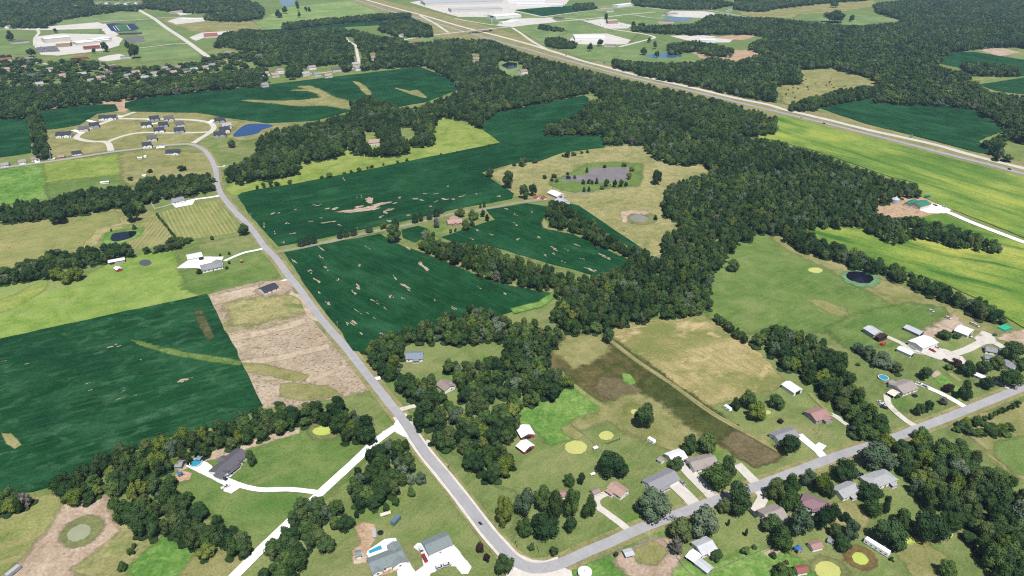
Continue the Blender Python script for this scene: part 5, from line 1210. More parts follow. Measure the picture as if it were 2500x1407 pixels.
for n, c in dict(siding_white=(300, 300, 296), siding_cream=(270, 260, 240), siding_grey=(206, 208, 212), siding_red=(196, 84, 82), brick_tan=(204, 176, 152), brick_red=(178, 108, 90), wall_brown=(74, 46, 46), wall_pale=(262, 254, 240), block_white=(296, 296, 292), trim_white=(306, 306, 302), door_brown=(110, 74, 56), concrete=(222, 214, 204), wood_deck=(206, 160, 130), chimney_brick=(150, 100, 84), dark_metal=(60, 60, 64), black_rubber=(34, 34, 36), tank_white=(310, 310, 310), orange_paint=(214, 90, 60), sign_green=(60, 170, 140), tarp_green=(60, 206, 160), wood_pole=(190, 176, 140), fence_grey=(176, 170, 156), rust=(150, 96, 70), bale_straw=(226, 206, 150), blue_plastic=(60, 130, 210), red_paint=(210, 60, 56)).items():
    plain(n, sc(*c), 0.75, 0.25, 0.07, 0.8)
def glass(name, col):
    m, t = newmat(name); t.out(list(col) + [1], 0.08, 0.5); MATS[name] = m
    return m
GLASS = glass("window_glass", (0.03, 0.035, 0.045))
def win_mesh(w, hgt, mat):
    return MB().box(-w/2, w/2, -0.05, 0.05, 0, hgt).me("window", MATS[mat])
WIN = win_mesh(1.3, 1.25, "trim_white")
PANE = MB().box(-0.55, 0.55, -0.07, 0.07, 0.1, 1.15).me("pane", GLASS)
DOOR = MB().box(-0.5, 0.5, -0.05, 0.05, 0, 2.1).me("door", MATS["door_brown"])
GDOOR = MB().box(-2.4, 2.4, -0.06, 0.06, 0, 2.3).me("garage_door", MATS["trim_white"])
BDOOR = MB().box(-2.2, 2.2, -0.06, 0.06, 0, 3.2).me("barn_door", MATS["dark_metal"])
VENT = MB().cyl((0, 0), 0.12, 0.12, -0.3, 0.45, 6).me("roof_vent", MATS["dark_metal"])
LANDMARKS = []
def gable_solid(y0, y1, x0, x1, h, rise, mi=0, axis='x'):
    prof = [(y0, 0), (y1, 0), (y1, h), ((y0 + y1) / 2, h + rise), (y0, h)]
    n = 5
    if axis == 'x': vs = [(x0, y, z) for y, z in prof] + [(x1, y, z) for y, z in prof]
    else: vs = [(y, x0, z) for y, z in prof] + [(y, x1, z) for y, z in prof]
    return vs, [(i, (i + 1) % n, n + (i + 1) % n, n + i) for i in range(n)] + [tuple(range(n - 1, -1, -1)), tuple(range(n, 2 * n))]
def gable_roof(y0, y1, x0, x1, h, rise, ov, th=0.2, axis='x'):
    """Two sloping slabs with eaves; x0..x1 along the ridge."""
    hw = (y1 - y0) / 2; ym = (y0 + y1) / 2; sl = rise / hw
    e = 0.03
    prof = [(y0 - ov, h - ov * sl + e), (ym, h + rise + e), (y1 + ov, h - ov * sl + e), (y1 + ov, h - ov * sl + th + e), (ym, h + rise + th + e), (y0 - ov, h - ov * sl + th + e)]
    n = 6
    if axis == 'x': vs = [(x0, y, z) for y, z in prof] + [(x1, y, z) for y, z in prof]
    else: vs = [(y, x0, z) for y, z in prof] + [(y, x1, z) for y, z in prof]
    fs = [(i, (i + 1) % n, n + (i + 1) % n, n + i) for i in range(n)]
    for o in (0, n):
        fs += [(o, o + 1, o + 4, o + 5), (o + 1, o + 2, o + 3, o + 4)]
    return vs, fs
def hip_roof(L, W, h, rise, ov):
    a, b = L / 2 + ov, W / 2 + ov
    r = max(0.5, L / 2 - W / 2)
    z0 = h + 0.03
    vs = [(-a, -b, z0), (a, -b, z0), (a, b, z0), (-a, b, z0), (-a, -b, z0 + .15), (a, -b, z0 + .15), (a, b, z0 + .15), (-a, b, z0 + .15), (-r, 0, z0 + rise + .15), (r, 0, z0 + rise + .15)]
    return vs, [(0, 3, 2, 1), (0, 1, 5, 4), (1, 2, 6, 5), (2, 3, 7, 6), (3, 0, 4, 7), (4, 5, 9, 8), (5, 6, 9), (6, 7, 8, 9), (7, 4, 8)]
def building(name, label, cat, A, B, W, h=2.8, rise=None, roof="roof_grey", wall="siding_white", hip=False, wings=(), win=True, garage=None, chimney=None, porch=None, bdoor=None, vents=2, group=None, lm=None, ov=0.5, foundation=True, ends=True, opensides=False, zbase=0.0):
    rise = W * 0.20 if rise is None else rise
    a, b = G(A[0], A[1], h + rise + 0.2), G(B[0], B[1], h + rise + 0.2)
    d = b - a; L = d.length
    if hip: L += W * 0.9
    if A[0] > B[0]: d = -d
    mid = (a + b) / 2
    t = empty(name, (mid.x, mid.y, zbase), math.atan2(d.y, d.x))
    tag(t, label, cat, group)
    if lm: LANDMARKS.append(((A[0] + B[0]) / 2, (A[1] + B[1]) / 2, lm))
    mb = MB()
    if hip: mb.box(-L/2, L/2, -W/2, W/2, 0, h)
    elif opensides:
        for sx in np.linspace(-L/2 + .3, L/2 - .3, max(2, int(L / 4))):
            for sy in (-W/2 + .2, W/2 - .2): mb.box(sx - .12, sx + .12, sy - .12, sy + .12, 0, h)
    else: mb.add(*gable_solid(-W/2, W/2, -L/2, L/2, h, rise))
    mb.obj("post_frame" if opensides else "wall", MATS[wall], t)
    rb = MB()
    if hip: rb.add(*hip_roof(L, W, h, rise, ov))
    else: rb.add(*gable_roof(-W/2, W/2, -L/2 - ov * 0.8, L/2 + ov * 0.8, h, rise, ov))
    ro = rb.obj("roof", MATS[roof], t)
    if not hip and roof.startswith("roof"):
        MB().box(-L/2 - ov * .8, L/2 + ov * .8, -0.16, 0.16, h + rise + 0.17, h + rise + 0.29).obj("ridge_cap", MATS[roof], ro)
        rs = random.Random(int(A[0]))
        for i in range(vents):
            vx = rs.uniform(-L * .4, L * .4); vy = rs.uniform(0.8, W * .3) * rs.choice((-1, 1))
            link("roof_vent", VENT, ro, (vx, vy, h + rise * (1 - abs(vy) / (W / 2)) + 0.25))
    if win and not opensides:
        n = max(2, int(L / 3.6))
        for side in (-1, 1):
            for i in range(n):
                x = -L/2 + L * (i + 0.5) / n
                if garage is not None and side == garage[0] and abs(x - garage[1] * L) < 3.4: continue
                if any(side == wg[3] and abs(x - wg[0] * L) < wg[1] / 2 + 0.8 for wg in wings): continue
                if i == n // 2 and n > 2:
                    link("door", DOOR, t, (x, side * (W/2 + 0.03), 0.05), (0, 0, 0)); continue
                w = link("window", WIN, t, (x, side * (W/2 + 0.03), 0.95)); link("pane", PANE, w)
        if ends:
            for side in (-1, 1):
                w = link("window", WIN, t, (side * (L/2 + 0.03), 0.15 * W, 0.95), (0, 0, math.pi / 2)); link("pane", PANE, w)
    if garage is not None:
        link("garage_door", GDOOR, t, (garage[1] * L, garage[0] * (W/2 + 0.03), 0.02))
    if bdoor is not None:
        if bdoor[0] == 'end': link("barn_door", BDOOR, t, (bdoor[1] * (L/2 + 0.03), 0, 0.02), (0, 0, math.pi / 2), (min(1, W / 6), 1, min(1, h / 3.4)))
        else: link("barn_door", BDOOR, t, (bdoor[2] * L, bdoor[1] * (W/2 + 0.03), 0.02), None, (1, 1, min(1, h / 3.4)))
    for (xc, ww, dd, s) in wings:
        x = xc * L
        wr = min(rise * 0.96, ww * 0.2)
        ya, yb = (0.0, W/2 + dd) if s > 0 else (-W/2 - dd, 0.0)
        MB().add(*gable_solid(x - ww/2, x + ww/2, ya, yb, h - 0.004, wr, axis='y')).obj("wing_wall", MATS[wall], t)
        MB().add(*gable_roof(x - ww/2, x + ww/2, ya - (0.5 if s < 0 else 0), yb + (0.5 if s > 0 else 0), h - 0.004, wr, ov * 0.9, axis='y')).obj("wing_roof", MATS[roof], t)
        w = link("window", WIN, t, (x, s * (W/2 + dd + 0.03), 0.9)); link("pane", PANE, w)
    if chimney is not None:
        c = MB().box(-0.45, 0.45, -0.35, 0.35, h, h + rise + 1.0)
        c.box(-0.55, 0.55, -0.45, 0.45, h + rise + 1.0, h + rise + 1.12)
        o = c.obj("chimney", MATS["chimney_brick"], ro); o.location.x = chimney * L; o.location.y = 0.5
    if porch is not None:
        xc, pw, pd, s = porch
        x = xc * L; y0 = s * (W/2 + 0.02); y1 = s * (W/2 + pd)
        lo, hi = min(y0, y1), max(y0, y1)
        MB().box(x - pw/2, x + pw/2, lo, hi, 0, 0.25).obj("porch_slab", MATS["concrete"], t)
        zr = h - 0.25
        MB().add([(x - pw/2, y0, zr), (x + pw/2, y0, zr), (x + pw/2, y1, zr - 0.5), (x - pw/2, y1, zr - 0.5), (x - pw/2, y0, zr + .12), (x + pw/2, y0, zr + .12), (x + pw/2, y1, zr - 0.38), (x - pw/2, y1, zr - 0.38)],
                 [(0, 3, 2, 1), (4, 5, 6, 7), (0, 1, 5, 4), (1, 2, 6, 5), (2, 3, 7, 6), (3, 0, 4, 7)]).obj("porch_roof", MATS[roof if roof.startswith("roof") else "metal_cream"], t)
        for px_ in np.linspace(x - pw/2 + .2, x + pw/2 - .2, 4):
            MB().box(px_ - .08, px_ + .08, y1 - s * .3 - .08, y1 - s * .3 + .08, 0.25, zr - 0.46).obj("porch_post", MATS["trim_white"], t)
    return t
H = building
# lower left and centre
H("house", "grey-roofed white house beside the rectangular swimming pool", "house", (902, 1374), (980, 1344), 9.6, roof="roof_slate", wings=[(0.33, 8, 1.4, -1), (-0.36, 5, 1.0, -1), (0.37, 6.0, 3.2, 1)], garage=(-1, 0.33), vents=5, lm="the white house with the rectangular pool")
H("garage", "grey-roofed white detached garage on the white gravel court", "garage", (1038, 1331), (1094, 1307), 9.5, h=3.2, roof="roof_slate", win=False, garage=(-1, 0.22), vents=3, lm="the detached grey-roofed garage")
H("shed", "small grey and white pool shed left of the grey-roofed house", "shed", (868, 1350), (879, 1347), 3.4, h=2.3, roof="roof_slate", win=False, vents=0)
H("house", "long dark-roofed white ranch house with a round pool behind it", "house", (524, 1150), (589, 1096), 10.5, roof="roof_dark", wings=[(-0.40, 7, 0.6, -1), (0.12, 4, 1.2, -1), (0.02, 5, 2, 1)], porch=(-0.12, 9, 2.4, -1), vents=4, lm="the long dark-roofed ranch house")
H("shed", "small grey-roofed shed by the hedgerow left of the round pool", "shed", (428, 1128), (445, 1128), 5.5, h=2.3, roof="roof_grey", win=False, vents=0, wall="siding_grey")
H("pavilion", "small grey pavilion roof behind the round blue pool", "pavilion", (483, 1114), (491, 1116), 3.2, h=2.3, roof="roof_bluegrey", opensides=True, vents=0)
H("house", "blue-grey roofed white house on the lawn inside the wood", "house", (992, 862), (1032, 861), 10, roof="roof_bluegrey", porch=(0.1, 5, 2.5, -1), lm="the house on the lawn inside the wood")
H("house", "brown-roofed house almost hidden in the wood right of the road", "house", (1077, 927), (1098, 943), 9, roof="roof_brown", wings=[(0.1, 6, 2, 1)], lm="the brown-roofed house hidden in the wood")
# red barns and the road corner
H("barn", "nearer red barn with a bright white metal roof", "barn", (1273, 1076), (1292, 1090), 8.6, h=2.8, rise=1.6, roof="metal_white", wall="siding_red", win=False, bdoor=('end', 1), lm="the nearer red barn")
H("barn", "farther red barn with a white metal roof under the trees", "barn", (1276, 1037), (1289, 1059), 9, h=2.8, rise=1.6, roof="metal_white", wall="siding_red", win=False, bdoor=('end', 1), lm="the farther red barn")
H("house", "small white house with a tan and brown roof at the curved driveway", "house", (1494, 1178), (1526, 1200), 7.6, roof="roof_rose", h=3.0, porch=(-0.25, 5, 2.5, -1), vents=1, lm="the small tan-roofed house at the curved driveway")
H("shed", "little brown-roofed shed beside the curved driveway", "shed", (1446, 1199), (1461, 1193), 3.6, h=2.1, roof="roof_brown", win=False, vents=0)
H("house", "long light grey ranch house behind the big pale tree", "house", (1583, 1180), (1646, 1150), 10.5, roof="roof_grey", garage=(-1, 0.36), porch=(-0.1, 7, 1.8, -1), vents=2, lm="the long light grey ranch house")
H("house", "brown-grey roofed house with a white front beside the wide driveway", "house", (1686, 1129), (1744, 1113), 10, roof="roof_tan", wings=[(-0.02, 5, 1.5, -1)], porch=(0.3, 6, 1.8, -1), lm="the brown-grey roofed house")
H("garage", "plain white garage behind the brown-grey roofed house", "garage", (1634, 1113), (1668, 1101), 8.5, h=3, roof="metal_white", wall="block_white", win=False, bdoor=('side', -1, 0.0), lm="the plain white garage")
H("shed", "small grey shed left of the plain white garage", "shed", (1610, 1116), (1619, 1122), 3.6, h=2.2, roof="roof_tan", win=False, vents=0)
H("house", "white-roofed house with a carport at the bottom of the picture", "house", (1703, 1334), (1738, 1319), 9, roof="metal_grey", porch=(0.1, 5, 1.5, -1), vents=0, lm="the white-roofed house at the bottom")
H("carport", "arched white carport joined to the bottom white-roofed house", "carport", (1684, 1347), (1706, 1362), 6.5, h=2.4, rise=0.8, roof="metal_white", opensides=True, vents=0)
H("trailer_home", "narrow silver-roofed trailer home behind the carport", "trailer home", (1704, 1367), (1734, 1390), 4.6, h=2.6, rise=0.5, roof="metal_grey", wall="siding_grey", vents=0)
H("animal_shelter", "silver lean-to shelter in the bare corral", "shelter", (1525, 1350), (1544, 1345), 4, h=2.0, rise=0.4, roof="metal_silver", opensides=True, vents=0)
H("house", "light grey gabled house right of the mauve-roofed house", "house", (2047, 1199), (2088, 1180), 8.6, roof="roof_light", porch=(0.0, 4, 2.5, -1), lm="the light grey gabled house")
H("house", "grey hip-roofed house beside the big lower right wood", "house", (2133, 1168), (2163, 1157), 10, hip=True, rise=1.6, roof="roof_light", porch=(0.25, 4, 3, -1), lm="the grey house beside the lower right wood")
H("house", "mauve hip-roofed house between the big yard trees", "house", (1980, 1218), (2004, 1228), 10, hip=True, rise=2.0, roof="roof_mauve", wings=[(0.2, 5, 2, -1)], lm="the mauve-roofed house")
H("house", "tan-roofed house half covered by a large tree", "house", (1866, 1256), (1910, 1240), 11, roof="roof_tan", wings=[(-0.34, 6, 2, -1)], lm="the tan-roofed house")
H("shed", "brown-roofed white shed below the big yard trees", "shed", (1980, 1330), (2004, 1324), 4.4, h=2.4, roof="roof_pink", win=False, vents=0, lm="the brown-roofed white shed")
H("shed", "little grey shed tucked against the pale tree", "shed", (2024, 1314), (2036, 1320), 3, h=2.0, roof="roof_grey", win=False, vents=0)
H("shed", "red-roofed white shed at the bottom edge by the algae pond", "shed", (1945, 1388), (1968, 1384), 4.2, h=2.4, roof="roof_red", win=False, vents=0, lm="the red-roofed shed")
H("shed", "small red roof showing behind a tree at the bottom edge", "shed", (1902, 1384), (1918, 1379), 3.8, h=2.2, roof="roof_red", win=False, vents=0)
H("shed", "brown-roofed shed behind the clump of round trees", "shed", (1368, 1203), (1382, 1202), 4, h=2.2, roof="roof_pink", win=False, vents=0)
# right-hand farm and road
H("house", "pink-roofed house with a metal lean-to at the gravel drive", "house", (1980, 1010), (2012, 999), 11, roof="roof_pink", wall="siding_grey", wings=[(0.25, 6, 3, -1)], lm="the pink-roofed roadside house")
H("storage_building", "white arched storage building beside the wood", "building", (1920, 931), (1950, 951), 8, h=3, rise=1.3, roof="metal_white", wall="block_white", win=False, bdoor=('end', 1), vents=0, lm="the white arched storage building")
H("house", "grey-roofed house with a large dark tree at its driveway", "house", (1893, 1064), (1940, 1048), 10, roof="roof_grey", porch=(-0.2, 6, 2, -1), lm="the grey-roofed house by the forked driveway")
H("house", "mauve-grey roofed house with a white awning and a round pool", "house", (2190, 943), (2226, 930), 12, roof="roof_tan", rise=2.2, wings=[(-0.2, 5, 2, 1)], lm="the house with the white awning")
H("carport", "curved white awning on posts at the mauve-grey roofed house", "carport", (2174, 953), (2190, 961), 7, h=2.5, rise=0.6, roof="metal_cream", opensides=True, vents=0)
H("barn", "white metal barn with a dark open lean-to end", "barn", (2120, 795), (2146, 811), 9, h=4, rise=1.4, roof="metal_grey", wall="siding_grey", win=False, vents=0, lm="the white barn with the dark end")
H("lean_to", "dark brown open shed at the end of the white barn", "shed", (2149, 815), (2158, 820), 9.6, h=3.8, rise=1.0, roof="wall_brown", wall="wall_brown", win=False, vents=0, bdoor=('end', 1))
H("greenhouse", "long silver arched greenhouse above the farm drive", "greenhouse", (2214, 793), (2252, 810), 7, h=2.4, rise=1.4, roof="metal_silver", wall="siding_grey", win=False, vents=0, bdoor=('end', 1))
H("workshop", "big bright white workshop at the centre of the farm", "workshop", (2237, 838), (2274, 824), 12, h=4.2, rise=1.2, roof="metal_white", wall="block_white", win=False, vents=0, bdoor=('end', 1), lm="the big white workshop")
H("storage_building", "long narrow white shed beside the farm drive", "shed", (2196, 846), (2230, 861), 6, h=2.8, rise=0.9, roof="metal_white", wall="block_white", win=False, vents=0, bdoor=('end', 1), lm="the long narrow white shed")
H("barn", "wide white barn at the upper right of the farm", "barn", (2340, 796), (2372, 808), 13, h=3.6, rise=1.6, roof="metal_white", wall="siding_cream", win=False, vents=0, bdoor=('end', 1), lm="the wide white barn")
H("house", "grey-roofed trailer house at the upper end of the farm loop", "house", (2408, 846), (2438, 852), 7.5, roof="roof_grey", vents=1, lm="the farm loop house")
H("shed", "blue-grey roofed shed with a white awning near the right edge", "shed", (2405, 868), (2420, 870), 5, h=2.6, roof="roof_bluegrey", win=False, vents=0)
H("house", "grey-roofed house under the trees at the right edge", "house", (2455, 878), (2482, 893), 8, roof="roof_grey", vents=1, lm="the right-edge house")
H("trailer_home", "long white trailer between the dark trees at the right edge", "trailer home", (2382, 911), (2408, 922), 4.2, h=2.6, rise=0.4, roof="metal_white", wall="block_white", vents=0)
H("farm_building", "barn with a green metal roof at the end of the white lane", "barn", (2236, 496), (2262, 489), 13, h=4.6, rise=2.2, roof="metal_green", wall="siding_cream", win=False, bdoor=('end', 1), vents=0, lm="the green-roofed barn")
H("lean_to", "low green-roofed wing on the left of the green barn", "shed", (2217, 496), (2236, 487), 8, h=3.4, rise=1.4, roof="metal_green", wall="siding_cream", win=False, vents=0)
H("storage_building", "bright white barn in the dry pasture near the pond", "barn", (1346, 464), (1369, 474), 12, h=4, rise=1.8, roof="metal_white", wall="siding_cream", win=False, bdoor=('end', 1), vents=0, lm="the white barn near the muddy pond")
H("storage_building", "silver-roofed barn at the end of the farm lane", "barn", (1364, 483), (1381, 492), 12, h=4, rise=1.6, roof="metal_silver", wall="siding_white", win=False, vents=0, bdoor=('end', 1))
H("shed", "red-roofed small shed left of the white pasture barn", "shed", (1305, 477), (1314, 480), 5, h=2.6, roof="metal_red", wall="siding_white", win=False, vents=0)
H("shed", "pale shed with a red roof beside the white pasture barn", "shed", (1325, 478), (1331, 482), 4.5, h=2.6, roof="metal_red", wall="siding_cream", win=False, vents=0)
H("farmhouse", "pink-roofed farmhouse on the farm lane among evergreens", "house", (1092, 537), (1126, 534), 11, roof="roof_rose", wall="brick_tan", wings=[(0.05, 9, 6, 1), (0.0, 6, 3, -1)], vents=3, lm="the pink-roofed farmhouse")
H("boathouse", "tiny hut at the edge of the muddy pond", "hut", (1492, 446), (1498, 446), 3.5, h=2.3, roof="roof_rose", win=False, vents=0)
# left-hand places
H("house", "grey-roofed house with a fenced lawn above the raked hay field", "house", (418, 486), (446, 480), 12, roof="roof_grey", wings=[(0.2, 7, 2, -1)], lm="the house with the fenced lawn")
H("barn", "white metal barn behind the grey-roofed house on the white drive", "barn", (456, 624), (491, 617), 11, h=4, rise=1.6, roof="metal_white", wall="block_white", win=False, vents=0, bdoor=('side', -1, 0.4), lm="the white barn on the white drive")
H("house", "grey hip-roofed house on the white drive left of the road", "house", (506, 646), (524, 642), 13, hip=True, rise=2.2, roof="roof_grey", wings=[(0.35, 8, 1.5, 1)], garage=(1, 0.3), lm="the hip-roofed house on the white drive")
H("livestock_shed", "long low white open-front shed at the hedgerow", "shed", (264, 637), (303, 630), 6, h=2.8, rise=0.6, roof="metal_white", wall="siding_grey", win=False, vents=0, bdoor=('side', -1, -0.3), lm="the long low white shed")
H("shed", "little white shed with a red front below the long low shed", "shed", (283, 650), (290, 655), 4.5, h=2.6, rise=1.0, roof="metal_white", wall="siding_red", win=False, vents=0)
H("house", "new dark-roofed house with white walls on the tan plot", "house", (637, 704), (671, 691), 11, roof="roof_black", lm="the new house on the tan plot")
H("house", "black-roofed new house beside the white court at the road curve", "house", (405, 366), (438, 364), 14, roof="roof_black", wings=[(0.25, 9, 4, -1)], vents=1, lm="the black-roofed house at the road curve")
H("house", "small black-roofed house on the straight road at the left", "house", (174, 370), (197, 367), 12, roof="roof_black", vents=1, lm="the small black-roofed house")
H("house", "tan-roofed house at the left end of the straight road", "house", (2, 398), (20, 396), 11, roof="roof_tan", vents=1)
H("house", "pale house with a dark tree in front on the straight road", "house", (43, 391), (60, 388), 11, roof="roof_tan", wall="siding_white", vents=1)
H("house", "brown-roofed house beside the tree row on the straight road", "house", (74, 384), (94, 381), 11, roof="roof_brown", vents=1)
H("run_in_shed", "long white run-in shed in the green hay meadow", "shed", (245, 444), (265, 442), 4, h=2.4, rise=0.4, roof="metal_white", wall="block_white", win=False, vents=0)
H("shed", "white shed in the horse paddock below the black-roofed house", "shed", (336, 384), (346, 383), 4, h=2.4, rise=0.5, roof="metal_white", wall="block_white", win=False, vents=0)
H("shed", "low white shelter in the lower part of the horse paddock", "shed", (347, 427), (355, 426), 4, h=2.2, rise=0.5, roof="metal_white", wall="block_white", win=False, vents=0)
# new housing estate
EST = [(262, 281, 50, 12, "long black-roofed house at the top left of the new estate"), (228, 299, 28, 13, "second black-roofed house down the estate's left street"), (202, 308, 28, 13, "third black-roofed house down the estate's left street"), (155, 322, 44, 13, "large house at the lower left corner of the new estate"),
       (375, 283, 28, 13, "left one of two houses on the estate's back street"), (410, 283, 28, 14, "right one of two houses on the estate's back street"), (356, 298, 30, 12, "leftmost black-roofed house inside the estate loop"), (397, 298, 27, 12, "upper middle house inside the estate loop"), (437, 297, 24, 15, "steep dark-roofed house at the right inside the estate loop"),
       (387, 311, 30, 14, "lower left house inside the estate loop"), (436, 311, 29, 14, "lower right house inside the estate loop"), (369, 331, 28, 13, "black-roofed house alone on the estate's middle island"), (357, 347, 26, 12, "grey-roofed house at the front edge of the new estate"), (535, 287, 30, 13, "topmost house on the estate's right street"), (552, 300, 26, 13, "white-roofed house next to the blue pond"), (547, 310, 30, 13, "third house down the estate's right street"), (535, 321, 34, 13, "lowest house on the estate's right street")]
for i, (x, y, w, W, lab) in enumerate(EST):
    rf = "roof_light" if "white-roofed" in lab else ("roof_dark" if i % 3 == 2 else "roof_black")
    H("estate_house", lab, "house", (x - w * 0.42, y + 1), (x + w * 0.42, y - 1.5), W + 2, h=4.4, rise=3.4, roof=rf, wall=("siding_white", "siding_grey", "wall_pale")[i % 3], wings=[(0.22, 7, 2, -1), (-0.25, 5, 1.5, -1)], garage=(-1, 0.22), vents=1, group="houses of the new estate", ov=0.6)
# far town, school and business park
FAR = [("school_building", "tall pale school block left of the far school yard", (104, 93), (166, 87), 40, 11, 1.0, "metal_white", "wall_pale"), ("school_building", "tan school hall in front of the tall pale block", (137, 104), (172, 102), 34, 9, 0.8, "metal_cream", "brick_tan"), ("school_building", "long white-roofed classroom wing of the far school", (182, 103), (262, 94), 40, 6, 0.8, "metal_white", "wall_pale"), ("school_building", "white gymnasium roof beside the classroom wing", (222, 96), (262, 90), 34, 8, 0.8, "metal_white", "wall_pale"),
       ("school_building", "red-brick school front facing the far trees", (202, 113), (243, 110), 16, 7, 1.0, "roof_red", "brick_red"), ("office_building", "orange-red roofed building below the far school", (176, 139), (214, 136), 14, 5, 2.0, "roof_red", "brick_red"), ("office_building", "low brick building among the far town trees", (252, 160), (281, 157), 12, 4.5, 1.0, "roof_tan", "brick_red"), ("office_building", "grey-roofed building right of the paved lane below the school", (293, 137), (319, 135), 14, 5, 1.5, "roof_bluegrey", "wall_pale"),
       ("office_building", "grey-roofed hall at the far left below the school", (42, 142), (80, 139), 18, 6, 2.0, "roof_slate", "brick_red"), ("office_building", "red-brown roofed building at the left edge of the far town", (-6, 143), (25, 140), 18, 6, 2.5, "roof_red", "wall_pale"), ("school_building", "grey and dark roofed building left of the far school", (25, 101), (66, 97), 22, 5, 1.6, "roof_dark", "wall_pale"),
       ("church", "church with a broad red-brown roof by the far road", (497, 82), (530, 80), 26, 6, 6.0, "roof_red", "wall_pale"), ("care_home", "sprawling tan building at the top beyond the far road", (415, 28), (478, 22), 24, 5, 2.5, "roof_rose", "wall_pale"), ("care_home", "dark-roofed end of the sprawling tan building", (470, 26), (500, 23), 22, 5, 2.5, "roof_black", "wall_pale"), ("office_building", "low white building beside the far road junction", (442, 46), (498, 44), 20, 4, 0.6, "metal_white", "block_white"),
       ("grandstand", "long dark grandstand beside the running track", (290, 81), (345, 79), 8, 4, 0.6, "roof_dark", "dark_metal"),
       ("warehouse", "enormous pale grey warehouse at the top of the picture", (1032, 4), (1220, -2), 100, 10, 1.5, "metal_silver", "wall_pale"), ("warehouse", "second long pale warehouse in front of the largest one", (1098, 21), (1222, 17), 60, 10, 1.5, "metal_silver", "wall_pale"), ("warehouse", "nearest white warehouse of the far factory", (1200, 38), (1262, 33), 55, 9, 1.2, "metal_white", "block_white"), ("warehouse", "long white-roofed shed row at the top edge right of the warehouses", (1262, 8), (1375, 10), 40, 7, 1.0, "metal_white", "block_white"), ("warehouse", "white-roofed shed behind the long shed row", (1240, 2), (1330, 2), 40, 7, 1.0, "metal_white", "block_white"),
       ("business_hall", "wide white flat hall with parking lot in the business park", (1402, 88), (1476, 88), 60, 7, 0.8, "metal_white", "block_white"), ("office_building", "small pale office right of the wide white hall", (1476, 107), (1502, 108), 22, 5, 1.5, "roof_brown", "wall_pale"), ("hotel", "tan three-storey building with a car park in the business park", (1482, 49), (1506, 48), 18, 10, 1.0, "metal_cream", "brick_tan"), ("business_hall", "long white building at the far end of the business park", (1502, 12), (1546, 7), 30, 7, 0.8, "metal_white", "block_white"),
       ("business_hall", "white metal hall among the trees right of the far pond", (1708, 95), (1746, 96), 30, 6, 1.5, "metal_white", "block_white"), ("house", "pale house beside the small blue far pond", (1608, 53), (1646, 54), 14, 4, 2.5, "roof_rose", "wall_pale"), ("business_hall", "grey-roofed dealership in the far gravel lot", (1625, 33), (1650, 31), 24, 6, 1.0, "roof_tan", "wall_pale"), ("office_building", "low dark-fronted building at the business park crossroads", (1355, 41), (1375, 43), 18, 5, 1.0, "roof_dark", "brick_tan"),
       ("workshop", "red workshop by the highway overpass approach", (1012, 101), (1032, 102), 16, 4.5, 1.5, "metal_red", "siding_red"), ("business_hall", "row of white sheds beyond the highway crossing", (1222, 54), (1260, 50), 25, 6, 0.8, "metal_white", "block_white"), ("barn", "white barn in the far right forest clearing", (2005, 91), (2016, 92), 14, 4, 1.5, "metal_white", "block_white"), ("house", "pale farmhouse beside the far right soybean field", (2402, 112), (2412, 112), 10, 4, 2.0, "roof_light", "wall_pale")]
for nm, lab, A, B, W, h, rise, rf, wl in FAR:
    H(nm, lab, {"school_building": "school", "office_building": "building", "care_home": "building", "business_hall": "hall"}.get(nm, nm.replace("_", " ")), A, B, W, h=h, rise=rise, roof=rf, wall=wl, win=(W < 30), vents=0, ov=0.4)
TOWN = [(400, 162), (422, 172), (435, 160), (447, 168), (472, 165), (500, 160), (515, 155), (545, 147), (555, 125), (150, 180), (352, 185), (220, 192), (265, 172), (75, 180), (25, 207), (40, 235), (310, 180), (120, 165), (180, 165), (330, 172), (12, 165), (60, 160), (375, 175), (95, 200), (245, 185), (200, 176), (645, 175), (682, 167), (670, 178), (635, 185), (645, 202), (745, 175), (760, 160), (772, 177), (800, 180), (820, 165), (867, 152), (875, 162), (910, 137), (1055, 135), (1160, 140), (982, 82), (700, 127), (820, 100), (632, 132), (1277, 170), (1317, 157), (915, 340), (10, 52), (30, 46), (45, 58), (20, 62), (5, 42), (56, 44), (140, 16), (180, 14), (240, 6), (262, 4), (285, 7), (310, 5), (335, 4), (350, 8), (1470, 20), (1490, 23), (1720, 12), (1735, 16), (1750, 14), (1780, 22)]
TR = ["roof_tan", "roof_grey", "roof_rose", "roof_brown", "roof_dark", "roof_light"]
for i, (x, y) in enumerate(sorted(TOWN)):
    s = PXM(y); L = random.Random(i).uniform(13, 19); w = L * s * 0.5
    red = (x, y) in ((910, 137), (1277, 170), (1160, 140))
    if x == 915: lab, grp = "white farmhouse among trees above the yellow-green meadow", None
    elif x == 910: lab, grp = "tall reddish-roofed house in the far woods", None
    elif x == 1277: lab, grp = "pink-roofed house beside the small pond in the highway wood", None
    elif x == 1160: lab, grp = "brownish house alone in the wood below the overpass", None
    elif x < 640 and y > 100: lab, grp = "pale house half hidden among the trees of the far town", "houses of the far town"
    elif x < 640: lab, grp = "tiny pale house on the far upper left skyline", "houses on the upper left skyline"
    elif x < 1100: lab, grp = "pale house between trees behind the long far soybean field", "houses behind the far soybean field"
    else: lab, grp = "small house in the far business suburb", "houses of the far suburb"
    if grp: lab = unique(lab)
    H("house", lab, "house", (x - w, y + 1), (x + w, y - 1), 13, h=5.5, rise=3.2, roof="roof_pink" if red else TR[i % 6], wall=["siding_white", "wall_pale", "siding_cream"][i % 3], vents=0, group=grp)

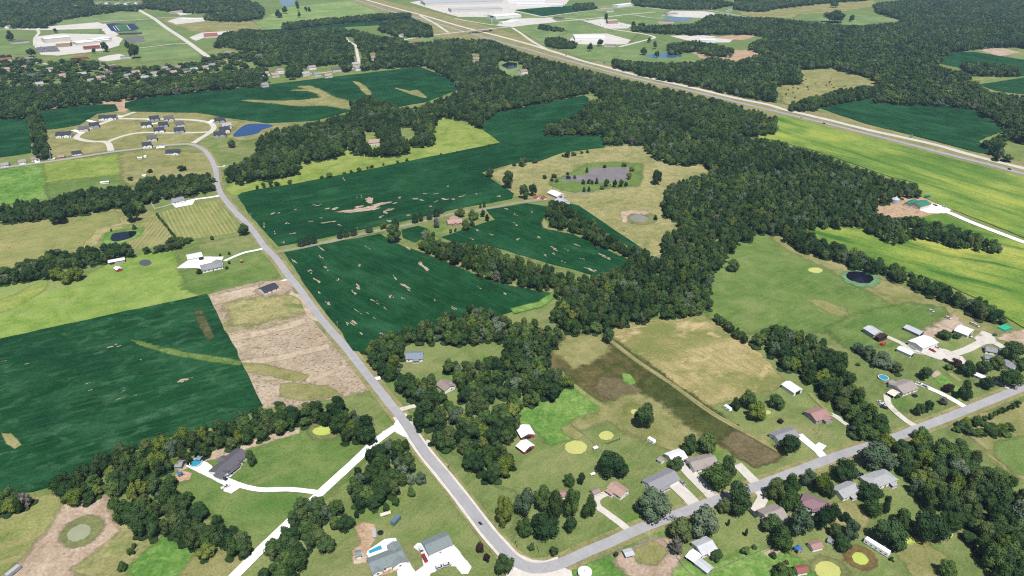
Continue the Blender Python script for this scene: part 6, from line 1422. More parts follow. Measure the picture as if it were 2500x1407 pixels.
# ------------------------------------------------------------------ vehicles
def frustum(mb, x0, x1, y, z0, X0, X1, Y, z1, mi=0):
    return mb.add([(x0, -y, z0), (x1, -y, z0), (x1, y, z0), (x0, y, z0), (X0, -Y, z1), (X1, -Y, z1), (X1, Y, z1), (X0, Y, z1)],
                  [(0, 3, 2, 1), (4, 5, 6, 7), (0, 1, 5, 4), (1, 2, 6, 5), (2, 3, 7, 6), (3, 0, 4, 7)], mi)
for n, c in dict(car_white=(244, 244, 246), car_black=(40, 40, 44), car_silver=(176, 180, 186), car_red=(190, 50, 50), car_blue=(60, 84, 128), car_dark=(66, 68, 74), car_tan=(190, 178, 158)).items():
    m, t = newmat(n); t.out(sc(*c), 0.25, 0.5); MATS[n] = m
LAMP = glass("head_lamp", (0.7, 0.7, 0.72)); TAIL = glass("tail_lamp", (0.4, 0.02, 0.02))
TYRE = MB()
TYRE_ME = None
def wheel_me():
    b = MB(); n = 12
    ring = [(0.34 * math.cos(6.2832 * i / n), 0.34 * math.sin(6.2832 * i / n)) for i in range(n)]
    b.add([(x, -0.12, z) for x, z in ring] + [(x, 0.12, z) for x, z in ring], [(i, (i + 1) % n, n + (i + 1) % n, n + i) for i in range(n)] + [tuple(range(n - 1, -1, -1)), tuple(range(n, 2 * n))])
    r = MB()
    ring = [(0.2 * math.cos(6.2832 * i / 8), 0.2 * math.sin(6.2832 * i / 8)) for i in range(8)]
    r.add([(x, -0.135, z) for x, z in ring] + [(x, 0.135, z) for x, z in ring], [(i, (i + 1) % 8, 8 + (i + 1) % 8, 8 + i) for i in range(8)] + [tuple(range(7, -1, -1)), tuple(range(8, 16))])
    return b.me("wheel", MATS["black_rubber"]), r.me("rim", MATS["car_silver"])
WHEEL, RIM = wheel_me()
def car_meshes(kind):
    P = {}
    b = MB()
    if kind == 'car':
        b.prism([(-2.3, .32), (2.3, .32), (2.36, .6), (2.2, .86), (1.1, .98), (-1.75, 1.0), (-2.28, .92), (-2.34, .6)], -.9, .9)
        g = MB(); frustum(g, -1.9, 1.15, .86, .985, -1.35, .35, .66, 1.48); r = MB(); frustum(r, -1.33, .33, .66, 1.485, -1.25, .25, .60, 1.53)
    elif kind == 'suv':
        b.prism([(-2.35, .38), (2.3, .38), (2.38, .7), (2.25, 1.02), (1.15, 1.12), (-2.3, 1.14), (-2.4, .7)], -.96, .96)
        g = MB(); frustum(g, -2.25, 1.2, .92, 1.125, -1.95, .5, .74, 1.72); r = MB(); frustum(r, -1.93, .48, .74, 1.725, -1.85, .4, .68, 1.79)
    else:
        b.prism([(-2.8, .5), (2.7, .5), (2.8, .8), (2.65, 1.08), (1.35, 1.15), (-0.75, 1.15), (-0.75, .8), (-2.72, .8), (-2.72, 1.15), (-2.82, 1.15)], -.98, .98)
        b.box(-2.8, -.74, -.98, -.88, .8, 1.16); b.box(-2.8, -.74, .88, .98, .8, 1.16)
        g = MB(); frustum(g, -.72, 1.35, .92, 1.155, -.55, .6, .74, 1.78); r = MB(); frustum(r, -.53, .58, .74, 1.785, -.45, .5, .68, 1.85)
    P['body'] = b; P['glass'] = g.me("cabin_glass", GLASS); P['roof'] = r
    fx = 2.3 if kind != 'pickup' else 2.72
    P['lamps'] = [(fx, s * .66) for s in (-1, 1)]; P['tails'] = [(-fx - .04, s * .7) for s in (-1, 1)]
    P['axle'] = (1.45, -1.4) if kind != 'pickup' else (1.75, -1.65)
    return P
CARP = {k: car_meshes(k) for k in ('car', 'suv', 'pickup')}
LM = MB().box(-.06, .06, -.2, .2, -.08, .08).me("headlight", LAMP)
TM = MB().box(-.05, .05, -.14, .14, -.12, .12).me("tail_light", TAIL)
CAR_CACHE = {}
def vehicle(kind, col, px, py, d, label, z=0.0, group=None, simple=False):
    key = (kind, col)
    if key not in CAR_CACHE:
        P = CARP[kind]
        CAR_CACHE[key] = (P['body'].me("body", MATS[col]), P['roof'].me("roof_panel", MATS[col]))
    P = CARP[kind]; bm_, rm_ = CAR_CACHE[key]
    g = G(px, py)
    t = empty({'car': 'parked_car', 'suv': 'parked_car', 'pickup': 'pickup_truck'}[kind], (g.x, g.y, z), ang_px((px, py), (px + d[0], py + d[1])))
    tag(t, label, "truck" if kind == 'pickup' else "car", group)
    link("body", bm_, t); link("cabin_glass", P['glass'], t); link("roof_panel", rm_, t)
    for ax in P['axle']:
        for s in (-1, 1):
            w = link("wheel", WHEEL, t, (ax, s * .84, .34))
            if not simple: link("rim", RIM, w)
    if not simple:
        for x, y in P['lamps']: link("headlight", LM, t, (x, y, .74))
        for x, y in P['tails']: link("tail_light", TM, t, (x, y, .8))
    return t
Z1 = STEP * 7
V = vehicle
V('suv', 'car_black', 548, 1171, (13, 6), "black car parked at the gable end of the long ranch house", Z1)
V('suv', 'car_white', 559, 1163, (13, 7), "white car parked beside the black car at the ranch house", Z1)
V('pickup', 'car_white', 551, 1191, (14, -6), "white pickup truck at the lower edge of the ranch house court", Z1)
V('pickup', 'car_silver', 1638, 1267, (15, -6), "silver pickup truck driving on the county road past the pale tree", ROAD_Z + .01)
V('car', 'car_black', 1682, 1141, (8, 10), "black car parked beside the brown-grey roofed house", Z1)
V('pickup', 'car_dark', 1839, 1257, (9, 9), "dark pickup truck parked beside the tan-roofed house", Z1)
V('car', 'car_silver', 1666, 1182, (9, 9), "silver car in the driveway of the long light grey ranch house", Z1)
V('pickup', 'car_red', 1037, 1366, (6, 12), "red pickup truck at the edge of the white gravel court", Z1)
V('pickup', 'car_white', 1029, 1347, (6, 12), "white pickup truck beside the detached garage", Z1)
V('car', 'car_red', 1074, 1344, (0, 10), "dark red car in front of the detached garage door", Z1)
V('suv', 'car_white', 1074, 1387, (12, -4), "left one of two white cars at the lower edge of the gravel court", Z1)
V('suv', 'car_white', 1092, 1381, (12, -4), "right one of two white cars at the lower edge of the gravel court", Z1)
V('car', 'car_white', 2149, 984, (10, 4), "upper of two white cars beside the tan loop driveway", Z1)
V('suv', 'car_white', 2153, 991, (10, 4), "lower of two white cars beside the tan loop driveway", Z1)
V('suv', 'car_black', 2158, 997, (10, 3), "black car next to the two white cars by the loop driveway", Z1)
V('car', 'car_white', 2243, 939, (10, 5), "white car at the upper end of the straight white driveway", Z1)
V('car', 'car_silver', 2258, 946, (10, 5), "silver car on the straight white driveway", Z1)
V('car', 'car_black', 2190, 971, (10, -3), "black car on the lawn in front of the white awning", Z1)
V('pickup', 'car_black', 2107, 1166, (7, 10), "black truck parked at the grey house beside the lower right wood", Z1)
V('pickup', 'car_red', 2266, 853, (12, 6), "long red truck in front of the big white workshop", Z1)
V('pickup', 'car_red', 2275, 858, (12, 6), "red flatbed behind the long red truck", Z1)
V('car', 'car_white', 2288, 851, (10, 5), "white car beside the red trucks at the workshop", Z1)
V('suv', 'car_black', 2309, 883, (10, 4), "black car where the farm drives meet", Z1)
V('pickup', 'car_white', 2365, 822, (12, 6), "white truck below the wide white barn", Z1)
V('suv', 'car_white', 2374, 793, (10, 5), "white car above the wide white barn", Z1)
V('suv', 'car_white', 2383, 797, (10, 5), "white van at the upper right corner of the wide barn", Z1)
V('suv', 'car_white', 2273, 761, (10, 4), "white car alone on the dry slope above the farm", Z1)
V('suv', 'car_white', 2314, 778, (10, 4), "white car on the bare yard left of the wide barn", Z1)
V('suv', 'car_dark', 2428, 820, (10, -4), "dark truck beside the green tarpaulin", Z1)
V('suv', 'car_black', 446, 494, (10, -2), "black car in the court of the house with the fenced lawn", Z1)
V('car', 'car_silver', 456, 490, (10, -2), "silver car in the court of the house with the fenced lawn", Z1)
V('suv', 'car_dark', 2012, 303, (12, 3), "dark car on the near carriageway of the highway", Z1 + .1)
V('suv', 'car_white', 1957, 289, (12, 3), "white car on the near carriageway of the highway", Z1 + .1)
V('suv', 'car_black', 2464, 415, (12, 4), "black car on the near carriageway at the right edge", Z1 + .1)
V('suv', 'car_dark', 1382, 136, (10, 3), "dark car on the far carriageway below the business hall", Z1 + .1)
V('suv', 'car_dark', 1518, 172, (10, 3), "dark car on the far carriageway above the wood", Z1 + .1)
V('suv', 'car_dark', 1094, 53, (10, 3), "dark car on the highway near the overpass", Z1 + .1)
V('suv', 'car_white', 2305, 507, (10, 3), "white car on the gravel court by the green-roofed barn", Z1)
V('pickup', 'car_dark', 2283, 503, (12, 4), "dark truck on the gravel court by the green-roofed barn", Z1)
V('suv', 'car_dark', 108, 390, (10, -1), "dark car on the road beside the crane", Z1)
rs = random.Random(3)
def lot(n, x0, x1, y0, y1, lab, d=(0, 3)):
    for i in range(n):
        c = rs.choice(['car_white', 'car_white', 'car_silver', 'car_dark', 'car_blue', 'car_red'])
        V('suv' if rs.random() < .6 else 'car', c, x0 + (x1 - x0) * (i + rs.random() * .8) / n, rs.uniform(y0, y1), d, unique(lab.replace("parked", c[4:])), Z1, "cars in " + lab.split(" in ")[1], True)
lot(12, 95, 142, 115, 127, "small parked car in the far school parking lot")
lot(14, 1430, 1530, 55, 68, "small parked car in the lot of the tan three-storey building")
lot(14, 1080, 1250, 29, 40, "small parked car in the far factory yard")
lot(8, 1620, 1720, 33, 41, "small parked car in the far gravel dealership lot")
lot(6, 1395, 1420, 98, 106, "small parked car in the lot of the wide white hall")

# campers, trailers and machines
def box_rv(name, label, cat, px, py, d, L, W, h, col, win=True, z=0.0, towbar=True, rc=None):
    g = G(px, py)
    t = empty(name, (g.x, g.y, z), ang_px((px, py), (px + d[0], py + d[1])))
    tag(t, label, cat)
    b = MB(); b.prism([(-L/2, .55), (L/2, .55), (L/2 + .12, 1.3), (L/2 - .15, h), (-L/2 + .1, h), (-L/2 - .05, 1.2)], -W/2, W/2); b.obj("body", MATS[col], t)
    MB().box(-L/2 + .15, L/2 - .2, -W/2 + .08, W/2 - .08, h, h + .08).obj("roof_panel", MATS[rc or col], t)
    if win:
        for s in (-1, 1):
            for i in range(max(2, int(L / 2.2))):
                x = -L/2 + L * (i + .5) / max(2, int(L / 2.2))
                MB().box(x - .55, x + .55, s * W/2 - .03, s * W/2 + .03, 1.35, 2.0).obj("window", GLASS, t)
    for ax in (-.5, .5):
        for s in (-1, 1): link("wheel", WHEEL, t, (ax - .4, s * (W/2 - .1), .34))
    if towbar: MB().bar((L/2, 0, .6), (L/2 + 1.2, 0, .55), .06).obj("tow_bar", MATS["dark_metal"], t)
    return t
box_rv("camper", "long white camper with dark windows between the algae ponds", "camper", 2139, 1341, (16, 10), 13, 2.8, 3.4, "tank_white")
box_rv("camper", "white camper trailer alone on the tan mown plot", "camper", 1590, 1080, (10, 6), 5.2, 2.4, 2.8, "tank_white")
box_rv("camper", "white camper at the lawn edge left of the yard tree", "camper", 1776, 1001, (10, 7), 5.4, 2.4, 2.8, "tank_white")
box_rv("cargo_trailer", "blue-grey covered trailer on the lawn above the pool house", "trailer", 967, 1274, (10, -11), 6.5, 2.6, 2.6, "metal_blue", False)
box_rv("utility_trailer", "flat utility trailer on the lawn beside the copse", "trailer", 941, 1257, (12, -4), 6, 2.2, 1.1, "metal_cream", False)
box_rv("stock_trailer", "small white trailer between the two algae ponds", "trailer", 1454, 1096, (10, -4), 3.2, 1.8, 1.5, "tank_white", False)
box_rv("horse_trailer", "white and grey trailer at the bottom left corner", "trailer", 34, 1399, (10, -8), 7, 2.4, 2.4, "siding_grey", False)
box_rv("stock_trailer", "white tank trailer at the small house's lawn", "trailer", 1447, 1160, (10, -3), 2.8, 1.4, 1.3, "tank_white", False)
box_rv("dumper", "small site vehicle on the bare lot of the new house", "vehicle", 702, 713, (2, 6), 4, 2.2, 2.2, "car_tan", True, towbar=False)
box_rv("combine_harvester", "green harvester behind the green-roofed barn", "harvester", 2263, 484, (10, -3), 7, 3.4, 3.6, "metal_green", True, towbar=False)
box_rv("fuel_tank", "orange-red tank lying near the white barn with the dark end", "tank", 2155, 842, (8, -4), 4.5, 2.2, 2.2, "orange_paint", False, towbar=False)
box_rv("boat", "covered boat beside the trampoline near the pool house", "boat", 914, 1305, (1, 10), 6, 2.0, 1.4, "siding_grey", False)

# ------------------------------------------------------------------ pools, play things, tanks
def round_pool(label, px, py, w, rim="trim_white", lm=None):
    g = G(px, py); r = w / 2 / PXM(py)
    t = empty("swimming_pool", (g.x, g.y, 0)); tag(t, label, "pool")
    n = 28
    b = MB(); b.cyl((0, 0), r, r, 0, 1.25, n, cap=False); b.obj("wall", MATS["siding_grey"], t)
    ring = MB()
    vs = [((r + .12) * math.cos(6.2832 * i / n), (r + .12) * math.sin(6.2832 * i / n), 1.27) for i in range(n)] + [((r - .18) * math.cos(6.2832 * i / n), (r - .18) * math.sin(6.2832 * i / n), 1.27) for i in range(n)]
    ring.add(vs, [(i, (i + 1) % n, n + (i + 1) % n, n + i) for i in range(n)]); ring.obj("rim", MATS[rim], t)
    MB().cyl((0, 0), r - .1, r - .1, 0.1, 1.1, n).obj("water", MATS["pool_water"], t)
    la = MB()
    for s in (-.25, .25): la.bar((r + .25, s, 0), (r - .05, s, 1.7), .03)
    for k in range(4): la.bar((r + .2 - .06 * k, -.25, .35 + .35 * k), (r + .2 - .06 * k, .25, .35 + .35 * k), .025)
    la.obj("ladder", MATS["trim_white"], t)
    if lm: LANDMARKS.append((px, py, lm))
round_pool("round blue above-ground pool behind the long ranch house", 479, 1133, 29, lm="the round blue pool")
round_pool("round pale blue pool beside the house with the white awning", 2156, 925, 23)
round_pool("tiny round pool behind the grey house by the lower right wood", 2176, 1186, 8)
pts = [G(*p) for p in ((899, 1346), (929, 1331.5), (934, 1341), (902, 1352.5))]
t = empty("swimming_pool", sum(pts, Vector()) / 4); tag(t, "rectangular blue swimming pool behind the grey-roofed white house", "pool")
c0 = t.location.copy()
q = [p - c0 for p in pts]
MB().add([(p.x, p.y, Z1 + .04) for p in q], [(0, 1, 2, 3)]).obj("water", MATS["pool_water"], t)
cp = MB()
q2 = [p * 1.14 for p in q]
cp.add([(p.x, p.y, Z1 + .06) for p in q] + [(p.x, p.y, Z1 + .06) for p in q2], [(i, (i + 1) % 4, 4 + (i + 1) % 4, 4 + i) for i in range(4)]); cp.obj("coping", MATS["trim_white"], t)
def trampoline(label, px, py, w):
    g = G(px, py); r = w / 2 / PXM(py)
    t = empty("trampoline", (g.x, g.y, 0)); tag(t, label, "trampoline")
    MB().cyl((0, 0), r * .9, r * .9, .85, .9, 20).obj("mat", MATS["black_rubber"], t)
    n = 20
    fr = MB(); fr.add([(r * math.cos(6.2832 * i / n), r * math.sin(6.2832 * i / n), .93) for i in range(n)] + [(r * .86 * math.cos(6.2832 * i / n), r * .86 * math.sin(6.2832 * i / n), .93) for i in range(n)], [(i, (i + 1) % n, n + (i + 1) % n, n + i) for i in range(n)])
    fr.obj("frame_pad", MATS["car_dark"], t)
    for i in range(6):
        a = 1.047 * i
        MB().bar((r * math.cos(a), r * math.sin(a), 0), (r * math.cos(a), r * math.sin(a), 2.6), .04).obj("pole", MATS["dark_metal"], t)
trampoline("black round trampoline on the lawn above the rectangular pool", 929, 1303, 15)
trampoline("black round trampoline in front of the house with the white awning", 2233, 968, 13)
def playset(label, px, py, col, s=1.0):
    g = G(px, py)
    t = empty("playset", (g.x, g.y, 0), 0.5); tag(t, label, "playset")
    t.scale = (s, s, s)
    b = MB()
    for x in (-1, 1):
        for y in (-1, 1): b.box(x - .08, x + .08, y - .08, y + .08, 0, 2.6)
    b.box(-1.1, 1.1, -1.1, 1.1, 1.2, 1.32); b.obj("tower", MATS["wood_deck"], t)
    MB().add([(-1.3, -1.3, 2.5), (1.3, -1.3, 2.5), (1.3, 1.3, 2.5), (-1.3, 1.3, 2.5), (0, 0, 3.5)], [(0, 1, 4), (1, 2, 4), (2, 3, 4), (3, 0, 4), (3, 2, 1, 0)]).obj("canopy", MATS[col], t)
    MB().add([(1.1, -.3, 1.3), (1.1, .3, 1.3), (3.4, .3, .15), (3.4, -.3, .15), (1.1, -.3, 1.2), (1.1, .3, 1.2), (3.4, .3, .05), (3.4, -.3, .05)], [(0, 1, 2, 3), (7, 6, 5, 4), (0, 3, 7, 4), (1, 5, 6, 2), (0, 4, 5, 1), (3, 2, 6, 7)]).obj("slide", MATS["orange_paint"], t)
    sw = MB(); sw.bar((-1.1, 0, 2.3), (-4, 0, 2.3), .06)
    for y in (-1, 1): sw.bar((-4, 0, 2.3), (-4, y, 0), .05)
    sw.obj("swing_frame", MATS["wood_pole"], t)
playset("blue-topped playset on a square of sand left of the ranch house", 441, 1163, "blue_plastic")
playset("red and blue playset beside the shed below the big yard trees", 1946, 1348, "blue_plastic", 1.3)
playset("small wooden swing set on the lawn right of the hip-roofed house", 590, 642, "wood_deck", 1.1)
# round white tank at the bottom edge, grain bin, tarpaulin, crane
def tank(name, label, cat, px, py, w, h, cone, mat):
    r = w / 2 / PXM(py); g = G(px, py, h)
    t = empty(name, (g.x, g.y, 0)); tag(t, label, cat)
    n = 28
    b = MB(); b.cyl((0, 0), r, r, 0, h, n); b.obj("wall", MATS[mat], t)
    MB().cyl((0, 0), r + .12, .5, h + .01, h + cone, n).obj("roof", MATS[mat], t)
    MB().cyl((0, 0), .5, .45, h + cone - .02, h + cone + .35, 12).obj("roof_cap", MATS["siding_grey"], t)
    for k in range(1, int(h)):
        rb = MB(); rb.cyl((0, 0), r + .03, r + .03, k, k + .12, n, cap=False); rb.obj("band", MATS["siding_grey"], t)
    return t
tank("water_tank", "round white tank cut by the bottom edge below the road bend", "tank", 1428, 1396, 33, 3.0, 0.5, "tank_white")
tank("grain_bin", "round white grain bin left of the green-roofed barn", "grain bin", 2187, 486, 19, 5.5, 2.6, "metal_silver")
tank("water_tank", "little round white tank in the horse paddock", "tank", 354, 381, 7, 2.4, 0.6, "tank_white")
t = empty("tarpaulin", G(2453, 803), 0.45); tag(t, "bright green tarpaulin stretched over stacked goods at the farm", "tarpaulin")
b = MB(); b.prism([(-5, 0), (5, 0), (4.6, 1.6), (3.0, 2.0), (-3.2, 2.1), (-4.7, 1.5)], -3, 3); b.obj("cover", MATS["tarp_green"], t)
g = G(128, 391)
t = empty("mobile_crane", (g.x, g.y, 0), 0.1); tag(t, "pale mobile crane with raised boom at the house building site", "crane")
b = MB(); b.box(-5, 4, -1.3, 1.3, .8, 1.7); b.obj("chassis", MATS["metal_cream"], t)
MB().box(2.4, 4.4, -1.2, 1.2, 1.7, 3.0).obj("cab", MATS["tank_white"], t)
MB().box(-3.4, -.6, -1.1, 1.1, 1.7, 2.8).obj("turntable", MATS["metal_blue"], t)
MB().bar((-2, 0, 2.6), (0.5, 1, 17), .4, .2).obj("boom", MATS["metal_silver"], t)
for ax in (-4, -2.6, 1.6, 3): 
    for s in (-1, 1): link("wheel", WHEEL, t, (ax, s * 1.15, .5), None, (1.5, 1.5, 1.5))
H("foundation", "unfinished brick house shell beside the crane", "building site", (141, 381), (156, 379), 12, h=2.2, rise=0.6, roof="roof_rose", wall="brick_tan", win=False, vents=0)
# pole sign by the far factory
g = G(1201, 58)
t = empty("pole_sign", (g.x, g.y, 0)); tag(t, "tall dark pole sign beside the highway ramp", "sign")
MB().cyl((0, 0), .9, .9, 0, 22, 8).obj("pole", MATS["trim_white"], t)
MB().box(-5, 5, -1, 1, 18, 24).obj("panel", MATS["car_blue"], t)
# highway signs
for px, py, lab in ((1475, 157, "leftmost green highway sign beside the carriageway"), (1822, 238, "green highway sign at the edge of the wood"), (2224, 338, "green highway sign beside the far carriageway near the right field")):
    g = G(px, py)
    t = empty("highway_sign", (g.x, g.y, 0), 0.3); tag(t, lab, "sign", "green highway signs")
    MB().box(-3.2, 3.2, -.06, .06, 2.2, 5.6).obj("panel", MATS["sign_green"], t)
    MB().box(-3.0, 3.0, -.075, -.062, 5.25, 5.4).obj("border", MATS["trim_white"], t)
    for s in (-2, 2): MB().cyl((s, .15), .12, .12, 0, 5.4, 6).obj("post", MATS["fence_grey"], t)
# overpass
a, b_ = G(1140, 77, 6.5), G(1198, 71, 6.5)
d = b_ - a; L = d.length
t = empty("overpass_bridge", ((a + b_) / 2).to_2d().to_3d(), math.atan2(d.y, d.x)); tag(t, "concrete road bridge crossing over the highway", "bridge")
MB().box(-L/2, L/2, -6, 6, 5.4, 6.4).obj("deck", MATS["pale_concrete"], t)
for s in (-1, 1):
    MB().box(-L/2, L/2, s * 6 - .15, s * 6 + .15, 6.41, 7.4).obj("parapet", MATS["concrete"], t)
    MB().box(-L/2, L/2, s * 5 - .3, s * 5 + .3, 4.2, 5.39).obj("girder", MATS["rust"], t)
for k in (-.25, .25):
    for s in (-3.5, 0, 3.5): MB().cyl((k * L, s), .6, .6, 0, 4.2, 10).obj("pier", MATS["concrete"], t)
for s in (-1, 1):
    e = MB(); e.add([(s * L/2, -6, 6.3), (s * (L/2 + 45), -5, .5), (s * (L/2 + 45), 5, .5), (s * L/2, 6, 6.3), (s * L/2, -9, 0), (s * (L/2 + 45), -6, 0), (s * (L/2 + 45), 6, 0), (s * L/2, 9, 0)], [(0, 1, 2, 3), (0, 4, 5, 1), (3, 2, 6, 7), (0, 3, 7, 4)])
    e.obj("embankment", MATS["verge_grass"], t)

# ------------------------------------------------------------------ utility poles, fences, bales, cattle
def pole(px, top, base, label, arm=True):
    g = G(px, base); h = max(7.5, min(12, (base - top) / (PXM(base) * math.cos(DEP(base)) * 1.02)))
    t = empty("utility_pole", (g.x, g.y, 0), 0.9); tag(t, label, "pole", "utility poles along the roads")
    MB().cyl((0, 0), .17, .11, 0, h, 8).obj("shaft", MATS["wood_pole"], t)
    if arm:
        MB().box(-1.2, 1.2, -.08, .08, h - .9, h - .72).obj("crossarm", MATS["fence_grey"], t)
        for x in (-1.1, 0, 1.1): MB().cyl((x, 0), .06, .05, h - .72 if x else h, (h - .45) if x else h + .25, 6).obj("insulator", MATS["siding_grey"], t)
        MB().cyl((.32, .1), .2, .2, h - 2.1, h - 1.2, 8).obj("transformer", MATS["siding_grey"], t)
for a in ((1263, 1309, 1341, "utility pole with crossarm at the road bend"), (1316, 1320, 1351, "bare utility pole between the two shrubs at the road bend", False), (1097, 1123, 1151, "utility pole right of the road below the wood"), (1015, 1021, 1044, "utility pole opposite the white side road"), (949, 1007, 1025, "utility pole on the lawn at the road junction"), (825, 786, 803, "utility pole at the corner of the centre crop field"), (667, 592, 609, "utility pole where the farm lane meets the road"), (874, 554, 571, "utility pole on the farm lane between evergreens"), (614, 522, 535, "utility pole beside the big soybean field"), (103, 376, 393, "utility pole near the crane"), (1893, 1072, 1097, "utility pole left of the dark yard tree"), (1996, 1032, 1060, "utility pole below the pink-roofed house")):
    pole(*a)
def fence(label, pts, h=1.2, step=3.0, mat="fence_grey", rails=2, solid=False):
    P = [G(*p) for p in pts]
    t = empty("fence", (P[0].x, P[0].y, 0)); tag(t, label, "fence")
    o = P[0]
    for a, b in zip(P, P[1:]):
        d = b - a; n = max(1, int(d.length / step)); ang = math.atan2(d.y, d.x)
        if (mat, h) not in FP: FP[(mat, h)] = MB().box(-.07, .07, -.07, .07, 0, h).me("post", MATS[mat])
        for i in range(n):
            link("post", FP[(mat, h)], t, a + d * (i / n) - o, (0, 0, ang))
        for k in range(rails):
            z = h * (k + 1) / (rails + .3)
            MB().bar(a - o + Vector((0, 0, z)), b - o + Vector((0, 0, z)), .05, n=4).obj("rail", MATS[mat], t)
        if solid:
            MB().add([a - o + Vector((0, 0, .08)), b - o + Vector((0, 0, .08)), b - o + Vector((0, 0, h * .95)), a - o + Vector((0, 0, h * .95))], [(0, 1, 2, 3)]).obj("panel", MATS[mat], t)
FP = {}
fence("weathered grey fence along the lower side of the road past the corral", [(1445, 1374), (1500, 1353), (1560, 1330), (1607, 1316), (1622, 1322), (1652, 1362), (1668, 1385), (1700, 1415)], 1.3, 3, "fence_grey", 3)
fence("grey wooden fence crossing the lawns at the bottom", [(1738, 1397), (1790, 1375), (1835, 1356), (1886, 1335)], 1.5, 2.6, "fence_grey", 3)
fence("white fence around the green lawn above the raked hay field", [(368, 494), (392, 486), (418, 480)], 1.6, 2.6, "trim_white", 3)
fence("white fence on the near side of the small fenced lawn", [(368, 494), (378, 511), (402, 506), (424, 499)], 1.6, 2.6, "trim_white", 3)
fence("white rail fence between the raked hay field and the road", [(540, 484), (560, 508), (578, 533), (590, 548)], 1.3, 3.5, "trim_white", 2)
fence("wire fence along the right side of the lower right wood", [(2352, 1056), (2420, 1110), (2500, 1178)], 1.2, 5, "fence_grey", 2)
fence("wire fence between the weedy strip and the tan hay field", [(1490, 836), (1570, 896), (1700, 984), (1810, 1052)], 1.1, 6, "fence_grey", 2)
fence("wire fence around the tan mown plot behind the ponds", [(1395, 1038), (1430, 1064), (1475, 1110)], 1.1, 4, "fence_grey", 2)
fence("wire fence along the green pasture near the farm", [(2026, 812), (2070, 796), (2108, 782)], 1.2, 4, "fence_grey", 2)
def bale(px, py, label):
    g = G(px, py); n = 14
    t = empty("hay_bale", (g.x, g.y, 0), random.Random(int(px)).uniform(0, 3)); tag(t, label, "hay bale", "round hay bales")
    ring = [(.8 * math.cos(6.2832 * i / n), .8 + .8 * math.sin(6.2832 * i / n)) for i in range(n)]
    MB().add([(x, -.75, z) for x, z in ring] + [(x, .75, z) for x, z in ring], [(i, (i + 1) % n, n + (i + 1) % n, n + i) for i in range(n)] + [tuple(range(n - 1, -1, -1)), tuple(range(n, 2 * n))]).obj("roll", MATS["bale_straw"], t)
    for y in (-.4, 0, .4): 
        rr = [(.815 * math.cos(6.2832 * i / n), .8 + .815 * math.sin(6.2832 * i / n)) for i in range(n)]
        MB().add([(x, y - .04, z) for x, z in rr] + [(x, y + .04, z) for x, z in rr], [(i, (i + 1) % n, n + (i + 1) % n, n + i) for i in range(n)]).obj("twine", MATS["wood_pole"], t)
for px, py in ((22, 606), (43, 593), (109, 611), (185, 540), (191, 593), (267, 533)): bale(px, py, unique("round straw bale on the cut hay field"))
for px, py in ((426, 524), (513, 513), (518, 540), (533, 496)): bale(px, py, unique("round bale between the windrows of the raked hay field"))

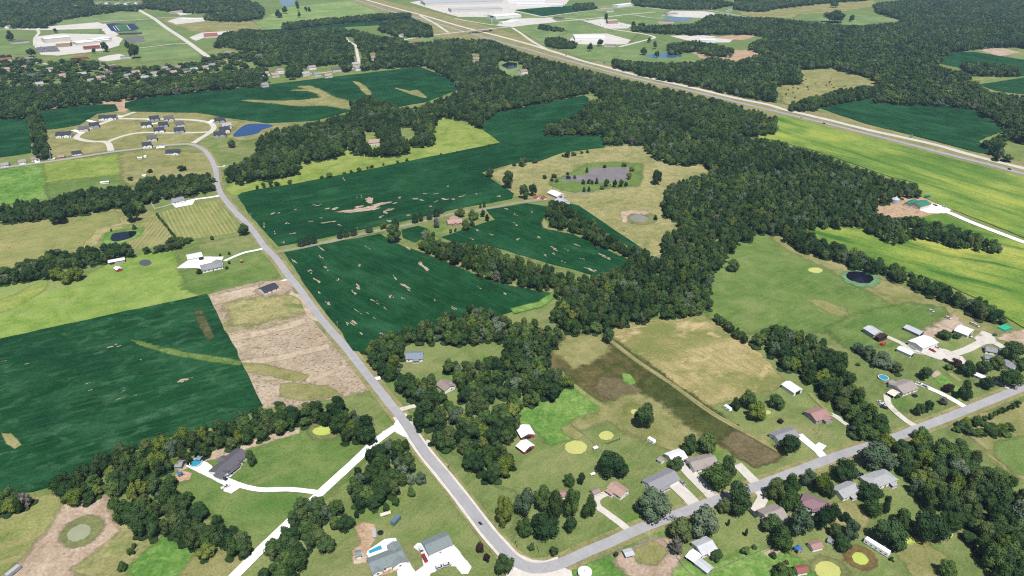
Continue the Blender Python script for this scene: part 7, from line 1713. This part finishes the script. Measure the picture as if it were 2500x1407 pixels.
# ------------------------------------------------------------------ single trees and shrubs, named by what they stand beside
def where(px, py):
    best = sorted(LANDMARKS, key=lambda l: (l[0] - px) ** 2 + (1.5 * (l[1] - py)) ** 2)[0]
    dx, dy = px - best[0], py - best[1]
    dist = math.hypot(dx, dy)
    near = "close" if dist < 70 else "some way"
    if abs(dx) > 1.3 * abs(dy): w = ("just right of " if dx > 0 else "just left of ") if dist < 70 else ("well right of " if dx > 0 else "well left of ")
    else: w = ("just below " if dy > 0 else "just behind ") if dist < 70 else ("well below " if dy > 0 else "well beyond ")
    return w + best[2]
for x, y, l in ((1450, 430, "the muddy pond"), (830, 575, "the farm lane's row of evergreens"), (300, 575, "the small dark pond"), (1330, 1240, "the grass corner at the road bend"), (1480, 1065, "the smaller algae pond"), (2100, 1362, "the reed-ringed algae pond"), (2228, 1326, "the algae pond by the lower right wood"), (190, 1300, "the dirt pond"), (300, 70, "the far running track"), (1480, 100, "the business park"), (1600, 134, "the small far pond"), (735, 20, "the striped far meadow"), (2080, 30, "the far right clearing"), (160, 640, "the hedgerow with yellow bushes"), (980, 1190, "the copse in the road fork"), (1400, 370, "the dry pasture's upper edge"), (900, 410, "the big soybean field's upper edge"), (405, 550, "the raked hay field"), (1790, 790, "the tan hay field's right edge"), (2000, 215, "the shrubby far clearing"), (2440, 1010, "the right-hand road"), (1792, 650, "the green pasture's left corner"), (1490, 815, "the tan hay field's left corner"), (1572, 1010, "the tan mown plot"), (1605, 435, "the dry pasture by the large wood")):
    LANDMARKS.append((x, y, l))
sp = sorted(SINGLE, key=lambda a: a[0])
for i, (cx, top, bot, w, k) in enumerate(sp):
    loc, r, b, cl = solve_tree(cx, top, bot, w)
    t = build_tree(loc, r, b, cl, k, 3000 + i)
    size = "large" if w > 55 else ("small" if w < 16 else "round" if k not in 'ct' else "tall")
    tag(t, unique("%s %s tree %s" % (size, COLOUR_WORD[k], where(cx, bot)) if k != 'c' else "%s evergreen tree %s" % ("small" if w < 16 else "bushy", where(cx, bot))), "tree", "single trees of the yards and fields")
BUSH = []
for i in range(3):
    Vv, Ff = crown_arrays(820 + i, 6, 320, 0.26, 'round', 1)
    BUSH.append([mesh("foliage", Vv, Ff, MATS[m]) for m in ("leaves_dark", "leaves_mid", "leaves_olive")])
SSTEM = trunk_arrays(77).me("stem", BARK)
for i, (cx, top, bot, w) in enumerate(sorted(SHRUBS)):
    loc, r, b, cl = solve_tree(cx, top, bot, w)
    t = empty("shrub", loc, i * 1.3)
    tag(t, unique("%s dark shrub %s" % ("small" if w < 12 else "rounded", where(cx, bot))), "shrub", "shrubs of the hedges and yards")
    link("foliage", BUSH[i % 3][(i * 7) % 3], t, (0, 0, 0), None, (r, r, b))
    link("stem", SSTEM, t, None, None, (r * .6, r * .6, b * .8))

# ------------------------------------------------------------------ summer haze: one closed box of even air round camera and country
HAZE = 0.000042
if HAZE:
    hz, th = newmat("haze_air")
    v = th.n("ShaderNodeVolumePrincipled")
    v.inputs["Color"].default_value = (0.50, 0.70, 1.0, 1)
    v.inputs["Density"].default_value = HAZE
    v.inputs["Anisotropy"].default_value = 0.0
    o = th.n("ShaderNodeOutputMaterial"); th.l(v.outputs[0], o.inputs["Volume"])
    hb = MB(); hb.box(-31000, 31000, -5000, 46000, -1.5, CAM_H + 12)
    ho = hb.obj("haze", hz)
    tag(ho, "thin blue summer haze over the distant country", kind='stuff')
